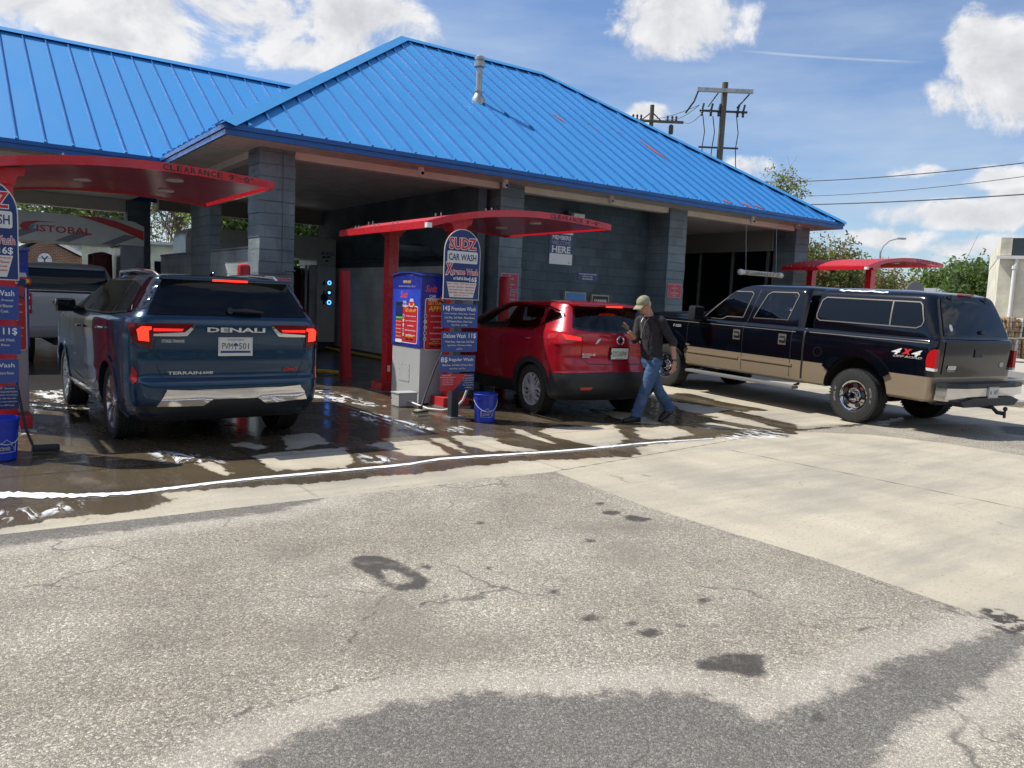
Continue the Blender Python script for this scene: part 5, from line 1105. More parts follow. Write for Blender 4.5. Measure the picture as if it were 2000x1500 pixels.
    for ax in 'LR':
        o = MB(); tp.patch(full, ax, .005, .01, .08, o); go = o.build('topper_window', M_glass_dark, t, smooth=40)
        b = MB(); tp.line(full + [full[0], full[1]], ax, .016, .012, .05, b); tp.line([(-.365, 1.79), (-.41, 1.44)], ax, .022, .012, .05, b); b.build('window_frame', M_pewter, go, smooth=40)
    b = MB(); tp.patch([(-.80, 1.35), (.80, 1.35), (.79, 1.42), (.70, 1.72), (.64, 1.865), (.5, 1.885), (-.5, 1.885), (-.64, 1.865), (-.70, 1.72), (-.79, 1.42)], 'B', .012, .01, .08, b); gl = b.build('rear_window', M_glass_dark, t, smooth=40)
    b = MB(); l_, nn = tp.hit(.08, 1.41, 'B'); b.obox(l_ + nn * .03, (.05, 0, 0), (0, .015, 0), (0, 0, .018)); b.build('handle', M_trim, gl)
    for x in (-.45, .4): b = MB(); l_, nn = tp.hit(x, 1.86, 'B'); b.tube([l_ + nn * .03 + Vector((0, 0, .03)), l_ + nn * .03 + Vector((.02, 0, -.06))], .012, 6); b.build('hinge', M_trim, gl)
    b = MB(); b.box(-.16, .16, -.93, -.87, 1.905, 1.93, c=.006); b.build('high_brake_lamp', M_taillens, t)
    b = MB(); l_, nn = tp.hit(-.62, 1.46, 'B'); ez = (Vector((0, 0, 1)) - nn * nn.z).normalized(); ex = ez.cross(nn).normalized(); b.add([l_ + nn * .0135 + ex * .035 * math.cos(a * PI / 8) + ez * .05 * math.sin(a * PI / 8) for a in range(16)], [tuple(range(16))]); b.build('sticker', M_white, gl)
    # tailgate and rear details
    b = MB(); sh.patch([(-.79, .84), (.79, .84), (.79, 1.275), (-.79, 1.275)], 'B', .01, .01, .09, b); tg = b.build('tailgate', M_blk, t, smooth=40)
    b = MB(); l_, nn = sh.hit(0, 1.13, 'B'); b.obox(l_ + nn * .014, (.1, 0, 0), (0, .008, 0), (0, 0, .055)); b.build('handle', M_trim, tg)
    b = MB(); l_, nn = sh.hit(.66, .97, 'B'); b.add([l_ + nn * .016 + Vector((.055 * math.cos(a * PI / 8), 0, .035 * math.sin(a * PI / 8))) for a in range(16)], [tuple(range(16))]); b.build('badge', M_chrome, tg)
    l = LT(); sh.text(l, 'F250', M_white_metal, (-.6, .93), 'B', .2, .06, .02, bold=.08, shear=.2); sh.text(l, 'SUPER DUTY', M_white_metal, (-.6, .885), 'B', .16, .018, .016); l.build(tg)
    for s_ in (-1, 1):
        f = (lambda p: p) if s_ < 0 else mirror; ax = 'L' if s_ < 0 else 'R'
        x0, x1 = sorted((s_ * .945, s_ * 1.02)); b = MB(); pr = [(-1.178, .925), (-1.055, .93), (-1.045, 1.02), (-1.055, 1.09), (-1.085, 1.15), (-1.13, 1.175), (-1.178, 1.175)]; b.prism(pr, x0, x1, 'x'); lo = b.build('tail_lamp', M_taillens, t)
        pr = [(-1.178, .885), (-1.065, .89), (-1.056, .928), (-1.178, .923)]; b = MB(); b.prism(pr, x0, x1, 'x'); b.build('reversing_lens', M_clearlens, lo)
        for wy in (0, WB): b = MB(); sh.patch(ringpoly(wy, .46, .505, .63, 30, 150, 20), ax, .035, .03, .05, b); b.build('wheel_arch_flare', M_blk, t, smooth=40)
        b = MB(); sh.patch([(2.22, .695), (3.42, .695), (3.42, .73), (2.22, .73)], ax, .014, .01, .1, b); b.build('door_moulding', M_tan, t, smooth=30)
        b = MB(); sh.patch([(1.12, .7), (2.14, .7), (2.14, .735), (1.12, .735)], ax, .014, .01, .1, b); b.build('door_moulding', M_tan, t, smooth=30)
        b = MB(); sh.line([(4.4, 1.235), (1.1, 1.235)], ax, .01, .004, .1, b); b.build('pinstripe', M_pewter, t, smooth=30); b = MB(); sh.line([(.85, 1.25), (-1.05, 1.25)], ax, .012, .004, .1, b); b.build('pinstripe', M_pewter, t, smooth=30)
        b = GapB(t); sh.line([(2.15, 1.3), (2.15, .48)], ax, .01, .002, .05, b); sh.line([(3.45, 1.3), (3.45, .48)], ax, .01, .002, .05, b); sh.line([(1.16, 1.3), (1.16, .48)], ax, .01, .002, .05, b); sh.line([(.93, 1.3), (.93, .48)], ax, .035, .002, .05, b)
        cb.line([(2.15, 1.32), (2.11, 1.5), (2.05, 1.86)], ax, .01, .003, .05, b); sh.line(ringpoly(.66, .97, .07, .07, 0, 360)[:27], ax, .006, .002, .05, b); b.build('panel_gaps', M_black, t)
        for yy in (2.28, 1.33):
            l_, nn = sh.hit(yy, 1.1, ax); b = MB(); b.obox(l_ + nn * .004, (.006, 0, 0), (0, .075, 0), (0, 0, .085), 0); b.obox(l_ + nn * .012, (.006, 0, 0), (0, .05, 0), (0, 0, .05), 1); b.obox(l_ + nn * .022, (.008, 0, 0), (0, .06, 0), (0, 0, .018), 0); b.build('door_handle', [M_pewter, M_black], t)
        b = MB(); xa, xb = sorted((s_ * .93, s_ * 1.09)); b.box(xa, xb, 1.0, 3.35, .35, .40, c=.02); b.tube([(s_ * .8, 1.1, .42), (s_ * 1.0, 1.1, .37)], .02, 6); b.tube([(s_ * .8, 3.2, .42), (s_ * 1.0, 3.2, .37)], .02, 6); b.build('running_board', M_tubs, t, smooth=40)
        b = MB(); b.T = Matrix.Translation((s_ * 1.13, 3.12, 1.4)); b.box(-.12, .12, -.06, .1, -.13, .13, c=.04); mo = b.build('door_mirror', M_trim, t, smooth=50); b = MB(); b.T = Matrix.Translation((s_ * 1.13, 3.055, 1.4)); b.box(-.095, .095, -.004, .004, -.1, .1); b.build('mirror_glass', M_glass_dark, mo)
        b = MB(); b.box(*sorted((s_ * .9, s_ * 1.05)), 3.1, 3.18, 1.3, 1.36); b.build('mirror_arm', M_trim, mo)
        sg_ = 1 if ax == 'L' else -1
        l = LT()
        for q in (('4', M_offwhite, (-.765 + .15 * sg_, 1.105), .15, .085), ('4', M_offwhite, (-.765 - .14 * sg_, 1.10), .15, .085), ('OFF ROAD', MATS['satin_silver_badge'], (-.78, 1.04), .42, .03)): sh.text(l, q[0], q[1], q[2], ax, q[3], q[4], .004, bold=.03, shear=.4)
        sh.text(l, 'x', M_signred, (-.765, 1.11), ax, .15, .08, .005, bold=.05, shear=.3); l.build(t, 'decal')
        l = LT(); sh.text(l, 'F-250', MATS['satin_silver_badge'], (3.72, 1.15), ax, .2, .05, .004, bold=.03); l.build(t, 'badge_lettering'); l = LT(); sh.text(l, 'V8 TURBO', MATS['satin_silver_badge'], (3.5, .83), ax, .26, .03, .004, bold=.02); l.build(t, 'badge_lettering')
    # chrome step bumper, hitch
    b = MB(); pr = [(-.97, -1.2), (-.95, -1.34), (-.6, -1.42), (.6, -1.42), (.95, -1.34), (.97, -1.2)]
    b.prism(pr, .57, .68, 'z'); b.prism([(x * .93, y + .05) for x, y in pr], .5, .57, 'z'); bu = b.build('bumper', M_chrome, t, smooth=20)
    b = MB(); b.prism([(x * 1.0, y + .002) for x, y in pr], .682, .74, 'z'); b.build('step_pad', M_trim, bu)
    b = MB(); b.prism([(-.65, .43), (.6, .43), (.72, .5), (.5, .56), (-.45, .55), (-.75, .5)], -1.43, -1.25, 'y'); b.build('lower_valance', M_trim, bu)
    b = MB(); b.box(-.09, .09, -1.0, 1.0, .42, .5); b.box(-.75, .75, -1.1, -1.0, .42, .5); b.tube([(0, -1.0, .42), (0, -1.45, .42), (0, -1.52, .36), (0, -1.62, .36)], .028, 8); b.tube([(0, -1.62, .36), (0, -1.62, .40)], .015, 8); b.lathe([(.005, -.03), (.022, -.022), (.03, 0), (.022, .022), (.005, .03)], (0, -1.62, .425), n=14); b.tube([(0, -1.62, .36), (0, -1.62, .30)], .018, 8); b.build('tow_hitch', M_trim, t, smooth=50)
    class P_:
        def hit(s, a, z, ax): return Vector((a, -1.422, z)), Vector((0, -1, 0))
    np_plate(t, P_(), (.02, .62), 'B', .24, .14, [('4', -.08, 0, .04, .06, MATS['black_print']), ('APT', .05, 0, .1, .06, MATS['black_print'])], frame=M_steel, off=.012)
    b = MB(); b.box(-.85, .85, 1.0, 4.6, .5, .75); b.lathe([(.055, -.5), (.055, .5)], (0, 0, .4), 'x', 12); b.lathe([(.12, -.12), (.12, .12)], (0, 0, .4), 'x', 14); b.lathe([(.055, -.7), (.055, .7)], (0, WB, .4), 'x', 12); b.build('chassis', M_cavity, t)
    b = MB()
    for x in (-.38, .38): seat(b, x, 2.0, 1.0); seat(b, x, 1.25, 1.0, .3)
    b.build('seats', M_interior_lt, t, smooth=50)
    b = MB(); b.box(-.7, .7, 2.75, 3.1, 1.1, 1.36, c=.05); b.lathe([(.18, -.014), (.2, 0), (.18, .014), (.175, 0)], (-.4, 2.6, 1.36), 'y', 28, cap=False); b.box(-.55, -.25, 2.59, 2.61, 1.35, 1.37); b.build('dashboard', M_trim, t, smooth=50)
    for x in (-1.0, 1.0):
        for y in (0, WB): wheel(t, x, y, .395, .265, .225, 'steel', M_chrome, letters='WRANGLER' if x < 0 and False else 'RADIAL AT')
    b = MB(); rd = random.Random(2); tp.line([(.6 - i * .035, 1.905 + rd.uniform(-.008, .006)) for i in range(24)], 'L', .016, .004, .03, b); b.build('foam_drips', M_foam, t)
    return t
TRUCK = build_f()

# ------------------------------------------------------------------ the silver pickup in the left bay
def build_s():
    t = thing('pickup_in_wash', 'silver grey pickup under the wash gantry in the left bay, seen from behind', 'pickup', (-1.52, 5.0, 0), R(1))
    M_s = mat('silver_grey_paint', (.36, .365, .375), .3, .5, 1)
    rows = [(.5, .93, -1.12, 4.4, .08, .1), (.56, .985, -1.14, 4.5, .08, .1), (.8, 1.0, -1.14, 4.5, .08, .1), (1.05, 1.0, -1.14, 4.5, .08, .1), (1.25, .985, -1.14, 4.4, .08, .1, 'c'), (1.33, .96, -1.13, 4.2, .08, .1)]
    sh = Shell(rows, 2, rf=(.3, .4), crown=.02, side=0); body = sh.mb.build('body', [M_s, M_trim], t, smooth=30)
    cuts = []
    for wy in (0, 3.7):
        for s_ in (-1, 1): b = MB(); b.lathe([(.5, .5), (.5, 1.3)], (0, wy, .42), 'x', 30); b.v = [(x * s_, y, z) for x, y, z in b.v]; cuts.append((b, M_cavity))
    b = MB(); b.box(-.8, .8, -1.0, .72, .95, 1.6); cuts.append((b, M_trim)); bool_cut(body, cuts); shade(body, 30)
    cb = Shell([(1.32, .93, .75, 3.0, .1, .1), (1.6, .85, .80, 2.6, .1, .1), (1.82, .76, .9, 2.3, .1, .12), (1.90, .7, .98, 2.1, .12, .15), (1.92, .55, 1.1, 1.9, .12, .15)], 3, rf=(.2, .2), crown=0, side=0); cb.mb.build('cab', [M_s], t, smooth=35)
    b = MB(); cb.patch([(-.8, 1.36), (.8, 1.36), (.70, 1.8), (-.70, 1.8)], 'B', .006, .01, .08, b); b.build('rear_window', M_glass_dark, t, smooth=40)
    b = MB(); sh.patch([(-.80, .72), (.80, .72), (.80, 1.30), (-.80, 1.30)], 'B', .01, .01, .1, b); tg = b.build('tailgate', M_s, t, smooth=30); b = MB(); b.box(.1 - .6, -.3, -1.165, -1.15, 1.14, 1.18); b.build('handle', M_trim, tg)
    for s_ in (-1, 1):
        x0, x1 = sorted((s_ * .83, s_ * .985)); b = MB(); b.box(x0, x1, -1.17, -1.0, .95, 1.32, c=.01); lo = b.build('tail_lamp', M_taillens, t); b = MB(); b.box(x0 + .03, x1 - .03, -1.176, -1.171, 1.02, 1.09); b.box(x0 + .03, x1 - .03, -1.176, -1.171, 1.2, 1.25); b.build('clear_lens', M_clearlens, lo)
    b = MB(); b.box(-.95, .95, -1.3, -1.16, .52, .70, c=.03); b.build('bumper', mat('grey_bumper', (.2, .2, .21), .35, .5), t, smooth=40)
    b = MB(); b.box(-.5, .5, -1.25, 3, .38, .5); b.build('chassis', M_cavity, t)
    for x in (-.98, .98):
        for y in (0, 3.7): wheel(t, x, y, .4, .27, .25, 'cover', M_silver)
build_s()

# ================================================================== GROUND
def sst(a, b, x): t = np.clip((x - a) / (b - a), 0, 1); return t * t * (3 - 2 * t)
def riseN(u, v): return np.minimum(.10, .024 * np.maximum(0, v + 6.3)) * sst(5, 7, u) * (1 - sst(10.3, 12.3, u)) * (1 - sst(-1.6, -.3, v))
def gp(px, py):                      # ground point under a traced outline point, following the rise
    z = 0
    for _ in range(4): p = gr(px, py, z); z = float(riseN(np.array(p.x), np.array(p.y)))
    return (p.x, p.y)
def sdf(X, Y, poly):
    """signed distance, positive inside"""
    d = np.full(X.shape, 1e9); ins = np.zeros(X.shape, bool); n = len(poly)
    for i in range(n):
        ax, ay = poly[i]; bx, by = poly[(i + 1) % n]; ex, ey = bx - ax, by - ay
        t = np.clip(((X - ax) * ex + (Y - ay) * ey) / (ex * ex + ey * ey + 1e-12), 0, 1)
        d = np.minimum(d, (X - ax - t * ex) ** 2 + (Y - ay - t * ey) ** 2)
        c = ((ay > Y) != (by > Y)) & (X < (bx - ax) * (Y - ay) / (by - ay + 1e-12) + ax); ins ^= c
    d = np.sqrt(d); return np.where(ins, d, -d)
def pline(X, Y, pts):
    d = np.full(X.shape, 1e9)
    for (ax, ay), (bx, by) in zip(pts, pts[1:]):
        ex, ey = bx - ax, by - ay; t = np.clip(((X - ax) * ex + (Y - ay) * ey) / (ex * ex + ey * ey + 1e-12), 0, 1)
        d = np.minimum(d, (X - ax - t * ex) ** 2 + (Y - ay - t * ey) ** 2)
    return np.sqrt(d)
G = lambda L_: [gp(*p) for p in L_]
x0, x1, y0, y1, st = -9.0, 14.0, -13.4, 0.0, .034
nx, ny = int((x1 - x0) / st) + 1, int((y1 - y0) / st) + 1
gx, gy = np.meshgrid(np.linspace(x0, x1, nx), np.linspace(y0, y1, ny)); X, Y = gx.ravel(), gy.ravel()
conc = [(-12, -7.32), (.9, -7.34)] + [gp(1250, 985), gp(1400, 1032), gp(1600, 1092), gp(1850, 1180), gp(1935, 1205), gp(2040, 1262)] + [(6, -15), (16, -13)] + G([(2000, 890), (1850, 866), (1700, 849), (1560, 843), (1400, 846), (1480, 838), (1640, 828), (2000, 829)]) + [(16, -7.2), (16, 2), (-12, 2)]
A = {}
A['conc'] = sdf(X, Y, conc)
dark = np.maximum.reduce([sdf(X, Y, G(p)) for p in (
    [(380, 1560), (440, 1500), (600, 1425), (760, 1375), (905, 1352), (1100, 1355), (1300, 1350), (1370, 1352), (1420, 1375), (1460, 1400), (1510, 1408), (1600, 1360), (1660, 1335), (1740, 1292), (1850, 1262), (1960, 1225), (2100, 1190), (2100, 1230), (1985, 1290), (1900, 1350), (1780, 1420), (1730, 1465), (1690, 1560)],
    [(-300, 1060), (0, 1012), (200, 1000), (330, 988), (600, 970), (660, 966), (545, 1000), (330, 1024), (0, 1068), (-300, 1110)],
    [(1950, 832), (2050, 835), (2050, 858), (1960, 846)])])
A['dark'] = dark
def blob(px, py, rx, ry, n=14, seed=0, j=.25):
    r_ = random.Random(seed); return G([(px + rx * math.cos(2 * PI * k / n) * (1 + r_.uniform(-j, j)), py + ry * math.sin(2 * PI * k / n) * (1 + r_.uniform(-j, j))) for k in range(n)])
oil = sdf(X, Y, G([(1350, 1303), (1370, 1290), (1400, 1277), (1440, 1275), (1490, 1278), (1499, 1290), (1492, 1300), (1496, 1315), (1480, 1324), (1450, 1320), (1410, 1310), (1380, 1310)]))
for (a, b_, c, d, s_) in ((1195, 1002, 18, 5, 1), (1250, 1014, 22, 5, 2), (1230, 1010, 12, 4, 6), (1270, 1236, 22, 8, 3), (1375, 1174, 16, 7, 4), (1080, 1155, 9, 4, 5), (830, 1107, 14, 5, 7), (1330, 1222, 10, 5, 8), (938, 1022, 9, 4, 9), (955, 1110, 6, 3, 10), (1150, 1056, 12, 3, 11), (1155, 1208, 22, 7, 12), (1172, 984, 10, 3, 13), (1595, 1400, 14, 8, 14), (1235, 1218, 10, 5, 15)):
    oil = np.maximum(oil, sdf(X, Y, blob(a, b_, c, d, 12, s_)))
ring = np.minimum(sdf(X, Y, G([(678, 1098), (700, 1086), (745, 1086), (780, 1098), (805, 1110), (838, 1130), (826, 1150), (780, 1154), (745, 1144), (725, 1124), (705, 1114)])), -sdf(X, Y, G([(745, 1112), (770, 1112), (800, 1128), (805, 1140), (780, 1143), (757, 1132)])))
oil = np.maximum(oil, ring); A['oil'] = oil
faint = np.maximum.reduce([sdf(X, Y, blob(*q)) for q in ((640, 1115, 34, 14, 12, 21), (900, 1265, 90, 38, 14, 22), (740, 1190, 90, 30, 14, 23), (600, 1245, 60, 26, 12, 24), (1230, 1080, 60, 20, 12, 25), (1215, 1030, 90, 16, 12, 26), (800, 1250, 110, 40, 12, 27), (560, 1080, 50, 15, 12, 28))]); A['faint'] = faint
wet = sdf(X, Y, G([(-400, 1075), (0, 1036), (110, 1016), (318, 988), (352, 976), (330, 966), (430, 955), (600, 943), (660, 938), (830, 924), (900, 913), (1000, 902), (1100, 897), (1225, 893), (1262, 884), (1250, 872), (1330, 862), (1400, 853), (1540, 853), (1560, 842), (1700, 829), (1760, 824), (1760, 821), (1560, 838), (1420, 838), (1385, 836), (1370, 822), (1400, 815), (1330, 800), (1310, 785), (1240, 772), (1180, 760), (1100, 730)]) + [(6, 0), (6, 1), (-12, 1), (-12, -7)])
dry = [[(488, 890), (560, 882), (668, 875), (697, 895), (690, 903), (675, 912), (560, 918), (535, 920)], [(729, 868), (770, 862), (824, 860), (845, 868), (881, 887), (850, 892), (800, 890), (776, 883)],
       [(846, 857), (860, 857), (885, 866), (917, 884), (905, 885), (880, 874)], [(888, 853), (905, 850), (941, 850), (970, 858), (992, 868), (1052, 880), (1040, 882), (959, 881), (930, 872), (905, 869)],
       [(1002, 837), (1019, 838), (1035, 848), (1097, 866), (1082, 868), (1045, 858), (1015, 846)], [(1052, 842), (1060, 836), (1110, 834), (1195, 830), (1212, 845), (1222, 858), (1190, 874), (1150, 868), (1120, 862), (1080, 850)],
       [(1240, 835), (1310, 832), (1340, 842), (1362, 850), (1300, 856), (1260, 857), (1245, 848)], [(380, 905), (410, 903), (460, 925), (440, 928)], [(430, 868), (480, 864), (540, 872), (500, 880)],
       [(560, 850), (610, 846), (650, 865), (600, 874), (560, 878)], [(1180, 800), (1230, 806), (1300, 830), (1240, 826), (1190, 812)]]
for q in dry: wet = np.minimum(wet, -sdf(X, Y, G(q)))
for q in ([(1352, 812), (1420, 822), (1520, 840), (1490, 844), (1430, 832), (1350, 818)], [(1420, 800), (1480, 812), (1570, 834), (1540, 840), (1470, 822), (1405, 806)], [(1290, 770), (1345, 768), (1400, 782), (1500, 801), (1450, 804), (1380, 793), (1305, 783)], [(1230, 792), (1300, 800), (1400, 820), (1370, 826), (1290, 812)],
          [(1850, 775), (1930, 768), (2050, 790), (1990, 796), (1890, 784)], [(1700, 826), (1760, 815), (1770, 822), (1720, 832)], [(490, 905), (560, 925), (620, 940), (600, 944), (540, 935)]): wet = np.maximum(wet, sdf(X, Y, G(q)))
A['wet'] = wet
foam = np.maximum.reduce([sdf(X, Y, G(q)) for q in ([(50, 740), (130, 728), (200, 735), (250, 760), (245, 800), (200, 812), (120, 800), (70, 800), (60, 830), (110, 835), (90, 845), (40, 850)], [(-200, 1010), (0, 1000), (80, 990), (170, 976), (150, 992), (60, 1012), (-200, 1050)], [(1390, 858), (1420, 846), (1470, 838), (1545, 842), (1545, 852), (1470, 858), (1420, 862)],
          [(560, 755), (620, 760), (700, 775), (740, 795), (640, 782), (560, 772)], [(690, 800), (760, 812), (850, 838), (810, 850), (740, 830), (690, 812)], [(870, 838), (905, 832), (925, 842), (880, 848)], [(290, 880), (370, 885), (440, 905), (330, 905)], [(700, 885), (760, 895), (790, 905), (720, 905)], [(1690, 824), (1760, 818), (1770, 826), (1700, 830)], [(1900, 775), (1960, 765), (2050, 772), (2000, 785), (1920, 788)])])
A['foam'] = foam
jl = [[(-1.36, -7.3), (-1.34, -2.2)], [(1.05, -7.3), (1.05, -2)], [(3.45, -7.3), (3.9, -13)], [(6.1, -6.2), (6.1, -1)], [(.9, -7.34), (4.6, -6.75)], [(-9, -5.72), (12, -5.6)], [(-9, -2.2), (12, -2.2)], [(8.6, -6.2), (8.6, -1)], [(11.5, -7), (11.5, 0)]]
A['joint'] = np.minimum.reduce([pline(X, Y, q) for q in jl])
jit = lambda L_, s: [(p[0] + random.uniform(-s, s), p[1] + random.uniform(-s, s)) for p in L_]
def crack(pts, n=14): P = G(pts); o = []; [o.extend([(a[0] + (b[0] - a[0]) * k / n, a[1] + (b[1] - a[1]) * k / n) for k in range(n)]) for a, b in zip(P, P[1:])]; return jit(o, .02)
ck = [crack([(810, 1186), (880, 1160), (960, 1146), (1010, 1148)]), crack([(450, 1400), (490, 1385), (590, 1365), (680, 1335), (780, 1312)]), crack([(660, 1285), (700, 1220), (760, 1160)]), crack([(1700, 1225), (1780, 1215), (1850, 1190), (1880, 1200), (1940, 1210)]), crack([(0, 1068), (330, 1024), (545, 1000)]), crack([(300, 1060), (430, 1050), (520, 1068)]),
      crack([(1560, 1220), (1650, 1235), (1700, 1225)]), crack([(1250, 990), (1400, 1035), (1600, 1098), (1850, 1183), (1935, 1207)]), crack([(0, 1150), (100, 1142), (240, 1160)]), crack([(1085, 922), (800, 948), (620, 968)])]
A['crack'] = np.minimum.reduce([pline(X, Y, q) for q in ck])
A['debris'] = sdf(X, Y, G([(1925, 1190), (1960, 1192), (2060, 1240), (2060, 1262), (1990, 1240), (1940, 1225)]))
Z = riseN(X, Y)
me = bpy.data.meshes.new('forecourt'); me.vertices.add(nx * ny); me.vertices.foreach_set('co', np.stack([X, Y, Z], 1).ravel())
i = np.arange((nx - 1) * (ny - 1)); r_ = i // (nx - 1); c_ = i % (nx - 1); a = r_ * nx + c_
F = np.stack([a, a + 1, a + nx + 1, a + nx], 1).ravel(); me.loops.add(len(F)); me.loops.foreach_set('vertex_index', F)
me.polygons.add(len(i)); me.polygons.foreach_set('loop_start', np.arange(len(i)) * 4); me.polygons.foreach_set('loop_total', np.full(len(i), 4)); me.update(calc_edges=True)
for k, v in A.items():
    at_ = me.attributes.new(k, 'FLOAT', 'POINT'); at_.data.foreach_set('value', np.clip(v, -2, 2).astype(np.float32))
fc = bpy.data.objects.new('forecourt', me); COL.objects.link(fc); fc['kind'] = 'structure'

def ground_mat():
    m = bpy.data.materials.new('forecourt_surface'); m.use_nodes = True; nt = m.node_tree; b = nt.nodes['Principled BSDF']; L_ = nt.links.new
    tc = N(nt, 'ShaderNodeTexCoord').outputs['Object']
    def noise(sc, det=4, rough=.6, stretch=None, rot=0):
        v = tc
        if stretch: mp = N(nt, 'ShaderNodeMapping'); mp.inputs['Scale'].default_value = stretch; mp.inputs['Rotation'].default_value = (0, 0, rot); L_(tc, mp.inputs[0]); v = mp.outputs[0]
        n = N(nt, 'ShaderNodeTexNoise', i_Scale=sc, i_Detail=float(det), i_Roughness=rough); L_(v, n.inputs['Vector']); return n.outputs[0]
    def attr(n): a = N(nt, 'ShaderNodeAttribute'); a.attribute_name = n; return a.outputs['Fac']
    def mth(op, a, b_=None, c=None):
        n = N(nt, 'ShaderNodeMath', operation=op)
        for k, q in enumerate((a, b_, c)):
            if q is None: continue
            if isinstance(q, (int, float)): n.inputs[k].default_value = q
            else: L_(q, n.inputs[k])
        return n.outputs[0]
    def mask(a, n, amp, e):          # smooth threshold of distance plus noise
        v = mth('MULTIPLY_ADD', mth('SUBTRACT', n, .5), amp, attr(a) if isinstance(a, str) else a)
        r = N(nt, 'ShaderNodeMapRange', interpolation_type='SMOOTHSTEP'); r.inputs[1].default_value = -e; r.inputs[2].default_value = e; L_(v, r.inputs[0]); return r.outputs[0]
    def rng(v, a, b_, c=0, d=1):
        r = N(nt, 'ShaderNodeMapRange'); L_(v, r.inputs[0])
        for k, q in enumerate((a, b_, c, d)): r.inputs[k + 1].default_value = q
        return r.outputs[0]
    def mix(f, a, b_, mode='MIX'):
        n = N(nt, 'ShaderNodeMix', data_type='RGBA', blend_type=mode)
        if isinstance(f, (int, float)): n.inputs[0].default_value = f
        else: L_(f, n.inputs[0])
        for k, q in ((6, a), (7, b_)):
            if isinstance(q, tuple): n.inputs[k].default_value = (*q, 1)
            else: L_(q, n.inputs[k])
        return n.outputs[2]
    vor = N(nt, 'ShaderNodeTexVoronoi', i_Scale=125.0); L_(tc, vor.inputs['Vector']); sp = N(nt, 'ShaderNodeSeparateXYZ'); L_(vor.outputs['Color'], sp.inputs[0])
    vd = N(nt, 'ShaderNodeTexVoronoi', i_Scale=125.0, feature='DISTANCE_TO_EDGE'); L_(tc, vd.inputs['Vector'])
    nf_, nm, nl_, nb_ = noise(60, 3), noise(9, 6, .7), noise(.9, 5), noise(2.6, 6, .65)
    # asphalt: light worn aggregate
    agg = mix(rng(sp.outputs[0], .0, 1), (.205, .188, .155), (.56, .515, .425)); agg = mix(rng(vd.outputs['Distance'], .0, .12, .85, 0), agg, (.075, .07, .065)); agg = mix(rng(sp.outputs[1], .93, .95), agg, (.62, .58, .52))
    agg = mix(.78, agg, mix(rng(nl_, .35, .65), (.76, .71, .66), (1.16, 1.14, 1.1)), 'MULTIPLY'); agg = mix(.7, agg, mix(rng(nb_, .35, .7), (.84, .84, .84), (1.1, 1.08, 1.05)), 'MULTIPLY')
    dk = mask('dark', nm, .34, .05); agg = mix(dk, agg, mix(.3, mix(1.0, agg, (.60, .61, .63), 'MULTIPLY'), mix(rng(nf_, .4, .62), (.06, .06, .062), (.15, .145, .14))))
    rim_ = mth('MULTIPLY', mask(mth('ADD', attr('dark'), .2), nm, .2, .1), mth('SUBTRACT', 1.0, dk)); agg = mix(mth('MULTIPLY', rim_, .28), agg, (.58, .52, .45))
    agg = mix(mth('MULTIPLY', mask('faint', nm, .6, .16), .5), agg, (.17, .145, .115)); agg = mix(mth('MULTIPLY', mask('oil', nm, .09, .02), rng(nm, .3, .5, .55, .88)), agg, (.035, .031, .028))
    wv = N(nt, 'ShaderNodeMapping'); L_(tc, wv.inputs[0]); wn = N(nt, 'ShaderNodeTexNoise', i_Scale=1.4, i_Detail=5.0); L_(tc, wn.inputs['Vector']); wa = N(nt, 'ShaderNodeVectorMath', operation='MULTIPLY_ADD'); L_(wn.outputs['Color'], wa.inputs[0]); wa.inputs[1].default_value = (.9, .9, 0); L_(tc, wa.inputs[2])
    vc = N(nt, 'ShaderNodeTexVoronoi', i_Scale=.75, feature='DISTANCE_TO_EDGE'); L_(wa.outputs[0], vc.inputs['Vector']); crk = mth('MULTIPLY', rng(vc.outputs['Distance'], .002, .009, 1, 0), rng(nl_, .5, .58)); agg = mix(mth('MULTIPLY', crk, .6), agg, (.05, .046, .04))
    # concrete
    ns = noise(1.6, 6, .6, (1.0, .28, 1), .25); nsc = noise(5, 7, .72)
    cc = mix(rng(ns, .32, .68), (.36, .315, .235), (.56, .495, .375)); cc = mix(rng(nsc, .35, .7, 0, .55), cc, (.44, .39, .3)); cc = mix(rng(nf_, .38, .62, 0, .6), cc, (.40, .35, .265)); cc = mix(rng(noise(30, 4, .75), .56, .66, 0, .55), cc, (.2, .185, .16))
    sv = N(nt, 'ShaderNodeTexVoronoi', i_Scale=9.0); L_(tc, sv.inputs['Vector']); cc = mix(mth('MULTIPLY', rng(sv.outputs['Distance'], .05, .02), .8), cc, (.08, .07, .06))
    sx = N(nt, 'ShaderNodeSeparateXYZ'); L_(tc, sx.inputs[0]); sid = N(nt, 'ShaderNodeTexWhiteNoise', noise_dimensions='2D'); cb = N(nt, 'ShaderNodeCombineXYZ'); L_(mth('FLOOR', mth('MULTIPLY', mth('SUBTRACT', sx.outputs[0], 1.05), .4)), cb.inputs[0]); L_(mth('FLOOR', mth('MULTIPLY', mth('ADD', sx.outputs[1], 5.7), .33)), cb.inputs[1]); L_(cb.outputs[0], sid.inputs[0])
    cc = mix(.0, cc, (.3, .3, .3)); gst = noise(.8, 7, .7, (.35, 1.6, 1), -.12); cc = mix(rng(gst, .45, .64, 0, .7), cc, (.25, .235, .205)); cc = mix(rng(noise(12, 5, .8), .6, .75, 0, .5), cc, (.22, .2, .17))
    cc = mix(mth('MULTIPLY', mth('MULTIPLY', rng(vc.outputs['Distance'], .0015, .006, 1, 0), rng(nb_, .52, .6)), .45), cc, (.1, .085, .07))
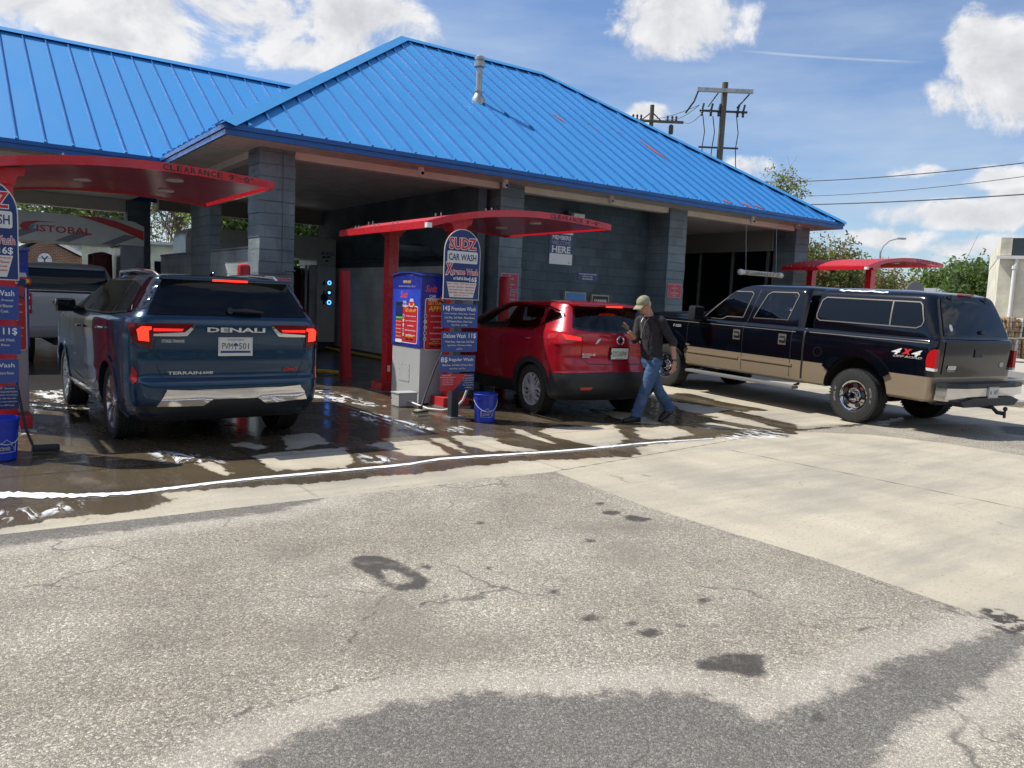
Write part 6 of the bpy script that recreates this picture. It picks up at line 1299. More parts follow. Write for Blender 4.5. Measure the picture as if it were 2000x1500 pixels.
    cc = mix(mth('MULTIPLY', rng(mth('MULTIPLY_ADD', mth('SUBTRACT', nm, .5), .012, attr('joint')), .007, .02, 1, 0), .85), cc, (.06, .05, .042))
    cm = mask('conc', nm, .035, .008); base = mix(cm, agg, cc)
    base = mix(mth('MULTIPLY', rng(mth('MULTIPLY_ADD', mth('SUBTRACT', nm, .5), .02, attr('crack')), .004, .012, 1, 0), .6), base, (.05, .045, .04))
    base = mix(mth('MULTIPLY', mask('debris', nm, .2, .02), rng(nm, .45, .5)), base, (.05, .042, .036))
    # wet
    nw = noise(3.2, 7, .68, (1, .45, 1), .35); wt = mask('wet', nw, .46, .022)
    wcol = mix(1.0, base, (.235, .205, .17), 'MULTIPLY'); base = mix(wt, base, wcol)
    base = mix(mth('MULTIPLY', mth('MULTIPLY', mask('wet', nb_, .9, .22), mth('SUBTRACT', 1.0, wt)), .42), base, mix(1.0, base, (.55, .52, .47), 'MULTIPLY'))
    # foam
    dis = N(nt, 'ShaderNodeMapping'); dis.inputs['Scale'].default_value = (1, .35, 1); dis.inputs['Rotation'].default_value = (0, 0, -.5); L_(tc, dis.inputs[0])
    dn = N(nt, 'ShaderNodeTexNoise', i_Scale=7.5, i_Detail=9.0, i_Roughness=.68, i_Distortion=1.1); L_(dis.outputs[0], dn.inputs['Vector'])
    fm = mth('MULTIPLY', mask('foam', nm, .3, .08), rng(dn.outputs[0], .515, .56))
    spk = mth('MULTIPLY', mth('MULTIPLY', wt, rng(noise(26, 4, .75), .71, .74)), rng(nb_, .45, .6)); fm = mth('MAXIMUM', fm, mth('MULTIPLY', spk, .9)); base = mix(mth('MULTIPLY', fm, .8), base, (.72, .73, .74)); L_(base, b.inputs['Base Color'])
    pud = mth('MULTIPLY', wt, rng(nw, .3, .52, .35, 1)); ro = N(nt, 'ShaderNodeMapRange'); L_(mth('MULTIPLY', pud, mth('SUBTRACT', 1.0, fm)), ro.inputs[0]); ro.inputs[3].default_value = .88; ro.inputs[4].default_value = .13; L_(ro.outputs[0], b.inputs['Roughness'])
    h1 = mth('MULTIPLY', vd.outputs['Distance'], mth('SUBTRACT', 1.0, cm)); h = mth('ADD', mth('MULTIPLY', h1, 1.6), mth('MULTIPLY', nf_, mth('MULTIPLY_ADD', wt, -.28, .3)))
    h = mth('ADD', h, mth('MULTIPLY', rng(attr('joint'), .003, .016, -1, 0), cm)); h = mth('MULTIPLY_ADD', fm, .4, h)
    bp = N(nt, 'ShaderNodeBump', i_Distance=.006); L_(mth('MULTIPLY_ADD', pud, -.55, .6), bp.inputs['Strength']); L_(h, bp.inputs['Height']); L_(bp.outputs[0], b.inputs['Normal'])
    return m
me.materials.append(ground_mat())
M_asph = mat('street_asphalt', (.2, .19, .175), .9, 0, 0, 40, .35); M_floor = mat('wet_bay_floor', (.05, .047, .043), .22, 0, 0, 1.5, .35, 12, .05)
M_conc = mat('plain_concrete', (.44, .4, .34), .85, 0, 0, 3, .18)
def sheet(name, pts, m, z=0): o = MB(); o.add([(x, y, z) for x, y in pts], [tuple(range(len(pts)))]); q = o.build(name, m, fix=False); q['kind'] = 'structure'; return q
sheet('ground', [(-900, -900), (900, -900), (900, 900), (-900, 900)], M_asph, -.03)
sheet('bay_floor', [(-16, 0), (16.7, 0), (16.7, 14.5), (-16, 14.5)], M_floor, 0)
sheet('driveway', [(14, -13.4), (60, -13.4), (60, 6), (17, 6), (17, 0), (14, 0)], M_conc, -.001)
sheet('grass_verge', [(-80, 22), (90, 22), (90, 120), (-80, 120)], mat('grass', (.09, .12, .04), .9, 0, 0, 3, .4), -.02)
# soapy line running down the gutter
fp = [(-330, 1006, 8), (-120, 985, 9), (0, 967, 9), (70, 968, 8), (130, 969, 6), (200, 967, 5), (260, 963, 4.5), (330, 955, 4), (400, 946, 3.5), (500, 935, 3.2), (600, 926, 3), (700, 917, 2.8), (800, 907, 2.6), (860, 897, 2.6), (930, 892, 2.4), (1000, 888, 2.2), (1090, 882, 2), (1150, 877, 1.9), (1200, 872, 1.8), (1240, 868, 1.6), (1290, 864, 1.2), (1340, 861, 1.0), (1400, 857, .8)]
b = MB(); vs = []
rr_ = random.Random(3); FPp = []
for (ax, ay, aw), (bx, by, bw) in zip(fp, fp[1:]):
    for k in range(8): t = k / 8; FPp.append((ax + (bx - ax) * t, ay + (by - ay) * t, aw + (bw - aw) * t))
for q in FPp:
    up_, dn_ = gp(q[0], q[1] - q[2] * rr_.uniform(.35, .85)), gp(q[0], q[1] + q[2] * rr_.uniform(.35, .85)); cn = gp(q[0], q[1]); vs += [(up_[0], up_[1], .004), (cn[0], cn[1], .014), (dn_[0], dn_[1], .004)]
b.add(vs, [(3 * i + j, 3 * i + j + 1, 3 * i + j + 4, 3 * i + j + 3) for i in range(len(FPp) - 1) for j in (0, 1)]); o = b.build('foam', M_foam, smooth=60); tag(o, 'white soap foam line flowing along the gutter', 'foam', kind='stuff')

# made-up woods out of view, added to darken reflections in paint, glass and chrome
b = MB(); rw = random.Random(12)
for q in range(150):
    a = R(100) + (R(300) - R(100)) * q / 149 + rw.uniform(-.01, .01) - R(35.744) * 0; ra = rw.uniform(48, 62); hh = rw.uniform(6, 12); c = Vector((CAM.x + ra * math.sin(BR + a), CAM.y + ra * math.cos(BR + a), 0))
    for j in range(26):
        n_ = Vector((rw.gauss(0, 1), rw.gauss(0, 1), rw.gauss(0, 1))).normalized(); x_ = n_.orthogonal().normalized() * rw.uniform(.7, 1.6); y_ = n_.cross(x_).normalized() * rw.uniform(.7, 1.6); p = c + Vector((rw.gauss(0, 1.6), rw.gauss(0, 1.6), rw.uniform(0, hh)))
        b.add([p - x_, p - y_, p + x_, p + y_], [(0, 1, 2, 3)])
tag(b.build('reflection_woods', M_leaf, fix=False), 'unseen green woods added to darken reflections in the vehicles', 'woods', kind='stuff')

# ================================================================== SKY
w = bpy.data.worlds.new('World'); SC.world = w; w.use_nodes = True; nt = w.node_tree; bg = nt.nodes['Background']; LK = nt.links.new
SUN = Vector((-.50, .57, 1.0)).normalized()
sky = N(nt, 'ShaderNodeTexSky'); sky.sky_type = 'NISHITA'; sky.sun_disc = False; sky.sun_elevation = math.asin(SUN.z); sky.sun_rotation = math.atan2(SUN.x, SUN.y); sky.air_density = 1.0; sky.dust_density = .6; sky.ozone_density = 2.0
tc = N(nt, 'ShaderNodeTexCoord'); sp = N(nt, 'ShaderNodeSeparateXYZ'); LK(tc.outputs['Generated'], sp.inputs[0])
def M_(op, *a):
    n = N(nt, 'ShaderNodeMath', operation=op)
    for k, q in enumerate(a):
        if isinstance(q, (int, float)): n.inputs[k].default_value = q
        else: LK(q, n.inputs[k])
    return n.outputs[0]
def RG(v, a, b_, c=0., d=1., sm=False):
    n = N(nt, 'ShaderNodeMapRange'); n.interpolation_type = 'SMOOTHSTEP' if sm else 'LINEAR'; LK(v, n.inputs[0])
    for k, q in enumerate((a, b_, c, d)): n.inputs[k + 1].default_value = q
    return n.outputs[0]
az = M_('ARCTAN2', sp.outputs[0], sp.outputs[1]); el = M_('ARCSINE', sp.outputs[2])
cvn = N(nt, 'ShaderNodeCombineXYZ'); LK(az, cvn.inputs[0]); LK(M_('MULTIPLY', el, 1.35), cvn.inputs[1])
def nz(scale, det=7, rough=.6, off=(0, 0, 0), dist=0.):
    mp = N(nt, 'ShaderNodeMapping'); mp.inputs['Location'].default_value = off; LK(cvn.outputs[0], mp.inputs[0])
    n = N(nt, 'ShaderNodeTexNoise', i_Scale=scale, i_Detail=float(det), i_Roughness=rough, i_Distortion=dist); LK(mp.outputs[0], n.inputs['Vector']); return n.outputs[0]
n1 = nz(9, 7, .62, (0, 0, 0), .4); n1s = nz(9, 5, .62, (-.012, .022, 0), .4); n2 = nz(3.2, 6, .6, (3, 1, 0)); n3 = nz(26, 6, .65, (1, 5, 0))
def azel(px, py): d = ray(px, py).normalized(); return math.atan2(d.x, d.y), math.asin(d.z)
CL = [(1325, 45, 120, 62, 1.1), (1290, 95, 70, 28, .9), (1400, 60, 60, 45, .8), (1960, 120, 85, 75, 1.15), (1930, 185, 110, 60, 1.0), (2050, 160, 110, 110, 1.1), (180, 10, 260, 60, 1.25), (430, 25, 240, 60, 1.1), (560, 100, 180, 38, 1.0), (690, 50, 130, 70, 1.0), (760, 30, 75, 50, .9), (270, 95, 140, 28, .8), (1262, 222, 45, 20, .8), (1460, 325, 52, 26, .8), (1790, 333, 60, 18, .62), (1880, 420, 130, 30, .8), (1960, 345, 60, 24, .8), (1820, 415, 50, 20, .7),
      (1980, 380, 40, 20, .8), (1750, 470, 160, 26, .62), (1900, 485, 120, 26, .7), (1500, 480, 200, 30, .5), (2350, 330, 200, 60, 1.0), (-300, 450, 260, 60, .7), (300, 450, 260, 50, .7), (1700, 520, 300, 30, .55)]
# clouds behind and above the camera, seen only in reflections
CW = [(2.6, .5, .5, .22, 1.1), (-2.4, .35, .6, .2, 1.1), (-1.6, .6, .5, .2, 1)]
den = None
for c in [(*azel(a, b_), c / FPX, d / FPX, e) for a, b_, c, d, e in CL] + CW:
    dx = M_('MULTIPLY', M_('SUBTRACT', az, c[0]), 1 / c[2] * math.cos(min(1.2, c[1]))); dy = M_('MULTIPLY', M_('SUBTRACT', el, c[1]), 1 / c[3])
    f = M_('SUBTRACT', c[4], M_('MULTIPLY', M_('ADD', M_('MULTIPLY', dx, dx), M_('MULTIPLY', dy, dy)), .62)); den = f if den is None else M_('SMOOTH_MAX', den, f, .15)
dn = M_('ADD', den, M_('MULTIPLY', M_('SUBTRACT', n1, .5), 3.0)); dn = M_('ADD', dn, M_('MULTIPLY', M_('SUBTRACT', n3, .5), .7)); alpha = RG(dn, .28, .82, 0, 1, True)
dn2 = M_('ADD', den, M_('MULTIPLY', M_('SUBTRACT', n1s, .5), 3.0))
lit = RG(M_('SUBTRACT', dn, dn2), -.35, .45); thick = RG(dn, .6, 2.3, 0, 1, True)
shv = M_('SUBTRACT', 1.0, M_('MULTIPLY', M_('MULTIPLY', thick, RG(n2, .38, .58)), .8)); shv = M_('MULTIPLY', shv, M_('MULTIPLY_ADD', lit, .32, .76))
cc = N(nt, 'ShaderNodeMix', data_type='RGBA'); cc.inputs[6].default_value = (3.2, 3.6, 4.2, 1); cc.inputs[7].default_value = (9.2, 9.2, 9.4, 1); LK(RG(shv, .3, 1.0), cc.inputs[0])
ci = nz(3.0, 8, .65, (7, 2, 0), .8); st_ = N(nt, 'ShaderNodeMapping'); st_.inputs['Scale'].default_value = (1, 3.2, 1); st_.inputs['Rotation'].default_value = (0, 0, .25); LK(cvn.outputs[0], st_.inputs[0])
cn = N(nt, 'ShaderNodeTexNoise', i_Scale=4.0, i_Detail=8.0, i_Roughness=.55); LK(st_.outputs[0], cn.inputs['Vector'])
wisp = M_('MULTIPLY', RG(cn.outputs[0], .37, .72), RG(el, .06, .45, .62, .3))
sc = N(nt, 'ShaderNodeMix', data_type='RGBA', blend_type='MULTIPLY'); sc.inputs[0].default_value = 1; sc.inputs[7].default_value = (1.15, 1.25, 1.45, 1); LK(sky.outputs[0], sc.inputs[6])
m1 = N(nt, 'ShaderNodeMix', data_type='RGBA'); LK(wisp, m1.inputs[0]); LK(sc.outputs[2], m1.inputs[6]); m1.inputs[7].default_value = (6.2, 7.2, 8.4, 1)
# thin contrail
(a1, e1), (a2, e2) = azel(1440, 98), azel(1815, 122); tt = M_('MULTIPLY', M_('SUBTRACT', az, a1), 1 / (a2 - a1)); dd = M_('ABSOLUTE', M_('SUBTRACT', M_('SUBTRACT', el, e1), M_('MULTIPLY', tt, e2 - e1)))
ctr = M_('MULTIPLY', M_('MULTIPLY', RG(dd, .0, .0019, 1, 0), RG(M_('ABSOLUTE', M_('SUBTRACT', tt, .5)), .3, .5, 1, 0)), RG(n1, .3, .6, .15, .42))
m2 = N(nt, 'ShaderNodeMix', data_type='RGBA'); LK(ctr, m2.inputs[0]); LK(m1.outputs[2], m2.inputs[6]); m2.inputs[7].default_value = (8, 8.4, 8.8, 1)
m3 = N(nt, 'ShaderNodeMix', data_type='RGBA'); LK(alpha, m3.inputs[0]); LK(m2.outputs[2], m3.inputs[6]); LK(cc.outputs[2], m3.inputs[7]); LK(m3.outputs[2], bg.inputs[0]); bg.inputs[1].default_value = .08
sl_ = bpy.data.lights.new('sun', 'SUN'); sl_.energy = 4.6; sl_.angle = R(.53); sl_.color = (1, .965, .885); so = bpy.data.objects.new('sun', sl_); COL.objects.link(so); so.rotation_euler = (-SUN).to_track_quat('-Z', 'Y').to_euler(); so.location = (0, 0, 30)
SC.view_settings.view_transform = 'Standard'; SC.view_settings.look = 'None'; SC.view_settings.gamma = 1; SC.view_settings.exposure = .3
SC.render.engine = 'CYCLES'; SC.render.resolution_x = 1024; SC.render.resolution_y = 768
w.cycles.sampling_method = 'MANUAL'; w.cycles.sample_map_resolution = 512; SC.cycles.use_adaptive_sampling = True; SC.cycles.adaptive_threshold = .02; SC.cycles.max_bounces = 5; SC.cycles.diffuse_bounces = 3; SC.cycles.transparent_max_bounces = 8; SC.cycles.glossy_bounces = 3

# ================================================================== TREES
def tree(name, label, base, top, cr, cz, n_limb, n_clump, leaf, lmat, group='trees around the wash', seed=1, tr=.16, clr=.5, per=26, open_=.0, trunks=1, cat='tree'):
    """base on the ground, crown an uneven ellipsoid of radii cr centred cz above the base"""
    rn = random.Random(seed); t = thing(name, label, cat, base, group=group); b = MB(); tips = []
    cr = Vector(cr); cc_ = Vector((0, 0, cz))
    for q in range(trunks):
        off = Vector((rn.uniform(-.4, .4), rn.uniform(-.4, .4), 0)) * (0 if trunks == 1 else 1); lean = Vector((rn.uniform(-.3, .3), rn.uniform(-.3, .3), 0))
        p0 = off; p1 = off * 1.3 + lean * .5 + Vector((0, 0, cz * .45)); p2 = off * 1.6 + lean + Vector((0, 0, cz)); p3 = off + lean * 1.5 + Vector((0, 0, cz + cr.z * .8))
        b.tube([p0, p1, p2, p3], [tr, tr * .75, tr * .5, tr * .12], 8)
        for i in range(n_limb // trunks):
            s = rn.uniform(.3, .95); a = p1 + (p3 - p1) * s * .8; d = Vector((rn.gauss(0, 1), rn.gauss(0, 1), rn.gauss(.2, .7))).normalized()
            e = cc_ + Vector((d.x * cr.x, d.y * cr.y, d.z * cr.z)) * rn.uniform(.65, 1.0); mid = (a + e) / 2 + Vector((rn.uniform(-.3, .3), rn.uniform(-.3, .3), rn.uniform(0, .5)))
            b.tube([a, mid, e], [tr * .35, tr * .2, tr * .05], 6); tips.append((mid, e))
            for k in range(5):
                f_ = rn.uniform(.3, 1); st_ = a + (mid - a) * min(1, f_ * 2) if f_ < .5 else mid + (e - mid) * (f_ - .5) * 2
                e2 = st_ + Vector((rn.gauss(0, 1) * cr.x, rn.gauss(0, 1) * cr.y, rn.gauss(.2, 1) * cr.z)) * .28; b.tube([st_, e2], [tr * .1, tr * .03], 4); tips.append((st_, e2))
    b.build('trunk', M_bark, t, smooth=50)
    b = MB(); V = []; Fc = []; mi = []
    for i in range(n_clump):
        a, e = rn.choice(tips); c = a + (e - a) * rn.uniform(.35, 1.1) + Vector((rn.gauss(0, 1), rn.gauss(0, 1), rn.gauss(0, 1))) * clr * .5
        q = c - cc_; dd = math.sqrt((q.x / cr.x) ** 2 + (q.y / cr.y) ** 2 + (q.z / cr.z) ** 2)
        if dd > 1.12 + rn.uniform(-.15, .12): continue
        k_ = rn.randrange(len(lmat)) if isinstance(lmat, list) else 0; rad = clr * rn.uniform(.5, 1.1)
        for j in range(int(per * rn.uniform(.5, 1.3))):
            d = Vector((rn.gauss(0, 1), rn.gauss(0, 1), rn.gauss(0, .8))); p = c + d * rad * .55
            n_ = Vector((rn.gauss(0, 1), rn.gauss(0, 1), rn.gauss(.4, 1))).normalized(); x_ = n_.orthogonal().normalized(); y_ = n_.cross(x_); th = rn.uniform(0, 6.28); u_ = x_ * math.cos(th) + y_ * math.sin(th); v_ = n_.cross(u_); s = leaf * rn.uniform(.6, 1.3)
            o = len(V); V += [p - u_ * s, p - v_ * s * .45, p + u_ * s, p + v_ * s * .45]; Fc.append((o, o + 1, o + 2, o + 3)); mi.append(k_)
    b.v = [tuple(v) for v in V]; b.f = Fc; b.m = mi; b.build('crown', lmat, t, fix=False); return t
def base(px, py, dep, z=0): p = at(px, py, dep); return (p.x, p.y, z)
# behind the roof and right of it
tree('tree', 'young tree rising behind the blue roof, left of the overhead wires', base(1524, 400, 34), 0, (1.25, 1.25, 2.6), 5.0, 34, 520, .07, [M_leaf3, M_leaf2], seed=5, clr=.4, per=26, tr=.1)
tree('tree', 'bushy bronze green multi stemmed tree right behind the wash corner', base(1600, 540, 25), 0, (1.9, 1.6, 2.0), 1.8, 70, 1500, .062, [M_leaf3, M_leaf, M_leaf4], seed=8, clr=.4, per=26, tr=.06, trunks=4)
tree('tree', 'bushy multi stemmed tree behind the far red canopy', base(1690, 545, 28), 0, (2.2, 1.6, 1.75), 1.5, 70, 1500, .066, [M_leaf3, M_leaf, M_leaf4], seed=9, clr=.4, per=26, tr=.06, trunks=4)
tree('tree', 'small light tree between the far canopy and the tin roofed building', base(1768, 560, 45), 0, (1.6, 1.6, 1.5), 1.3, 20, 300, .09, [M_leaf, M_leaf3], seed=19, clr=.45)
tree('tree', 'broad green tree left of the cream building', base(1880, 560, 62), 0, (4.6, 4, 3.4), 2.5, 60, 900, .2, [M_leaf, M_leaf2], seed=11, clr=1.0, per=24, tr=.25)
tree('tree', 'round green tree touching the left edge of the cream building', base(1932, 560, 55), 0, (2.6, 3, 3.3), 2.7, 40, 700, .17, [M_leaf, M_leaf], seed=12, clr=.9, per=24, tr=.22)
tree('tree', 'low green tree beside the tin roofed building', base(1800, 570, 70), 0, (2.6, 3, 2.0), 1.4, 30, 320, .2, [M_leaf, M_leaf2], seed=13, clr=.9)
# seen through the open bays
tree('tree', 'tall dark limbed tree seen over the red lettered gantry, left part', base(130, 430, 42), 0, (4.2, 3, 3.4), 6.0, 44, 360, .12, [M_leaf, M_leaf2], seed=14, clr=.6, per=18, tr=.3)
tree('tree', 'thin leaved tree seen over the red lettered gantry, at its left end', base(40, 430, 50), 0, (4.2, 3, 4.2), 5.4, 40, 330, .12, [M_leaf3, M_leaf2], seed=15, clr=.6, per=18, tr=.2)
tree('tree', 'dark tree seen over the gantry beside the back column', base(235, 430, 46), 0, (3.6, 3, 4), 5.5, 44, 420, .12, [M_leaf, M_leaf3], seed=24, clr=.6, per=18, tr=.25)
tree('tree', 'bare branched tree between the two back columns', base(345, 470, 40), 0, (1.7, 1.5, 4.6), 4.6, 50, 180, .06, [M_leaf3, M_leaf4], seed=16, clr=.5, per=14, tr=.14)
tree('tree', 'bright green tree seen right of the back column through the middle bay', base(470, 470, 36), 0, (2.6, 2, 2.8), 4.3, 40, 850, .11, [M_leaf2, M_leaf2], seed=17, clr=.6, per=26, tr=.2)
tree('tree', 'green tree seen over the middle gantry at the back of the bay', base(600, 470, 38), 0, (1.8, 2, 2.8), 4.5, 40, 600, .11, [M_leaf2, M_leaf], seed=18, clr=.6, per=24, tr=.2)

# ================================================================== BACKGROUND BUILDINGS
def frame_at(px, py, dep, yaw=0):    # local frame: x to the viewer's right, y away
    p = at(px, py, dep); return (p.x, p.y, 0), -BR + yaw
o_, rz = frame_at(1943, 600, 36, -.50)
t = thing('cream_building', 'cream painted block building with downspout and dark parapet sign at the right edge', 'building', o_, rz)
b = MB(); b.box(0, 14, 0, 12, 0, 4.55); b.build('wall', M_cream, t)
b = MB(); b.box(-.02, .42, -.05, 12.05, 4.552, 5.35); b.build('parapet', M_cream, t)
b = MB(); b.box(.42, 14, -.04, .1, 4.56, 5.33); b.build('sign_band', M_navy if False else mat('dark_parapet_panel', (.03, .04, .05), .4), t)
b = MB(); b.box(-.15, 14, -.22, -.02, 4.4, 4.53); b.build('gutter', M_offwhite, t)
b = MB(); b.tube([(.65, -.1, 4.4), (.65, -.1, 4.2), (.6, -.09, 4.0), (.6, -.09, .2)], .09, 10); b.lathe([(.13, 3.95), (.13, 4.1)], (.6, -.09, 0), n=12); b.build('downspout', M_offwhite, t, smooth=40)
b = MB(); b.box(1.6, 3.0, -.05, -.002, 1.55, 1.8); b.build('vent', M_dkgrey, t)
k = 0
DS = ['torn brown cardboard bale, upper row, beside the pickup tailgate', 'brown cardboard bale, upper row, at the right edge', 'white paper bale, lower row, beside the pickup tailgate', 'brown cardboard bale, lower row, at the right edge']
o2, rz2 = frame_at(1960, 700, 32, .1)
for row in (1, 0):
    for i in range(2):
        t = thing('cardboard_bale', DS[k], 'bale', (0, 0, 0), rz2, 'bales stacked at the cream wall'); rn = random.Random(k + 40)
        v = Vector(o2) + Matrix.Rotation(rz2, 3, 'Z') @ Vector((-.1 + i * 1.02 + row * .03, 0, 0)); t.location = (v.x, v.y, .12 + row * .86)
        b = MB(); white = (k == 2)
        for j in range(11):
            xx = -.42 + j * .084; q = rn.uniform(-.05, .05); b.T = Matrix.Translation((xx, q, .4 + rn.uniform(-.02, .03))) @ Matrix.Rotation(rn.uniform(-.09, .09), 4, 'Y') @ Matrix.Rotation(rn.uniform(-.1, .1), 4, 'Z')
            b.box(-.04, .04, -.38 + rn.uniform(-.06, .06), .38, -.38 + rn.uniform(-.02, .04), .38 + rn.uniform(-.06, .03), 1 if (white and j < 6) or rn.random() < .12 else 0, c=.012)
            if rn.random() < .5: b.T = Matrix.Translation((xx, -.42, rn.uniform(.1, .7))) @ Matrix.Rotation(rn.uniform(-.6, .6), 4, 'X') @ Matrix.Rotation(rn.uniform(-.6, .6), 4, 'Z'); b.box(-.08, .08, -.01, .01, -.12, .12, 0)
        b.T = None; b.build('sheets', [M_cardboard, M_paperbale], t)
        b = MB(); [b.tube([(-.46 + 0 * z_, -.43, z_), (.48, -.43, z_)], .008, 4) for z_ in (.2, .4, .6)]; b.build('strap', M_trim, t); k += 1
a_, c_ = gr(1840, 745), gr(2150, 757); d_ = (c_ - a_).normalized(); n_ = Vector((-d_.y, d_.x, 0)); b = MB(); mid = (a_ + c_) / 2; b.obox(mid + n_ * .09 + Vector((0, 0, .065)), d_ * (c_ - a_).length / 2, n_ * .09, Vector((0, 0, .065))); o = b.build('kerb', M_conc); o['kind'] = 'structure'
b = MB(); b.obox(mid + n_ * 3.2 + Vector((0, 0, .06)), d_ * (c_ - a_).length / 2, n_ * 3.0, Vector((0, 0, .062))); o = b.build('pavement', M_asph); o['kind'] = 'structure'

o_, rz = frame_at(1822, 560, 58, 0)
t = thing('tin_roof_building', 'small dark building with pale tin roof among the trees', 'building', o_, rz)
b = MB(); b.box(-.6, 1.4, 0, 3, 0, 2.9); b.build('wall', mat('navy_wall', (.02, .03, .05), .6), t); b = MB(); b.add([(-.9, -.3, 2.85), (1.7, -.3, 2.85), (1.5, 1.6, 3.9), (.2, 1.6, 3.9)], [(0, 1, 2, 3)]); b.add([(-.9, -.3, 2.83), (.2, 1.6, 3.88), (-.9, 3, 2.83)], [(0, 1, 2)]); b.build('roof', M_tinroof, t, fix=False)
t = thing('fan_sign', 'white half round spoked sign behind the pickup topper', 'sign', *frame_at(1827, 560, 40, 0)); b = MB(); b.T = Matrix.Translation((0, 0, 1.95)) @ Matrix.Rotation(0, 4, 'X')
b.tube([(.36 * math.cos(PI * i / 16), 0, .36 * math.sin(PI * i / 16)) for i in range(17)], .03, 6); b.tube([(.24 * math.cos(PI * i / 16), 0, .24 * math.sin(PI * i / 16)) for i in range(17)], .02, 6); [b.tube([(.24 * math.cos(PI * i / 6), 0, .24 * math.sin(PI * i / 6)), (.36 * math.cos(PI * i / 6), 0, .36 * math.sin(PI * i / 6))], .015, 5) for i in range(7)]; b.tube([(0, 0, -1.95), (0, 0, .1)], .03, 6); b.build('frame', M_white, t)
t = thing('street_lamp', 'grey street lamp with curved arm above the bushy trees', 'street lamp', *frame_at(1719, 500, 50, 0)); b = MB(); b.tube([(0, 0, 0), (0, 0, 5.7)], [.09, .06], 8); b.build('pole', M_steel, t); b = MB(); b.tube([(0, 0, 5.6), (.15, 0, 6.0), (.5, 0, 6.35), (.95, 0, 6.5), (1.1, 0, 6.52)], .035, 6); b.build('arm', M_steel, t); b = MB(); b.box(1.0, 1.5, -.1, .1, 6.47, 6.58, c=.03); b.build('lamp_head', M_steel, t)
t = thing('traffic_mast', 'rust brown traffic signal mast with two arms right of the far canopy', 'traffic signal', *frame_at(1785, 545, 60, 0)); rs = mat('rusty_mast_paint', (.16, .08, .06), .6)
b = MB(); b.tube([(0, 0, 0), (0, 0, 4.3)], .12, 8); b.build('pole', rs, t); b = MB(); b.tube([(0, 0, 3.95), (-2.1, 0, 4.3)], .06, 6); b.tube([(0, 0, 3.6), (-.9, 0, 3.55)], .05, 6); b.box(-.2, .2, -.1, .1, 3.4, 3.8); b.build('arm', rs, t); b = MB(); b.box(-1.8, -1.5, -.15, .15, 3.5, 4.2); b.build('signal_head', M_yellow, t)
# houses beyond the left bay
t = thing('brick_house', 'red brick house with pale gabled roof seen through the left bay', 'building', *frame_at(120, 520, 38, .1))
b = MB(); b.box(-6, 1.3, 0, 6, 0, 2.75); b.prism([(-2.2, 2.75), (.8, 2.75), (-.7, 3.5)], -.02, 6, 'y'); b.build('wall', M_brick, t); b = MB(); b.add([(-2.6, -.3, 2.72), (-.7, -.3, 3.62), (-.7, 6, 3.62), (-2.6, 6, 2.72)], [(0, 1, 2, 3)]); b.add([(-.7, -.3, 3.62), (1.2, -.3, 2.72), (1.2, 6, 2.72), (-.7, 6, 3.62)], [(0, 1, 2, 3)]); b.add([(-6, -.3, 2.72), (-2.5, -.3, 2.72), (-2.5, 3, 3.4), (-6, 3, 3.4)], [(0, 1, 2, 3)]); b.build('roof', M_tinroof, t, fix=False)
t = thing('cream_house', 'cream walled house behind the silver pickup cab', 'building', *frame_at(160, 520, 34, .1)); b = MB(); b.box(0, 8, 0, 6, 0, 3.3); b.build('wall', M_cream, t)
b = MB(); b.box(-.3, 8.3, -.3, 6.3, 3.302, 3.42); b.build('roof', M_tinroof, t); b = MB(); b.box(.5, 1.6, -.03, -.002, 1.9, 2.8, c=.01); b.box(3.0, 4.0, -.03, -.002, 1.3, 2.6, c=.01); b.build('window', M_glass_dark, t)
b = MB(); b.box(4, 9, -8, -7.8, 0, 2.2); o = b.build('grey_wall', M_block_lt, None); o.location = frame_at(330, 520, 30)[0]; o.rotation_euler = (0, 0, -BR); tag(o, 'pale grey wall seen between the back columns', 'wall')
t = thing('round_sign', 'round white sign with a dark Y shaped mark seen above the silver pickup', 'sign', *frame_at(88, 506, 30, 0)); b = MB(); b.lathe([(.01, -.03), (.26, -.03), (.26, .0), (.01, 0)], (0, 0, 2.32), 'y', 28); b.build('disc', M_white, t); b = MB(); b.tube([(0, .03, 0), (0, .03, 2.1)], .03, 6); b.build('post', M_steel, t)
l = LT(); l.put('Y', M_black, (0, -.032, 2.32), EX, EZ, w=.3, h=.32); l.shape([(-.24, .07), (.24, .07), (.24, .085), (-.24, .085)], M_black, (0, -.031, 2.32), EX, EZ); l.build(t)

# ================================================================== UTILITY POLES AND WIRES
o_, rz = frame_at(1402, 300, 36, 0); PZ = at(1406, 165, 36).z
t = thing('utility_pole', 'tall wooden utility pole with grey crossarm behind the roof', 'utility pole', o_, rz); b = MB(); b.tube([(0, 0, 0), (.12, 0, PZ)], [.17, .135], 12); b.build('pole', M_wood, t, smooth=50)
b = MB(); b.box(-1.15, 1.35, -.22, -.08, PZ - .47, PZ - .30); b.build('crossarm', M_steel, t); b = MB(); b.box(-.95, 1.2, -.05, .05, PZ - 1.3, PZ - 1.22); b.box(-.9, .9, -.04, .04, PZ - 2.9, PZ - 2.83); b.build('bracket', M_dkgrey, t)
for x in (-.85, -.45, -.1, .75, 1.0):
    b = MB(); b.lathe([(.04, -.25), (.07, -.2), (.04, -.15), (.07, -.1), (.04, -.05), (.07, 0), (.03, .08)], (x, -.05, PZ - 1.25), n=8); b.tube([(x, -.05, PZ - 1.25), (x + .06, -.05, PZ - .95)], .05, 6); b.build('insulator', M_dkgrey, t, smooth=50)
b = MB()
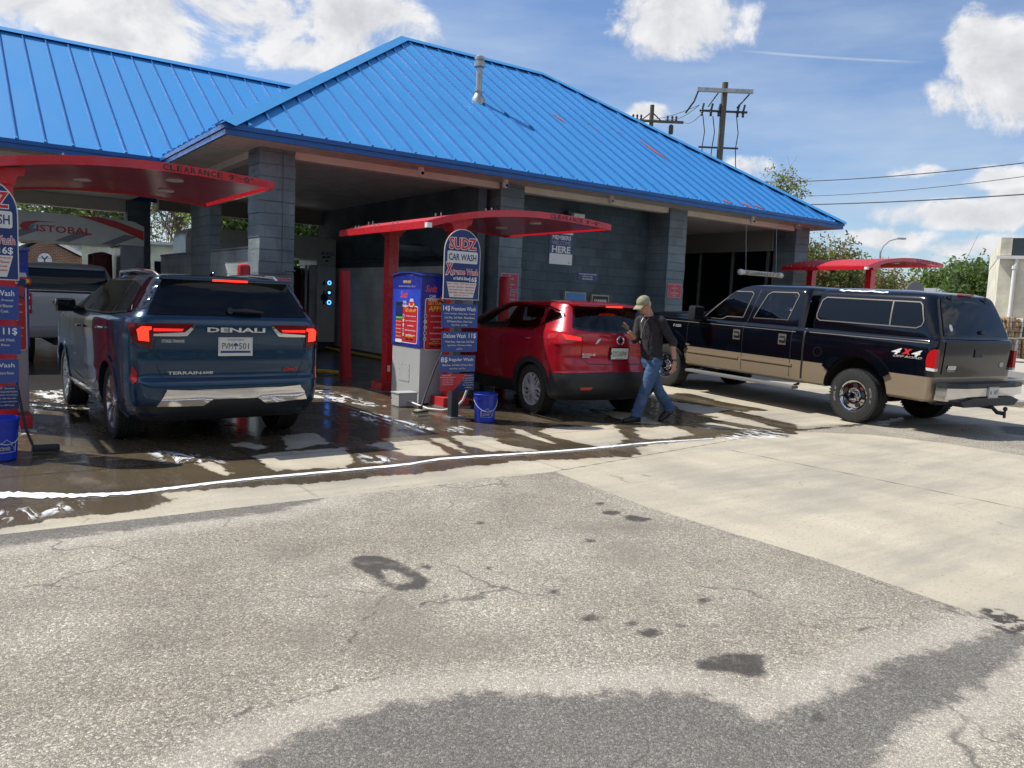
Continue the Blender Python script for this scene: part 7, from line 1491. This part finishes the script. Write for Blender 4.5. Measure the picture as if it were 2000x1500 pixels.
for x, e, k_ in ((-.8, -.95, .15), (-.35, -.4, 0), (.72, 1.05, .1)): b.tube([(x, -.05, PZ - 1.5), (x + .12, -.05, PZ - 2.2), (x + .05 * 1, -.05, PZ - 2.9), (x + k_, -.05, PZ - 3.6), (e, -.05, PZ - 4.6)], .022, 5)
b.tube([(-1.1, -.15, PZ - .45), (-1.25, -.1, PZ - .9), (-1.5, .4, PZ - 1.3)], .04, 6); b.tube([(1.2, -.15, PZ - .5), (.7, -.05, PZ - 1.1)], .035, 6); b.tube([(-.2, -.15, PZ - .5), (-.6, -.05, PZ - 1.1)], .03, 6); b.build('cables', M_wire, t)
o2_, rz_ = frame_at(1272, 240, 60, 0); P2 = at(1272, 206, 60).z
t = thing('utility_pole', 'distant wooden utility pole with loaded crossarm just above the roof slope', 'utility pole', o2_, rz_); b = MB(); b.tube([(0, 0, 0), (0, 0, P2)], [.2, .16], 10); b.build('pole', M_wood, t)
b = MB(); b.box(-1.5, 2.4, -.2, -.05, P2 - 1.3, P2 - 1.12); b.tube([(-.7, 0, P2 - 1.1), (0, 0, P2 - .5)], .05, 5); b.tube([(.7, 0, P2 - 1.1), (0, 0, P2 - .5)], .05, 5); b.build('crossarm', M_wood, t)
for x in (-1.4, -1.1, -.8, 1.2, 1.55, 1.85):
    b = MB(); b.lathe([(.06, 0), (.1, .1), (.06, .2), (.1, .3), (.05, .4)], (x, -.1, P2 - 1.15), n=8); b.build('insulator', M_dkgrey, t)
b = MB(); b.lathe([(.16, -.9), (.18, -.8), (.18, -.3), (.1, -.2)], (1.5, -.1, P2 - 1.2), n=8); b.build('transformer', M_dkgrey, t)
def wire(p, q, sag, label, r=.014):
    b = MB(); n = 16; b.tube([p + (q - p) * (i / n) - Vector((0, 0, sag * 4 * (i / n) * (1 - i / n))) for i in range(n + 1)], r, 5); o = b.build('overhead_wire', M_wire, smooth=60); tag(o, label, 'wire', 'overhead wires')
wire(at(1490, 356, 42), at(2080, 308, 30), .2, 'uppermost dark wire crossing the sky to the right edge', .022); wire(at(1500, 384, 42), at(2080, 333, 30), .25, 'thin middle wire of the three crossing to the right edge', .014); wire(at(1500, 401, 42), at(2080, 374, 30), .1, 'lowest thick wire of the three crossing to the right edge', .026)
for (a, b1, c, d, i) in ((1237, 232, 1366, 205, 0), (1300, 232, 1366, 205, 1), (1333, 236, 1370, 222, 2)): wire(at(a, b1, 60), at(c, d, 36), .3, ['wire from the left end of the distant crossarm to the tall pole', 'wire from the middle of the distant crossarm to the tall pole', 'wire from the right end of the distant crossarm to the tall pole'][i], .015)
wire(at(1734, 528, 60), at(2080, 560, 60), .2, 'faint low wire right of the far canopy', .015); wire(at(1734, 515, 60), at(2080, 540, 60), .2, 'faint upper low wire right of the far canopy', .015)

# ================================================================== THE MAN
def loft(b, rings, n=16, m=0):
    """rings: (centre, half-axis a, half-axis b); closed with end caps"""
    vs = []
    for c, a, d in rings:
        c, a, d = Vector(c), Vector(a), Vector(d)
        for k in range(n): w_ = 2 * PI * k / n; vs.append(c + a * math.cos(w_) + d * math.sin(w_))
    L_ = len(rings); b.add(vs, [(i * n + k, i * n + (k + 1) % n, (i + 1) * n + (k + 1) % n, (i + 1) * n + k) for i in range(L_ - 1) for k in range(n)] + [tuple(range(n))[::-1], tuple((L_ - 1) * n + k for k in range(n))], m)
def ell(b, c, ax, ay, az, n=16, m=0):
    c, ax, ay, az = map(Vector, (c, ax, ay, az)); loft(b, [(c + az * math.sin(t), ax * max(.02, math.cos(t)), ay * max(.02, math.cos(t))) for t in [(-PI / 2) + PI * i / 10 for i in range(11)]], n, m)
def limb(b, pts, n=14, m=0): b.tube([p for p, r in pts], [r for p, r in pts], n, m)
def dense(pts, k=4):                 # smooth polyline with radii
    P = [np.array([*p, r]) for p, r in pts]; o = []
    for i in range(len(P) - 1):
        p0, p1, p2, p3 = P[max(0, i - 1)], P[i], P[i + 1], P[min(len(P) - 1, i + 2)]
        for j in range(k): t = j / k; q = .5 * (2 * p1 + (p2 - p0) * t + (2 * p0 - 5 * p1 + 4 * p2 - p3) * t * t + (3 * p1 - p0 - 3 * p2 + p3) * t ** 3); o.append((Vector(q[:3]), float(q[3])))
    o.append((Vector(P[-1][:3]), float(P[-1][3]))); return o
def fuse(b, name, mt, parent, vox, it=3, folds=None):
    o = b.build(name, mt, parent); m_ = o.modifiers.new('r', 'REMESH'); m_.mode = 'VOXEL'; m_.voxel_size = vox; m_.use_smooth_shade = True
    s_ = o.modifiers.new('s', 'SMOOTH'); s_.iterations = it; s_.factor = .5
    bpy.context.view_layer.update(); dg = bpy.context.evaluated_depsgraph_get(); dg.update(); me = bpy.data.meshes.new_from_object(o.evaluated_get(dg)); o.modifiers.clear(); o.data = me; me.name = name
    if folds:
        me.update(); co_ = [v.co.copy() for v in me.vertices]; nn = [v.normal.copy() for v in me.vertices]
        for v, c, n_ in zip(me.vertices, co_, nn): v.co = c + n_ * folds(c)
    me.polygons.foreach_set('use_smooth', [True] * len(me.polygons)); return o
from mathutils import noise as mnoise
g0 = gr(1262, 823)
man = thing('person', 'man in khaki cap, dark shirt and blue jeans striding behind the red crossover', 'person', (g0.x, g0.y, 0), -BR)
fd, lf, up = Vector((-.8, -.6, 0)), Vector((.6, -.8, 0)), Vector((0, 0, 1))
M_skin = mat('skin', (.42, .21, .14), .5, 0, 0, 12, .12); M_shirt = mat('dark_plum_shirt', (.016, .013, .017), .9, 0, 0, 8, .2, 90, .15); M_jean = mat('blue_denim', (.045, .095, .2), .85, 0, 0, 7, .4, 120, .2); M_boot = mat('black_boot_leather', (.014, .013, .013), .45, 0, 0, 20, .3); M_cap = mat('khaki_cap', (.27, .25, .17), .8, 0, 0, 22, .35); M_hair = mat('grey_hair', (.4, .38, .36), .8)
Ls, Rs = Vector((.09, -.165, 1.365)), Vector((-.15, .135, 1.355)); Le, Lw = Vector((.255, -.175, 1.075)), Vector((.285, -.235, .835)); Re, Rw = Vector((-.205, .04, 1.10)), Vector((-.315, -.085, 1.205))
Lh, Lk, La = Vector((.075, -.065, .86)), Vector((-.045, -.105, .475)), Vector((-.15, -.1, .1)); Rh, Rk, Ra = Vector((-.03, .075, .86)), Vector((.125, .05, .47)), Vector((.315, .085, .18))
hc = Vector((-.135, -.08, 1.565)); hf = (fd * .86 + Vector((0, 0, -.5))).normalized(); hu = (up - hf * hf.z).normalized(); hu = (hu - hf * hu.dot(hf)).normalized(); hl = hf.cross(hu) * -1
b = MB()
loft(b, [((.02, 0, .84), lf * .15, fd * .105), ((.015, 0, .95), lf * .155, fd * .11), ((.005, 0, 1.1), lf * .155, fd * .105), ((-.01, 0, 1.25), lf * .175, fd * .105), ((-.03, -.01, 1.36), lf * .15, fd * .075), ((-.04, -.02, 1.41), lf * .07, fd * .06)])
limb(b, dense([((-.045, -.025, 1.38), .062), ((-.06, -.035, 1.46), .056), ((-.1, -.055, 1.52), .055)]))
ell(b, hc + hu * .02, hl * .076, hf * .093, hu * .108); ell(b, hc + hf * .045 - hu * .06, hl * .05, hf * .045, hu * .05); ell(b, hc + hf * .097 - hu * .012, hl * .014, hf * .022, hu * .026); ell(b, hc + hf * .085 - hu * .058, hl * .025, hf * .012, hu * .01)
for s_ in (-1, 1): ell(b, hc + hl * s_ * .078 - hf * .005, hl * .012, hf * .02, hu * .032)
limb(b, dense([(Ls, .055), (Ls.lerp(Le, .5), .046), (Le, .04), (Le.lerp(Lw, .4), .038), (Lw, .026)])); limb(b, dense([(Rs, .055), (Rs.lerp(Re, .5), .046), (Re, .042), (Re.lerp(Rw, .4), .037), (Rw, .026)]))
limb(b, dense([(Lh, .085), (Lk, .052), (La, .036), (La - Vector((0, 0, .04)), .04)])); limb(b, dense([(Rh, .085), (Rk, .052), (Ra, .036), (Ra - Vector((.0, 0, .04)), .04)]))
def hand(w, d, side, pal, curl):     # wrist, pointing direction, direction across towards the thumb, palm normal
    d, side, pal = d.normalized(), side.normalized(), pal.normalized()
    loft(b, [(w, side * .024, pal * .018), (w + d * .04, side * .038, pal * .017), (w + d * .085, side * .042, pal * .014), (w + d * .095, side * .038, pal * .01)], 12)
    for i, ln in enumerate((.072, .08, .074, .058)):
        p = w + d * .088 + side * (.029 - i * .0195); dd = (d + side * (.12 - i * .08)).normalized(); q1 = p + dd * ln * .45 + pal * curl * .012; d2 = (dd + pal * curl * .9).normalized(); q2 = q1 + d2 * ln * .32; d3 = (dd * .5 + pal * curl * 1.6 + d * .3).normalized(); q3 = q2 + d3 * ln * .26
        limb(b, [(p, .0092), (q1, .0088), (q2, .008), (q3, .0066)], 8)
    p = w + d * .025 + side * .03; q = p + (side * .75 + d * .7 + pal * .3).normalized() * .04; limb(b, [(p, .013), (q, .0105), (q + (d + pal * .7 - side * .15 * curl).normalized() * .032, .0085)], 8)
hand(Lw, Vector((-.12, -.1, -1)), fd, Vector((-.3, .5, 0)), .55); hand(Rw, Vector((-.42, -.3, .75)), lf * -.5 + up * .1 + fd * -.2, Vector((-.3, -.9, -.1)), 1.1)
body = fuse(b, 'body', M_skin, man, .0065, 2)
b = MB()                             # shirt
loft(b, [((.025, 0, .83), lf * .16, fd * .122), ((.02, 0, .90), lf * .165, fd * .13), ((.012, 0, 1.0), lf * .16, fd * .13), ((.005, 0, 1.1), lf * .165, fd * .124), ((-.01, 0, 1.24), lf * .182, fd * .118), ((-.025, -.008, 1.33), lf * .185, fd * .105), ((-.035, -.015, 1.39), lf * .12, fd * .082), ((-.042, -.02, 1.425), lf * .072, fd * .068)], 20)
limb(b, dense([(Ls + Vector((-.03, .04, .0)), .06), (Ls, .066), (Ls.lerp(Le, .5), .06), (Le + Vector((0, 0, .03)), .058), (Le + Vector((.004, -.008, -.035)), .056)])); limb(b, dense([(Rs + Vector((.04, -.03, 0)), .06), (Rs, .066), (Rs.lerp(Re, .5), .06), (Re, .058), (Re.lerp(Rw, .22), .05)]))
def sf(c): return .006 * mnoise.noise(Vector((c.x * 9 + c.z * 7, c.y * 9, c.z * 15 - c.x * 12))) + .0035 * mnoise.noise(c * 38)
fuse(b, 'shirt', M_shirt, man, .009, 3, sf)
b = MB(); loft(b, [((.02, 0, .72), lf * .12, fd * .1), ((.02, 0, .80), lf * .165, fd * .118), ((.02, 0, .88), lf * .16, fd * .118)], 20)
limb(b, dense([(Lh + Vector((0, 0, .0)), .098), (Lh.lerp(Lk, .5), .092), (Lk, .08), (Lk.lerp(La, .5), .076), (La + Vector((0, 0, .03)), .074), (La - Vector((.005, 0, .03)), .078)])); limb(b, dense([(Rh, .096), (Rh.lerp(Rk, .5), .09), (Rk, .078), (Rk.lerp(Ra, .5), .074), (Ra + Vector((-.01, 0, .03)), .072), (Ra - Vector((-.018, 0, .03)), .075)]))
def jf(c): return .007 * mnoise.noise(Vector((c.x * 8, c.y * 8, c.z * 16 + c.x * 14))) + .004 * mnoise.noise(c * 30) + (.004 * math.sin(c.z * 90) if c.z < .22 else 0)
fuse(b, 'jeans', M_jean, man, .009, 3, jf)
b = MB(); loft(b, [((.02, 0, .855), lf * .168, fd * .124), ((.02, 0, .885), lf * .168, fd * .124)], 24); b.build('belt', M_boot, man, smooth=60)
def boot(a, toe, heel, z0, nm='boot'):
    b = MB(); d = Vector((toe.x - heel.x, toe.y - heel.y, toe.z - heel.z)); s_ = d.normalized().cross(up).normalized(); n_ = s_.cross(d.normalized())
    loft(b, [(heel + n_ * .045, s_ * .03, n_ * .04), (heel + d * .12 + n_ * .05, s_ * .04, n_ * .05), (heel + d * .4 + n_ * .045, s_ * .042, n_ * .048), (heel + d * .7 + n_ * .035, s_ * .048, n_ * .037), (heel + d * .92 + n_ * .03, s_ * .04, n_ * .03), (heel + d * 1.0 + n_ * .025, s_ * .02, n_ * .02)])
    limb(b, [(heel + d * .22 + n_ * .05, .045), (a + Vector((0, 0, .02)), .05)]); o = fuse(b, nm, M_boot, man, .008, 2)
    b = MB(); loft(b, [(heel - d * .02 + n_ * .006, s_ * .03, n_ * .01), (heel + d * .1 + n_ * .008, s_ * .043, n_ * .012), (heel + d * .7 + n_ * .008, s_ * .052, n_ * .012), (heel + d * 1.02 + n_ * .01, s_ * .028, n_ * .01)], 12); b.build('sole', M_trim, o)
boot(La, Vector((-.335, -.2, .0)), Vector((-.1, -.07, .0)), 0); boot(Ra, Vector((.185, .0, .0)), Vector((.365, .13, .125)), 0)
# cap, hair, glasses, necklace, watch, phone
b = MB(); cp = hc + hu * .045 - hf * .005
loft(b, [(cp + hu * (.0 + .085 * math.sin(t)), hl * .088 * max(.05, math.cos(t)), hf * .103 * max(.05, math.cos(t))) for t in [PI / 2 * i / 8 for i in range(9)]], 22)
c2 = b; br_ = []
for i in range(9):
    s_ = -1 + 2 * i / 8; br_.append(cp + hl * s_ * .075 + hf * (.075 + .02 * (1 - s_ * s_)) + hu * (.002 - .012 * s_ * s_))
tp_ = [cp + hl * s_ * .068 * 1 + hf * (.10 + .085 * math.sqrt(max(0, 1 - s_ * s_ * .8))) + hu * (-.008 - .02 * s_ * s_) for s_ in [-1 + 2 * i / 8 for i in range(9)]]
b.add(br_ + tp_ + [p - hu * .004 for p in br_] + [p - hu * .004 for p in tp_], [(i, i + 1, 9 + i + 1, 9 + i) for i in range(8)] + [(18 + i, 27 + i, 27 + i + 1, 18 + i + 1) for i in range(8)] + [(9 + i, 9 + i + 1, 27 + i + 1, 27 + i) for i in range(8)]); b.build('cap', M_cap, man, smooth=50)
b = MB(); ell(b, hc - hf * .022 + hu * .0, hl * .08, hf * .08, hu * .075); b.build('hair', M_hair, man, smooth=60)
b = MB()
for s_ in (-1, 1): ell(b, hc + hl * s_ * .033 + hf * .088 + hu * .012, hl * .026, hf * .006, hu * .018); b.tube([hc + hl * s_ * .06 + hf * .08 + hu * .014, hc + hl * s_ * .08 + hu * .014], .004, 6)
b.build('sunglasses', M_gloss_black, man, smooth=60)
b = MB(); nk = [Vector((-.05, -.02, 1.425)) + lf * .055 * s_ + fd * (.03) for s_ in (1, -1)]; v0 = Vector((-.04, -.01, 1.18)) + fd * .14
b.tube([nk[0], nk[0].lerp(v0, .35) + fd * .045, nk[0].lerp(v0, .7) + fd * .02, v0, nk[1].lerp(v0, .7) + fd * .02, nk[1].lerp(v0, .35) + fd * .045, nk[1]], .004, 6); b.tube([v0, v0 - up * .05], .007, 6); b.build('necklace', M_steel, man)
wd = (Lw - Le).normalized(); b = MB(); b.tube([Le.lerp(Lw, .86), Le.lerp(Lw, .95)], .031, 16); b.build('wristwatch', M_gloss_black, man)
ph = thing('phone', 'dark phone held in the raised hand of the walking man', 'phone', man.matrix_basis @ (Rw + Vector((-.06, -.06, .07))), -BR + .5); b = MB(); b.T = Matrix.Rotation(.5, 4, 'Y') @ Matrix.Rotation(.6, 4, 'X'); b.box(-.058, .058, -.005, .005, -.03, .03, c=.003); b.build('case', M_gloss_black, ph)
